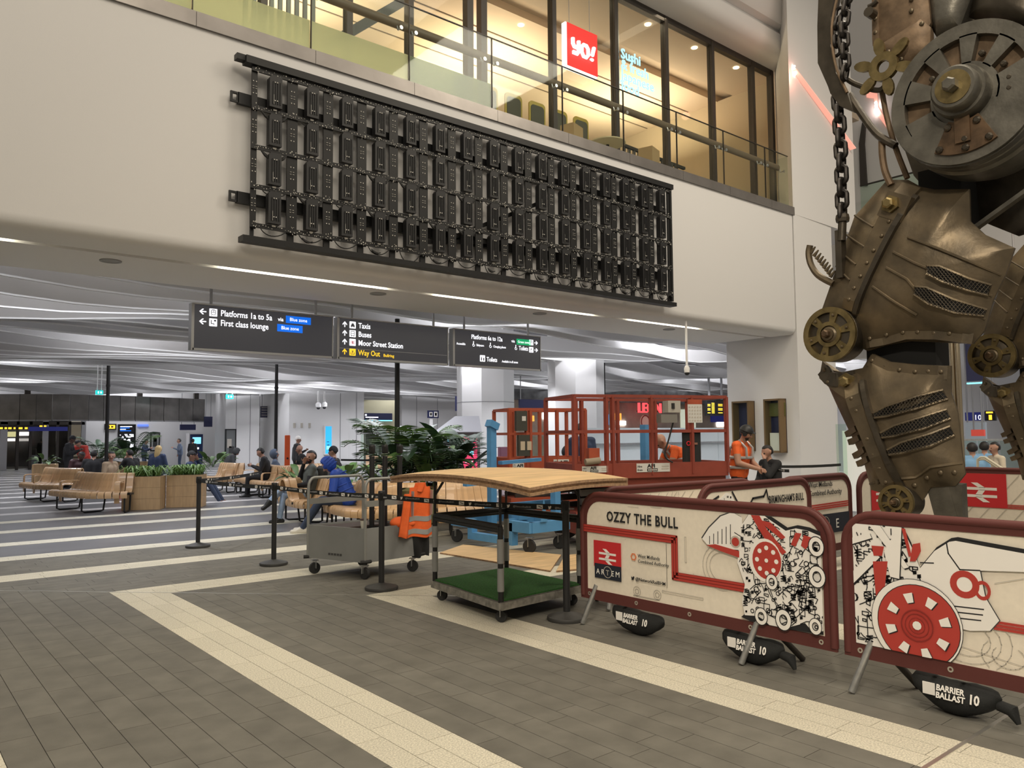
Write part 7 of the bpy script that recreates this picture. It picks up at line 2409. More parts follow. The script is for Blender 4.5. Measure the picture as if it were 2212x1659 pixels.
# pale glazed counter behind the lifts
gl = thing('glazed_counter', 'long pale glazed counter behind the red lifts', 'counter', (on_y(1420, 1000, 17).x, 17, 0))
xa, xb = on_y(1270, 1000, 17).x, on_y(1600, 1000, 17).x
for k in range(6):
    x0 = xa + (xb - xa) * k / 6
    MB().b2((x0, 17, .05), (x0 + (xb - xa) / 6 - .03, 17.05, 1.75)).build('counter_panel', mat('counter_pale', (.70, .76, .76), .3), gl)
MB().b2((xa, 16.9, 1.22), (xb, 16.98, 1.27)).build('counter_rail', 'galvanised', gl)
xa, xb = on_y(1118, 1000, 20).x, on_y(1270, 1000, 20).x
MB().b2((xa, 20, .05), (xb, 20.05, 1.5)).build('counter_panel', 'pane_green', gl)
# ------------------------------------------------------------------ wooden display cases on the column
cs = mat('case_wood', (.17, .11, .05), .5)
for k, (ua, ub, um, vt, vb, lab) in enumerate(((1597, 1630, 1612, 866, 974, 'left wooden glazed case on the white column'), (1666, 1698, 1682, 861, 977, 'right wooden glazed case on the white column'))):
    # the column's side face runs from (15.86,9.28) to (16.18,11.35)
    def oncol(u, v):
        d = _ray(u, v)
        n_ = V(2.07, -.32, 0).normalized()
        s = (V(15.86, 9.28, EYE) - V(0, 0, EYE)).dot(n_) / d.dot(n_)
        return V(0, 0, EYE) + d * s
    a, b = oncol(ua, vb), oncol(ub, vt)
    e = V(b.x - a.x, b.y - a.y, 0).normalized()
    n_ = V(-2.07, .32, 0).normalized()
    wd = (V(b.x, b.y, 0) - V(a.x, a.y, 0)).length
    t = thing('display_case', lab, 'display case', (a.x, a.y, a.z))
    h = b.z - a.z
    dp = .22
    o = V(a.x, a.y, a.z)
    Rm = Matrix((e, n_, V(0, 0, 1))).transposed()
    def cbx(c, d, nm, mm):
        MB().box(o + e * c[0] + n_ * c[1] + V(0, 0, c[2]), d, Rm).build(nm, mm, t)
    cbx((wd / 2, .012, h / 2), (wd, .02, h), 'back_board', 'navy_sign')
    cbx((.02, dp / 2, h / 2), (.04, dp, h), 'side_board', cs)
    cbx((wd - .02, dp / 2, h / 2), (.04, dp, h), 'side_board', cs)
    cbx((wd / 2, dp / 2, .02), (wd, dp, .04), 'bottom_board', cs)
    cbx((wd / 2, dp / 2, h - .02), (wd, dp, .04), 'top_board', cs)
    cbx((wd / 2, dp - .01, h / 2), (wd - .08, .01, h - .08), 'glass_pane', 'pane')
    if k:
        cbx((wd / 2, .1, h * .2), (.3, .04, .4), 'white_exhibit', 'print_white')
        cbx((wd / 2, .06, h * .8), (.5, .02, .3), 'dark_exhibit', mat('olive_card', (.12, .12, .03), .7))
# ------------------------------------------------------------------ right side beyond the sculpture
gw = thing('white_screen_panel', 'white glazed panel right of the column behind the belt', 'panel', (16, 7, 0))
a, b = on_x(1822, 1010, 15.0), on_x(1880, 930, 15.0)
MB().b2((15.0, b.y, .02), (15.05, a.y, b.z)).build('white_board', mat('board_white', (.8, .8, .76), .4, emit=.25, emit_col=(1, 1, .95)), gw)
a, b = on_x(1808, 1010, 14.9), on_x(1826, 916, 14.9)
MB().b2((14.9, b.y, .02), (14.93, a.y, b.z)).build('glass_wing', 'pane_green', gw)
st = thing('steel_posts', 'pair of polished steel posts behind the sculpture leg', 'post', (13, 3.9, 0))
for u in (2062, 2074):
    a = on_x(u, 900, 14)
    MB().tube([(14, a.y, 0), (14, a.y, 4.2)], .045, 12).build('steel_tube', mat('post_steel', (.5, .42, .30), .25, metal=1.0), st, smooth=True)
XR = 30.0
struct(MB().b2((XR, -6, -.003), (XR + .3, 17, 6.0)).build('wall_right', mat('shop_back', (.45, .44, .43), .7)), 'far right concourse wall')
struct(MB().b2((18.0, -6, 4.6), (XR, 9.2, 4.8)).build('ceiling_right', 'fin_grey'))
rc = bpy.data.objects['ceiling_right']
for k in range(9):
    y = -1 + 1.1 * k
    MB().b2((18.2, y, 4.2), (XR - .2, y + .06, 4.6)).build('ceiling_fin', 'fin_grey', rc)
for k in range(4):
    area('concourse_lamp', (20 + 2.6 * k, 3.6, 4.15), .5, 70, COOL)
def rpanel(u0, v0, u1, v1, X, name, lab, cat, m, txt=None):
    a, b = on_x(u0, v1, X), on_x(u1, v0, X)
    t = thing(name, lab, cat, (X, a.y, a.z))
    MB().b2((X, b.y, a.z), (X + .1, a.y, b.z)).build('face_panel', m, t)
    for y in (a.y - .05, b.y + .05):
        MB().tube([(X + .05, y, b.z), (X + .05, y, 4.62)], .02, 6).build('drop_rod', 'sign_frame', t)
    if txt:
        s, u, v, h, mm = txt
        c = on_x(u, v, X)
        text(s, (X - .006, c.y, c.z), (0, -1, 0), (0, 0, 1), h, mm, t)
    return t
rpanel(2085, 890, 2125, 909, 24, 'platform_sign', 'dark blue sign with a white number between the sculpture legs', 'sign', 'navy_lit', ('10', 2104, 907, .20, 'sign_white'))
rpanel(2128, 887, 2150, 909, 24, 'departure_board', 'small amber board beside the white number sign', 'display', 'screen_dark')
for u0, v0, u1, v1 in ((2130, 889, 2144, 893), (2136, 896, 2142, 907)):
    a, b = on_x(u0, v1, 23.98), on_x(u1, v0, 23.98)
    MB().b2((23.98, b.y, a.z), (24.0, a.y, b.z)).build('amber_mark', 'amber', bpy.data.objects['departure_board.002'])
rpanel(2088, 740, 2122, 824, 18.8, 'navy_board', 'large navy board behind the far knee wheel', 'sign', 'navy_sign')
rpanel(2088, 825, 2122, 830, 18.8, 'blue_edge', 'pale blue lower edge of the navy board', 'sign', 'screen_cyan')
rpanel(2040, 745, 2056, 800, 19.5, 'blue_column_panel', 'blue panel beside the steel posts', 'panel', mat('dusk_blue', (.10, .14, .32), .5))
rpanel(2098, 928, 2125, 942, 22, 'red_notice', 'red notice held up behind the glass on the right', 'notice', mat('notice_red', (.7, .08, .06), emit=.3, emit_col=(.9, .12, .08)))
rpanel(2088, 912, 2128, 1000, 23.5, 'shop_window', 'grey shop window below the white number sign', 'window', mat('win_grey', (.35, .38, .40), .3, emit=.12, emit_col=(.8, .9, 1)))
rpanel(2180, 480, 2260, 500, 20, 'red_neon_sign', 'red neon marks glimpsed behind the body of the sculpture', 'sign', mat('warm_dark', (.25, .18, .12), .7))
for k in range(5):
    a, b = on_x(2184 + 6 * k, 496, 19.98), on_x(2188 + 6 * k, 484, 19.98)
    MB().b2((19.95, b.y, a.z), (20.0, a.y, b.z)).build('red_mark', 'leon_red', bpy.data.objects['red_neon_sign.001'])
bz_ = thing('glass_balustrade', 'glass balustrade with a steel handrail behind the sculpture leg', 'balustrade', (18, 4, 0))
a, b = on_x(2068, 1000, 19), on_x(2212, 1000, 19)
for k in range(3):
    y0 = a.y + (b.y - a.y) * k / 3
    y1 = a.y + (b.y - a.y) * (k + 1) / 3
    MB().b2((19, y1 + .03, .05), (19.02, y0, 1.35)).build('glass_pane', 'pane_green', bz_)
MB().b2((18.98, b.y, 1.35), (19.05, a.y, 1.39)).build('top_rail', 'galvanised', bz_)
er = thing('stair_handrail', 'pale handrails going down beyond the rear barrier on the right', 'handrail', (13, 3, 0))
for d in (0, .10):
    P = [on_x(u, v + d * 40, 12.6 + d) for u, v in ((2112, 1150), (2112, 992), (2118, 988), (2128, 988), (2165, 1012))]
    MB().tube(P, .018, 8).build('rail_tube', mat('rail_cream', (.62, .58, .46), .35), er, smooth=True)
# ------------------------------------------------------------------ people: one continuous skin grown round joints, clothes by region
mat('jeans_pale', (.30, .40, .55), .8, noise=.12, nscale=14)
mat('jeans_dark', (.03, .045, .085), .8)
mat('cloth_black', (.013, .013, .015), .85)
mat('cloth_charcoal', (.045, .047, .05), .85)
mat('cloth_grey_green', (.085, .095, .085), .85)
mat('cloth_blue', (.010, .055, .36), .6)
mat('cloth_navy', (.02, .035, .085), .8)
mat('cloth_slate', (.10, .13, .19), .85)
mat('cloth_beige', (.36, .27, .18), .85)
mat('cloth_red', (.55, .05, .035), .7)
mat('cloth_burgundy', (.045, .014, .017), .5)
mat('cloth_sky', (.20, .38, .60), .8)
mat('cloth_cream', (.60, .52, .40), .8)
mat('shoe_black', (.015, .015, .015), .5)
mat('shoe_brown', (.13, .06, .03), .6)
mat('shoe_white', (.6, .57, .5), .6)
PPL = []
def person(lab, loc, face, pose='stand', top='cloth_black', legs='cloth_black', shoes='shoe_black', skin='skin', hair='hair_black', hat=None, hood=None,
           s=1.0, lean=.08, hp=0.0, hy=0.0, la='down', ra='down', puff=1.0, vox=.017, group=None, name='person', legpose=None, beard=None, sleeves=None, spread=.11):
    t = thing(name, lab, 'person', (loc[0], loc[1], loc[2] if len(loc) > 2 else 0), face)
    pr = []       # (a, b, ra, rb, key)
    def cap(a, b, ra_, rb_, key):
        pr.append((Vector(a) * s, Vector(b) * s, ra_ * s, rb_ * s, key))
    sit = pose == 'sit'
    P = V(0, 0, .55 if sit else .95)
    d = V(math.sin(lean), 0, math.cos(lean))
    f = V(math.cos(lean), 0, -math.sin(lean))
    ch, nk = P + d * .33, P + d * .50
    a = lean * .7 + hp
    hd = V(math.sin(a), 0, math.cos(a))
    hf0 = V(math.cos(a), 0, -math.sin(a))
    hc = nk + hd * .155 + hf0 * .02
    Ry = Matrix.Rotation(hy, 3, hd)
    hf = Ry @ hf0
    hs = hd.cross(hf)
    pw = puff
    for sg in (-1, 1):
        y = V(0, sg, 0)
        cap(P + y * .06, ch + y * .075, .125 * (pw * .5 + .5), .118 * pw, 'top')
        cap(ch + y * .075, nk + y * .05 - d * .04, .118 * pw, .07, 'top')
        sh = nk - d * .055 + y * (.165 + .02 * pw)
        cap(nk - d * .04 + y * .04, sh, .07, .067 * pw, 'top')
        arm_ = la if sg > 0 else ra
        if arm_ == 'down':
            el, hn = sh + V(-.03, .05 * sg, -.28), sh + V(.06, .06 * sg, -.53)
        elif arm_ == 'lap':
            el, hn = sh + V(.03, .09 * sg, -.27), P + V(.30, .07 * sg, .10)
        elif arm_ == 'phone':
            el, hn = sh + V(.06, .07 * sg, -.27), nk + V(.33, .03 * sg, -.20)
        elif arm_ == 'face':
            el, hn = sh + V(.20, .02 * sg, -.20), hc + hf * .12 + hs * (.05 * sg) - hd * .07
        elif arm_ == 'work':
            el, hn = sh + V(.06, .06 * sg, -.28), P + V(.36, .02 * sg, .06)
        elif arm_ == 'reach':
            el, hn = sh + V(.10, .08 * sg, -.26), sh + V(.30, .0, -.42)
        elif arm_ == 'knee':
            el, hn = sh + V(.08, .08 * sg, -.27), P + V(.42, .12 * sg, .10)
        else:
            el, hn = [Vector(q) for q in arm_]
        sk = sleeves or 'top'
        cap(sh, sh + (el - sh) * .5, .062 * pw, .055 * pw, 'top')
        cap(sh + (el - sh) * .5, el, .055 * pw, .046 * pw, sk)
        wr = el + (hn - el) * .86
        cap(el, wr, .046 * pw, .033 * (pw * .5 + .5), sk)
        hdirn = (hn - el).normalized()
        side = hdirn.cross(V(0, sg, .3)).normalized()
        pal = hn
        cap(wr, pal, .028, .03, 'skin')
        cap(pal + side * .018, pal + side * .018 + hdirn * .035, .02, .018, 'skin')
        cap(pal - side * .018, pal - side * .018 + hdirn * .035, .02, .018, 'skin')
        inw = V(0, -sg, -.4).normalized()
        for i, L_ in enumerate((.060, .070, .066, .052)):
            b0 = pal + hdirn * .045 + side * (.027 - .018 * i)
            b1 = b0 + hdirn * L_ * .55 + inw * .008
            cap(b0, b1, .0105, .0095, 'skin')
            cap(b1, b1 + hdirn * L_ * .35 + inw * L_ * .35, .0095, .008, 'skin')
        b0 = pal + side * .03
        cap(b0, b0 + side * .03 + hdirn * .03, .012, .010, 'skin')
        cap(b0 + side * .03 + hdirn * .03, b0 + side * .035 + hdirn * .06, .010, .0085, 'skin')
        # legs
        hip = P + V(0, .085 * sg, -.03)
        if sit:
            kn = P + V(.44, spread * sg * 1.2, -.02)
            an = V(kn.x + .03, kn.y, .085)
            if legpose == 'cross':
                if sg > 0:
                    kn, an = P + V(.44, .03, -.02), V(P.x + .52, .05, .085)
                else:
                    kn, an = P + V(.42, -.02, .13), P + V(.70, .12, -.13)
            elif legpose == 'out':
                an = V(kn.x + .28, kn.y, .085)
            elif legpose == 'tuck':
                an = V(kn.x - .15, kn.y, .085)
        elif legpose == 'stride':
            kn, an = hip + V(.10 * sg, .01, -.42), V(hip.x + .12 * sg, hip.y, .085)
        else:
            kn, an = hip + V(.03, .02 * sg, -.42), V(hip.x - .01, hip.y + .03 * sg, .085)
        cap(P + V(0, .05 * sg, 0), hip + (kn - hip) * .2, .115, .092, 'legs')
        cap(hip, kn, .092, .064, 'legs')
        cap(kn, kn + (an - kn) * .45, .064, .058, 'legs')
        cap(kn + (an - kn) * .45, an, .058, .046, 'legs')
        sd = V(1, .12 * sg, 0).normalized()
        dn = V(0, 0, -1)
        if legpose == 'cross' and sg < 0:
            sd, dn = V(.75, .1, -.5).normalized(), V(-.3, 0, -.9)
        cap(an + dn * .035 - sd * .05, an + dn * .045 + sd * .15, .046, .04, 'shoes')
        cap(an + dn * .0, an + dn * .03 + sd * .06, .048, .045, 'shoes')
    # neck, head, jaw, nose, ears
    cap(nk - d * .03, hc - hd * .05, .055, .052, 'skin')
    cap(hc + hd * .035 - hf * .012, hc + hd * .01 + hf * .005, .093, .090, 'skin')
    cap(hc - hd * .01 + hf * .02, hc - hd * .075 + hf * .035, .076, .045, beard or 'skin')
    cap(hc + hd * .0 + hf * .09, hc - hd * .025 + hf * .108, .012, .016, 'skin')
    cap(hc - hd * .058 + hf * .082 - hs * .018, hc - hd * .058 + hf * .082 + hs * .018, .011, .011, 'lip')
    for sg in (-1, 1):
        cap(hc + hs * .088 * sg - hd * .01, hc + hs * .092 * sg + hd * .015, .014, .017, 'skin')
        cap(hc + hs * .033 * sg + hf * .083 + hd * .004, hc + hs * .036 * sg + hf * .083 + hd * .004, .0105, .0105, 'eye')
    keys = {'top': top, 'legs': legs, 'shoes': shoes, 'skin': skin, 'eye': 'hair_black', 'lip': mat('lips', (.25, .09, .08), .5) if skin == 'skin' else skin}
    if beard:
        keys[beard] = beard
    if sleeves:
        keys[sleeves] = sleeves if sleeves in MATS else skin
    m = MB()
    for a_, b_, r0, r1, k in pr:
        m.ball(a_, r0, 10, 7)
        m.ball(b_, r1, 10, 7)
        if (b_ - a_).length > 1e-4:
            m.tube([a_, b_], [r0, r1], 10)
    tmp = bpy.data.objects.new('tmp_body', m.mesh('tmp_body'))
    COL.objects.link(tmp)
    md = tmp.modifiers.new('r', 'REMESH')
    md.mode = 'VOXEL'
    md.voxel_size = vox
    ms = tmp.modifiers.new('s', 'SMOOTH')
    ms.factor = .5
    ms.iterations = 3 if vox > .012 else 4
    PPL.append((tmp, t, pr, keys))
    # hair, hat or hood as children
    fr = Matrix((hf, hs, hd)).transposed()
    def shell(r, cut, name_, mm, zs=1.0, off=(0, 0, 0), inner=.80, n=16, mm_=11):
        mb = MB().ball((0, 0, 0), (r, r * .95, r * zs), n, mm_)
        vs = []
        for q in mb.v:
            q = Vector(q)
            if not cut(q / r):
                q = q * inner
            vs.append(((hc + fr @ (q + Vector(off))) * s))
        MB().add(vs, mb.f).build(name_, mm, t, smooth=True, world=False)
    if hood:
        shell(.128, lambda q: q.x < .55 or abs(q.y) > .62 or q.z > .75, 'hood', hood, 1.12, (-.012, 0, .01), .66)
    elif hat:
        kind, mm = hat
        shell(.108, lambda q: q.z > -.05 - .3 * (q.x < 0), 'hat', mm, 1.08, (-.005, 0, .02))
        if kind == 'cap':
            MB().prism([(q[0] * s, q[1] * s) for q in [(0, -.07), (.09, -.06), (.11, 0), (.09, .06), (0, .07)]], (hc + hf * .075 + hd * .045) * s, hf, hs, hd, .008).build('cap_peak', mm, t, world=False)
        if kind == 'helmet':
            shell(.118, lambda q: q.z > .05, 'helmet_shell', mm, .98, (0, 0, .03))
            MB().prism([(q[0] * s, q[1] * s) for q in [(-.01, -.09), (.05, -.08), (.065, 0), (.05, .08), (-.01, .09)]], (hc + hf * .085 + hd * .045) * s, hf, hs, hd, .008).build('helmet_peak', mm, t, world=False)
    elif hair == 'bald':
        pass
    elif hair == 'long':
        shell(.108, lambda q: q.z > .30 or q.x < .15, 'hair', 'hair_blond', 1.12, (-.012, 0, .012))
        MB().tube([(hc - hf * .06 - hd * .02) * s, (hc - hf * .09 - hd * .16) * s, (hc - hf * .08 - hd * .30) * s], [.085 * s, .085 * s, .05 * s], 10).build('hair_length', 'hair_blond', t, smooth=True, world=False)
    else:
        shell(.106, lambda q: q.z > .38 + .25 * (q.x > .3) or q.x < -.05 - .0 * q.z and q.z > -.55, 'hair', hair, 1.08, (-.010, 0, .014))
    t['hc'] = 0
    del t['hc']
    return t, (hc * s), hf, hs, hd, P * s, nk * s
def at_u(u, D, z=0.0):
    p = depth_pt(u, D)
    return (p.x, p.y, z)
LEFT, RIGHT, CAMW, AWAY = math.radians(140.4), math.radians(-39.6), math.radians(225), math.radians(50)
# seated and standing travellers, nearest first
T, *_x = person('man in a grey and black jacket and pale jeans sitting cross legged on the bench', at_u(668, 14.6, -.02), LEFT + .35, 'sit', 'cloth_grey_green', 'jeans_pale', lean=-.12, hp=.12, hy=.75, la='knee', ra='face', vox=.0095, puff=1.12, legpose='cross', beard='hair_black', sleeves='cloth_black')
bk_ = thing('backpack', 'dark grey backpack worn behind the man in pale jeans', 'backpack', at_u(700, 14.75, .5))
MB().rbox(depth_pt(698, 14.75, .78), (.22, .30, .46), .06, LEFT).build('pack_body', 'cloth_charcoal', bk_)
MB().rbox(depth_pt(706, 14.7, .68), (.14, .24, .24), .05, LEFT).build('front_pocket', 'cloth_charcoal', bk_)
T, hc_, hf_, hs_, hd_, P_, nk_ = person('person hunched in a bright blue quilted hooded coat and dark jeans', at_u(752, 13.05, -.02), LEFT + .1, 'sit', 'cloth_blue', 'jeans_dark', 'shoe_white', lean=.42, hp=.45, hood='cloth_blue', la='lap', ra='lap', puff=1.35, vox=.0095, legpose='out')
for k in range(5):
    c = P_ + (nk_ - P_) * (.12 + .19 * k)
    MB().tube([(c.x + .150 * math.cos(q * PI / 10), .228 * math.sin(q * PI / 10), c.z - .06 * math.cos(q * PI / 10)) for q in range(20)], .012, 6, closed=True).build('quilt_ring', 'cloth_blue', T, smooth=True, world=False)
for k in range(4):
    c = hc_ + hd_ * (-.05 + .045 * k)
    rr = .135 * math.sqrt(max(.05, 1 - ((-.05 + .045 * k) / .145) ** 2))
    MB().tube([c + hf_ * (rr * .99 * math.cos(q * PI / 9 + PI / 2) - .012) + hs_ * rr * .95 * math.sin(q * PI / 9 + PI / 2) for q in range(10)], .010, 6).build('quilt_ring', 'cloth_blue', T, smooth=True, world=False)
person('person in a black hat and coat seated behind the blue hooded coat', at_u(728, 17.2, .02), LEFT, 'sit', hat=('beanie', 'cloth_black'), lean=.1, puff=1.15)
person('person in a slate blue hoodie slouched on the far bench', at_u(600, 21.5, -.12), RIGHT + .3, 'sit', 'cloth_slate', 'cloth_charcoal', hood='cloth_slate', lean=-.15, la='lap', ra='lap', puff=1.12, legpose='out')
person('man in black looking down at a phone on the far bench', at_u(576, 20.75, -.03), LEFT + .2, 'sit', hair='hair_black', lean=.12, hp=.4, la='phone', ra='phone', puff=1.15)
person('person in a white cap and black jacket standing by the orange totem', at_u(640, 25, 0), RIGHT, 'stand', 'cloth_charcoal', hair='hair_blond', hat=('beanie', 'print_white'), s=.91, puff=1.2, la='phone', skin='skin')
person('balding man in black leaning forward behind the man in jeans', at_u(664, 23.0, .02), LEFT + .5, 'sit', hair='bald', lean=.40, hp=-.2, la='lap', ra='lap', puff=1.2)
person('person in a charcoal hoodie dozing by the pillar poster', at_u(487, 26.5, -.04), RIGHT + .5, 'sit', 'cloth_charcoal', hood='cloth_charcoal', lean=.5, hp=.4, la='lap', ra='lap', puff=1.2)
person('long haired blond person in a blue jacket seen from behind', at_u(338, 23.5, .0), AWAY - .2, 'sit', 'cloth_navy', 'jeans_dark', hair='long', lean=.15, hy=.3, la='lap', ra='lap', puff=1.35)
person('man in a beige coat looking at the camera from the left bench', at_u(236, 20.6, -.12), RIGHT - .2, 'sit', 'cloth_beige', 'cloth_red', lean=.1, hy=-.9, la='lap', ra='lap', puff=1.15, vox=.014)
person('man in a red jacket bending over the seated group', at_u(185, 25.5, 0), CAMW, 'stand', 'cloth_red', lean=.55, hp=.5, la='reach', ra='reach', s=.95, puff=1.15)
person('tall person in black standing left of the red jacket', at_u(148, 24.5, 0), RIGHT + .2, 'stand', hat=('beanie', 'cloth_black'), skin='skin_dark', s=.96, hp=.3, la='phone', ra='phone', puff=1.2)
person('person in a burgundy quilted coat seated in front of the red jacket', at_u(172, 22.6, -.10), CAMW + .9, 'sit', 'cloth_burgundy', lean=.25, hp=.4, la='lap', ra='lap', puff=1.4, skin='skin_dark')
person('person in a black quilted coat seated beside the burgundy one', at_u(203, 22.3, -.10), AWAY + .4, 'sit', lean=.2, la='lap', ra='lap', puff=1.45)
person('dark clothed person crouched between the palms and the beige coat', at_u(290, 22.5, -.08), LEFT - .4, 'sit', lean=.2, la='face', ra='lap', hp=.2, puff=1.2)
person('traveller in a dark jacket looking at a phone by the advertising screen', at_u(312, 36, 0), RIGHT, 'stand', 'cloth_navy', 'jeans_dark', s=.86, hp=.3, la='phone', ra='phone')
person('traveller in slate blue standing before the far kiosk', at_u(390, 36, 0), LEFT + .5, 'stand', 'cloth_slate', 'jeans_dark', s=.87, la='phone', puff=1.1)
person('person in black standing at the blue kiosk', at_u(416, 38, 0), AWAY, 'stand', 'cloth_black', s=.86)
person('man in a black cap with outstretched legs and brown shoes right of the planters', at_u(416, 19.3, -.10), RIGHT + .1, 'sit', 'cloth_navy', 'jeans_dark', 'shoe_brown', hat=('cap', 'cloth_black'), lean=-.05, la='face', ra='lap', legpose='out', puff=1.15, vox=.014)
person('distant person in black pulling a pale suitcase at the entrance', at_u(90, 43, 0), AWAY, 'stand', s=.90, puff=1.15)
p = depth_pt(74, 42)
sc_ = thing('suitcase', 'small pale blue suitcase by the entrance doors', 'suitcase', (p.x, p.y, 0))
MB().rbox((p.x, p.y, .36), (.42, .26, .62), .05, -.5).build('shell', mat('case_blue', (.42, .52, .6), .4), sc_)
MB().tube([(p.x - .1, p.y, .66), (p.x - .1, p.y, 1.0), (p.x + .1, p.y - .1, 1.0), (p.x + .1, p.y - .1, .66)], .012, 6).build('pull_handle', 'galvanised', sc_)
for dx in (-.14, .14):
    MB().lathe((p.x + dx, p.y - dx * .5, .035), [(.03, -.02), (.035, 0), (.03, .02)], 10, 'X').build('wheel', 'black_rubber', sc_)
# people around the lifts
person('man in a dark jacket standing inside the farther lift area, seen from behind', at_u(1257, 15.2, 0), AWAY, 'stand', 'cloth_navy', 'cloth_black', hat=('beanie', 'cloth_charcoal'), s=1.03, puff=1.15)
person('hooded figure in black seated behind the farther lift', at_u(1206, 16.5, .02), RIGHT, 'sit', hood='cloth_black', lean=.25, hp=.2, la='lap', ra='lap', puff=1.25)
person('person in black seated behind the nearer lift beside the blue post', at_u(1408, 15.2, .0), LEFT, 'sit', 'cloth_navy', lean=.05, la='lap', ra='lap', puff=1.2)
person('person in a white hat crouching behind the nearer lift rails', at_u(1289, 15.8, .0), LEFT, 'sit', 'cloth_black', hat=('beanie', 'print_white'), lean=.5, hp=.4, la='lap', ra='lap', puff=1.1)
def hivis(T, P_, nk_, w=1.0):
    d = (nk_ - P_)
    for f in (.18, .50):
        c = P_ + d * f
        MB().tube([(c.x + .150 * w * math.cos(q * PI / 10), .215 * w * math.sin(q * PI / 10), c.z - .06 * w * math.cos(q * PI / 10) * d.x / max(.1, d.length)) for q in range(20)], .024, 6, closed=True).build('reflective_band', slv, T, smooth=True, world=False)
    for sg in (-1, 1):
        MB().tube([P_ + d * .5 + V(.148 * w, sg * .10, 0), P_ + d * .8 + V(.13 * w, sg * .11, 0), nk_ + V(.02, sg * .11, .02), P_ + d * .8 + V(-.125 * w, sg * .11, 0), P_ + d * .5 + V(-.14 * w, sg * .10, 0)], .022, 6).build('reflective_band', slv, T, smooth=True, world=False)
T, hc_, hf_, hs_, hd_, P_, nk_ = person('worker in an orange high visibility shirt and black helmet standing right of the lift', at_u(1594, 12.6, 0), math.radians(-82), 'stand', 'hivis_orange', 'cloth_black', hat=('helmet', 'black_paint'), s=.985, lean=.12, hp=.30, hy=.35, la='work', ra='work', vox=.0095, beard='hair_black', sleeves='skin', puff=1.08)
hivis(T, P_, nk_, 1.08)
for sg in (-1, 1):
    MB().lathe((hc_ + hs_ * .11 * sg), [(.035, -.02), (.035, .02)], 12, R=Matrix((hf_, hd_, hs_)).transposed()).build('ear_defender', 'black_paint', T, world=False)
T, hc_, hf_, hs_, hd_, P_, nk_ = person('bald worker in orange bending forward behind the nearer lift', at_u(1492, 13.2, 0), LEFT + .15, 'stand', 'hivis_orange', 'cloth_black', hair='bald', s=1.04, lean=.85, hp=.2, la='reach', ra='reach', vox=.012, sleeves='skin', puff=1.1)
hivis(T, P_, nk_, 1.1)
person('black haired person in a dark coat sitting beside the white column', at_u(1664, 13.7, .03), LEFT + .35, 'sit', lean=.05, hp=.2, la='face', ra='lap', puff=1.2, vox=.012)
# people beyond the sculpture
person('person in a pale blue jacket and dark vest seated beyond the glass on the right', at_u(2100, 15.2, .02), RIGHT + 1.2, 'sit', 'cloth_sky', lean=.1, la='lap', ra='lap', puff=1.25)
person('person in pale blue seated behind the first one on the right', at_u(2124, 16.4, .02), RIGHT + .9, 'sit', 'cloth_sky', lean=.1, la='lap', ra='lap', puff=1.15)
person('person in a cream top facing left beyond the sculpture leg', at_u(2152, 15.6, .02), LEFT, 'sit', 'cloth_cream', hair='hair_black', lean=.05, la='lap', ra='lap')
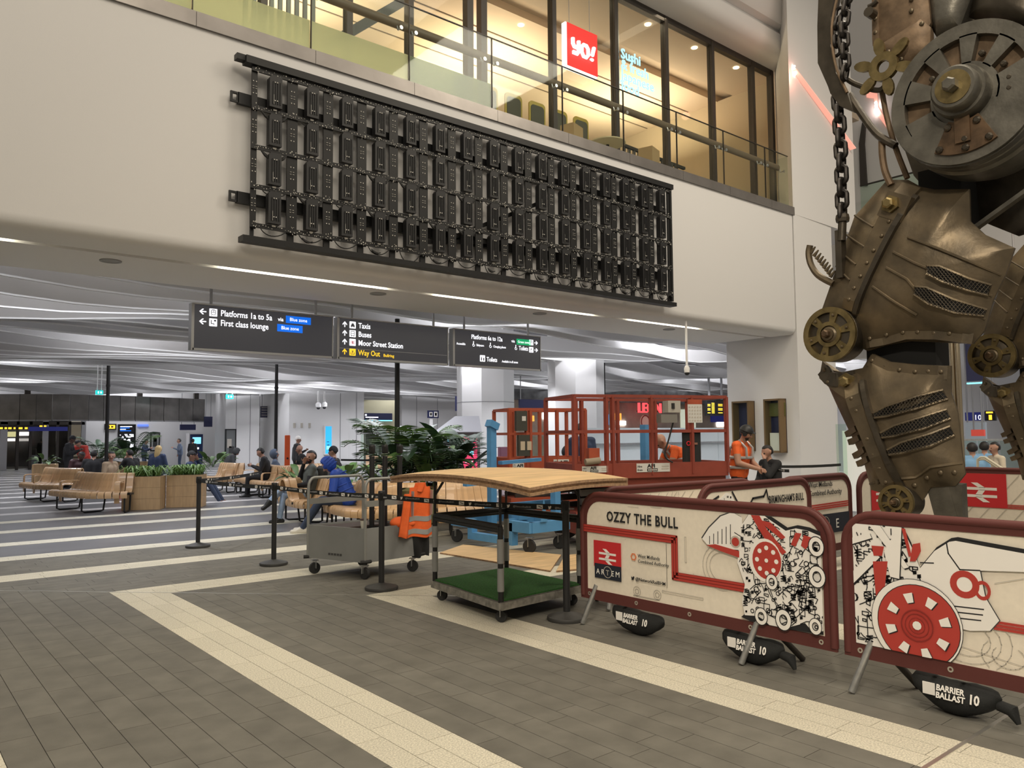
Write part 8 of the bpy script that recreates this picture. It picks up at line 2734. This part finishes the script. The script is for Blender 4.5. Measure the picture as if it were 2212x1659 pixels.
# seats for those who sit away from the slatted benches
for u, D, lab in ((1207, 16.5, 'dark stool under the hooded figure behind the farther lift'), (1408, 15.2, 'dark stool behind the nearer lift'), (1289, 15.8, 'dark stool behind the lift rails'), (1664, 13.7, 'dark stool beside the white column'), (2100, 15.2, 'dark seat beyond the sculpture on the right'), (2124, 16.4, 'dark seat behind the pale blue jacket'), (2152, 15.6, 'dark seat under the cream top'), (664, 23.0, 'dark stool under the balding man'), (290, 22.5, 'dark stool beside the beige coat'), (487, 26.5, 'dark stool under the dozing hoodie'), (728, 17.2, 'dark stool under the black hat'), (338, 23.5, 'dark stool under the blond person'), (172, 22.6, 'dark stool under the burgundy coat'), (203, 22.3, 'dark stool under the black quilted coat'), (576, 20.75, 'dark stool under the man with the phone'), (416, 19.3, 'dark stool behind the right wooden planter'), (236, 20.6, 'dark stool under the beige coat'), (600, 21.5, 'dark stool under the slate blue hoodie'), (752, 13.05, 'dark stool under the blue hooded coat')):
    p = depth_pt(u, D)
    t = thing('stool', lab, 'stool', (p.x, p.y, 0))
    MB().rbox((p.x, p.y, .41), (.38, .38, .06), .03).build('seat', 'black_paint', t)
    for dx in (-.14, .14):
        for dy in (-.14, .14):
            MB().tube([(p.x + dx, p.y + dy, 0), (p.x + dx, p.y + dy, .39)], .016, 6).build('leg', 'black_metal', t)
bpy.context.view_layer.update()
_dg = bpy.context.evaluated_depsgraph_get()
for tmp, t, pr, keys in PPL:
    me = bpy.data.meshes.new_from_object(tmp.evaluated_get(_dg))
    me.name = 'body'
    names = sorted(set(keys.values()), key=lambda q: q if isinstance(q, str) else q.name)
    for k in names:
        me.materials.append(MATS[k] if isinstance(k, str) else k)
    idx = {k: i for i, k in enumerate(names)}
    nf = len(me.polygons)
    C = np.empty(nf * 3, np.float32)
    me.polygons.foreach_get('center', C)
    C = C.reshape(-1, 3)
    best = np.full(nf, 1e9)
    mi = np.zeros(nf, np.int32)
    for a_, b_, r0, r1, k in pr:
        a = np.array(a_)
        ab = np.array(b_) - a
        l2 = max(1e-9, float(ab @ ab))
        tt_ = np.clip(((C - a) @ ab) / l2, 0, 1)
        dd = np.linalg.norm(C - (a + tt_[:, None] * ab), axis=1) - (r0 + (r1 - r0) * tt_)
        if k in ('eye', 'lip'):
            dd -= .004
        w_ = dd < best
        best[w_] = dd[w_]
        mi[w_] = idx[keys[k]]
    me.polygons.foreach_set('material_index', mi)
    me.polygons.foreach_set('use_smooth', np.ones(nf, bool))
    me.update()
    link('body', me, None, t, False)
for tmp, t, pr, keys in PPL:
    bpy.data.objects.remove(tmp)
# ------------------------------------------------------------------ lettering to meshes
bpy.context.view_layer.update()
_dg = bpy.context.evaluated_depsgraph_get()
for ob, M, par, name, m in TEXTS:
    me = bpy.data.meshes.new_from_object(ob.evaluated_get(_dg))
    me.transform(M)
    me.name = name
    if not me.materials:
        me.materials.append(MATS[m] if isinstance(m, str) else m)
    o = link(name, me, None, par, True)
    if par is None:
        o['label'] = name
for ob, M, par, name, m in TEXTS:
    cu = ob.data
    bpy.data.objects.remove(ob)
    bpy.data.curves.remove(cu)
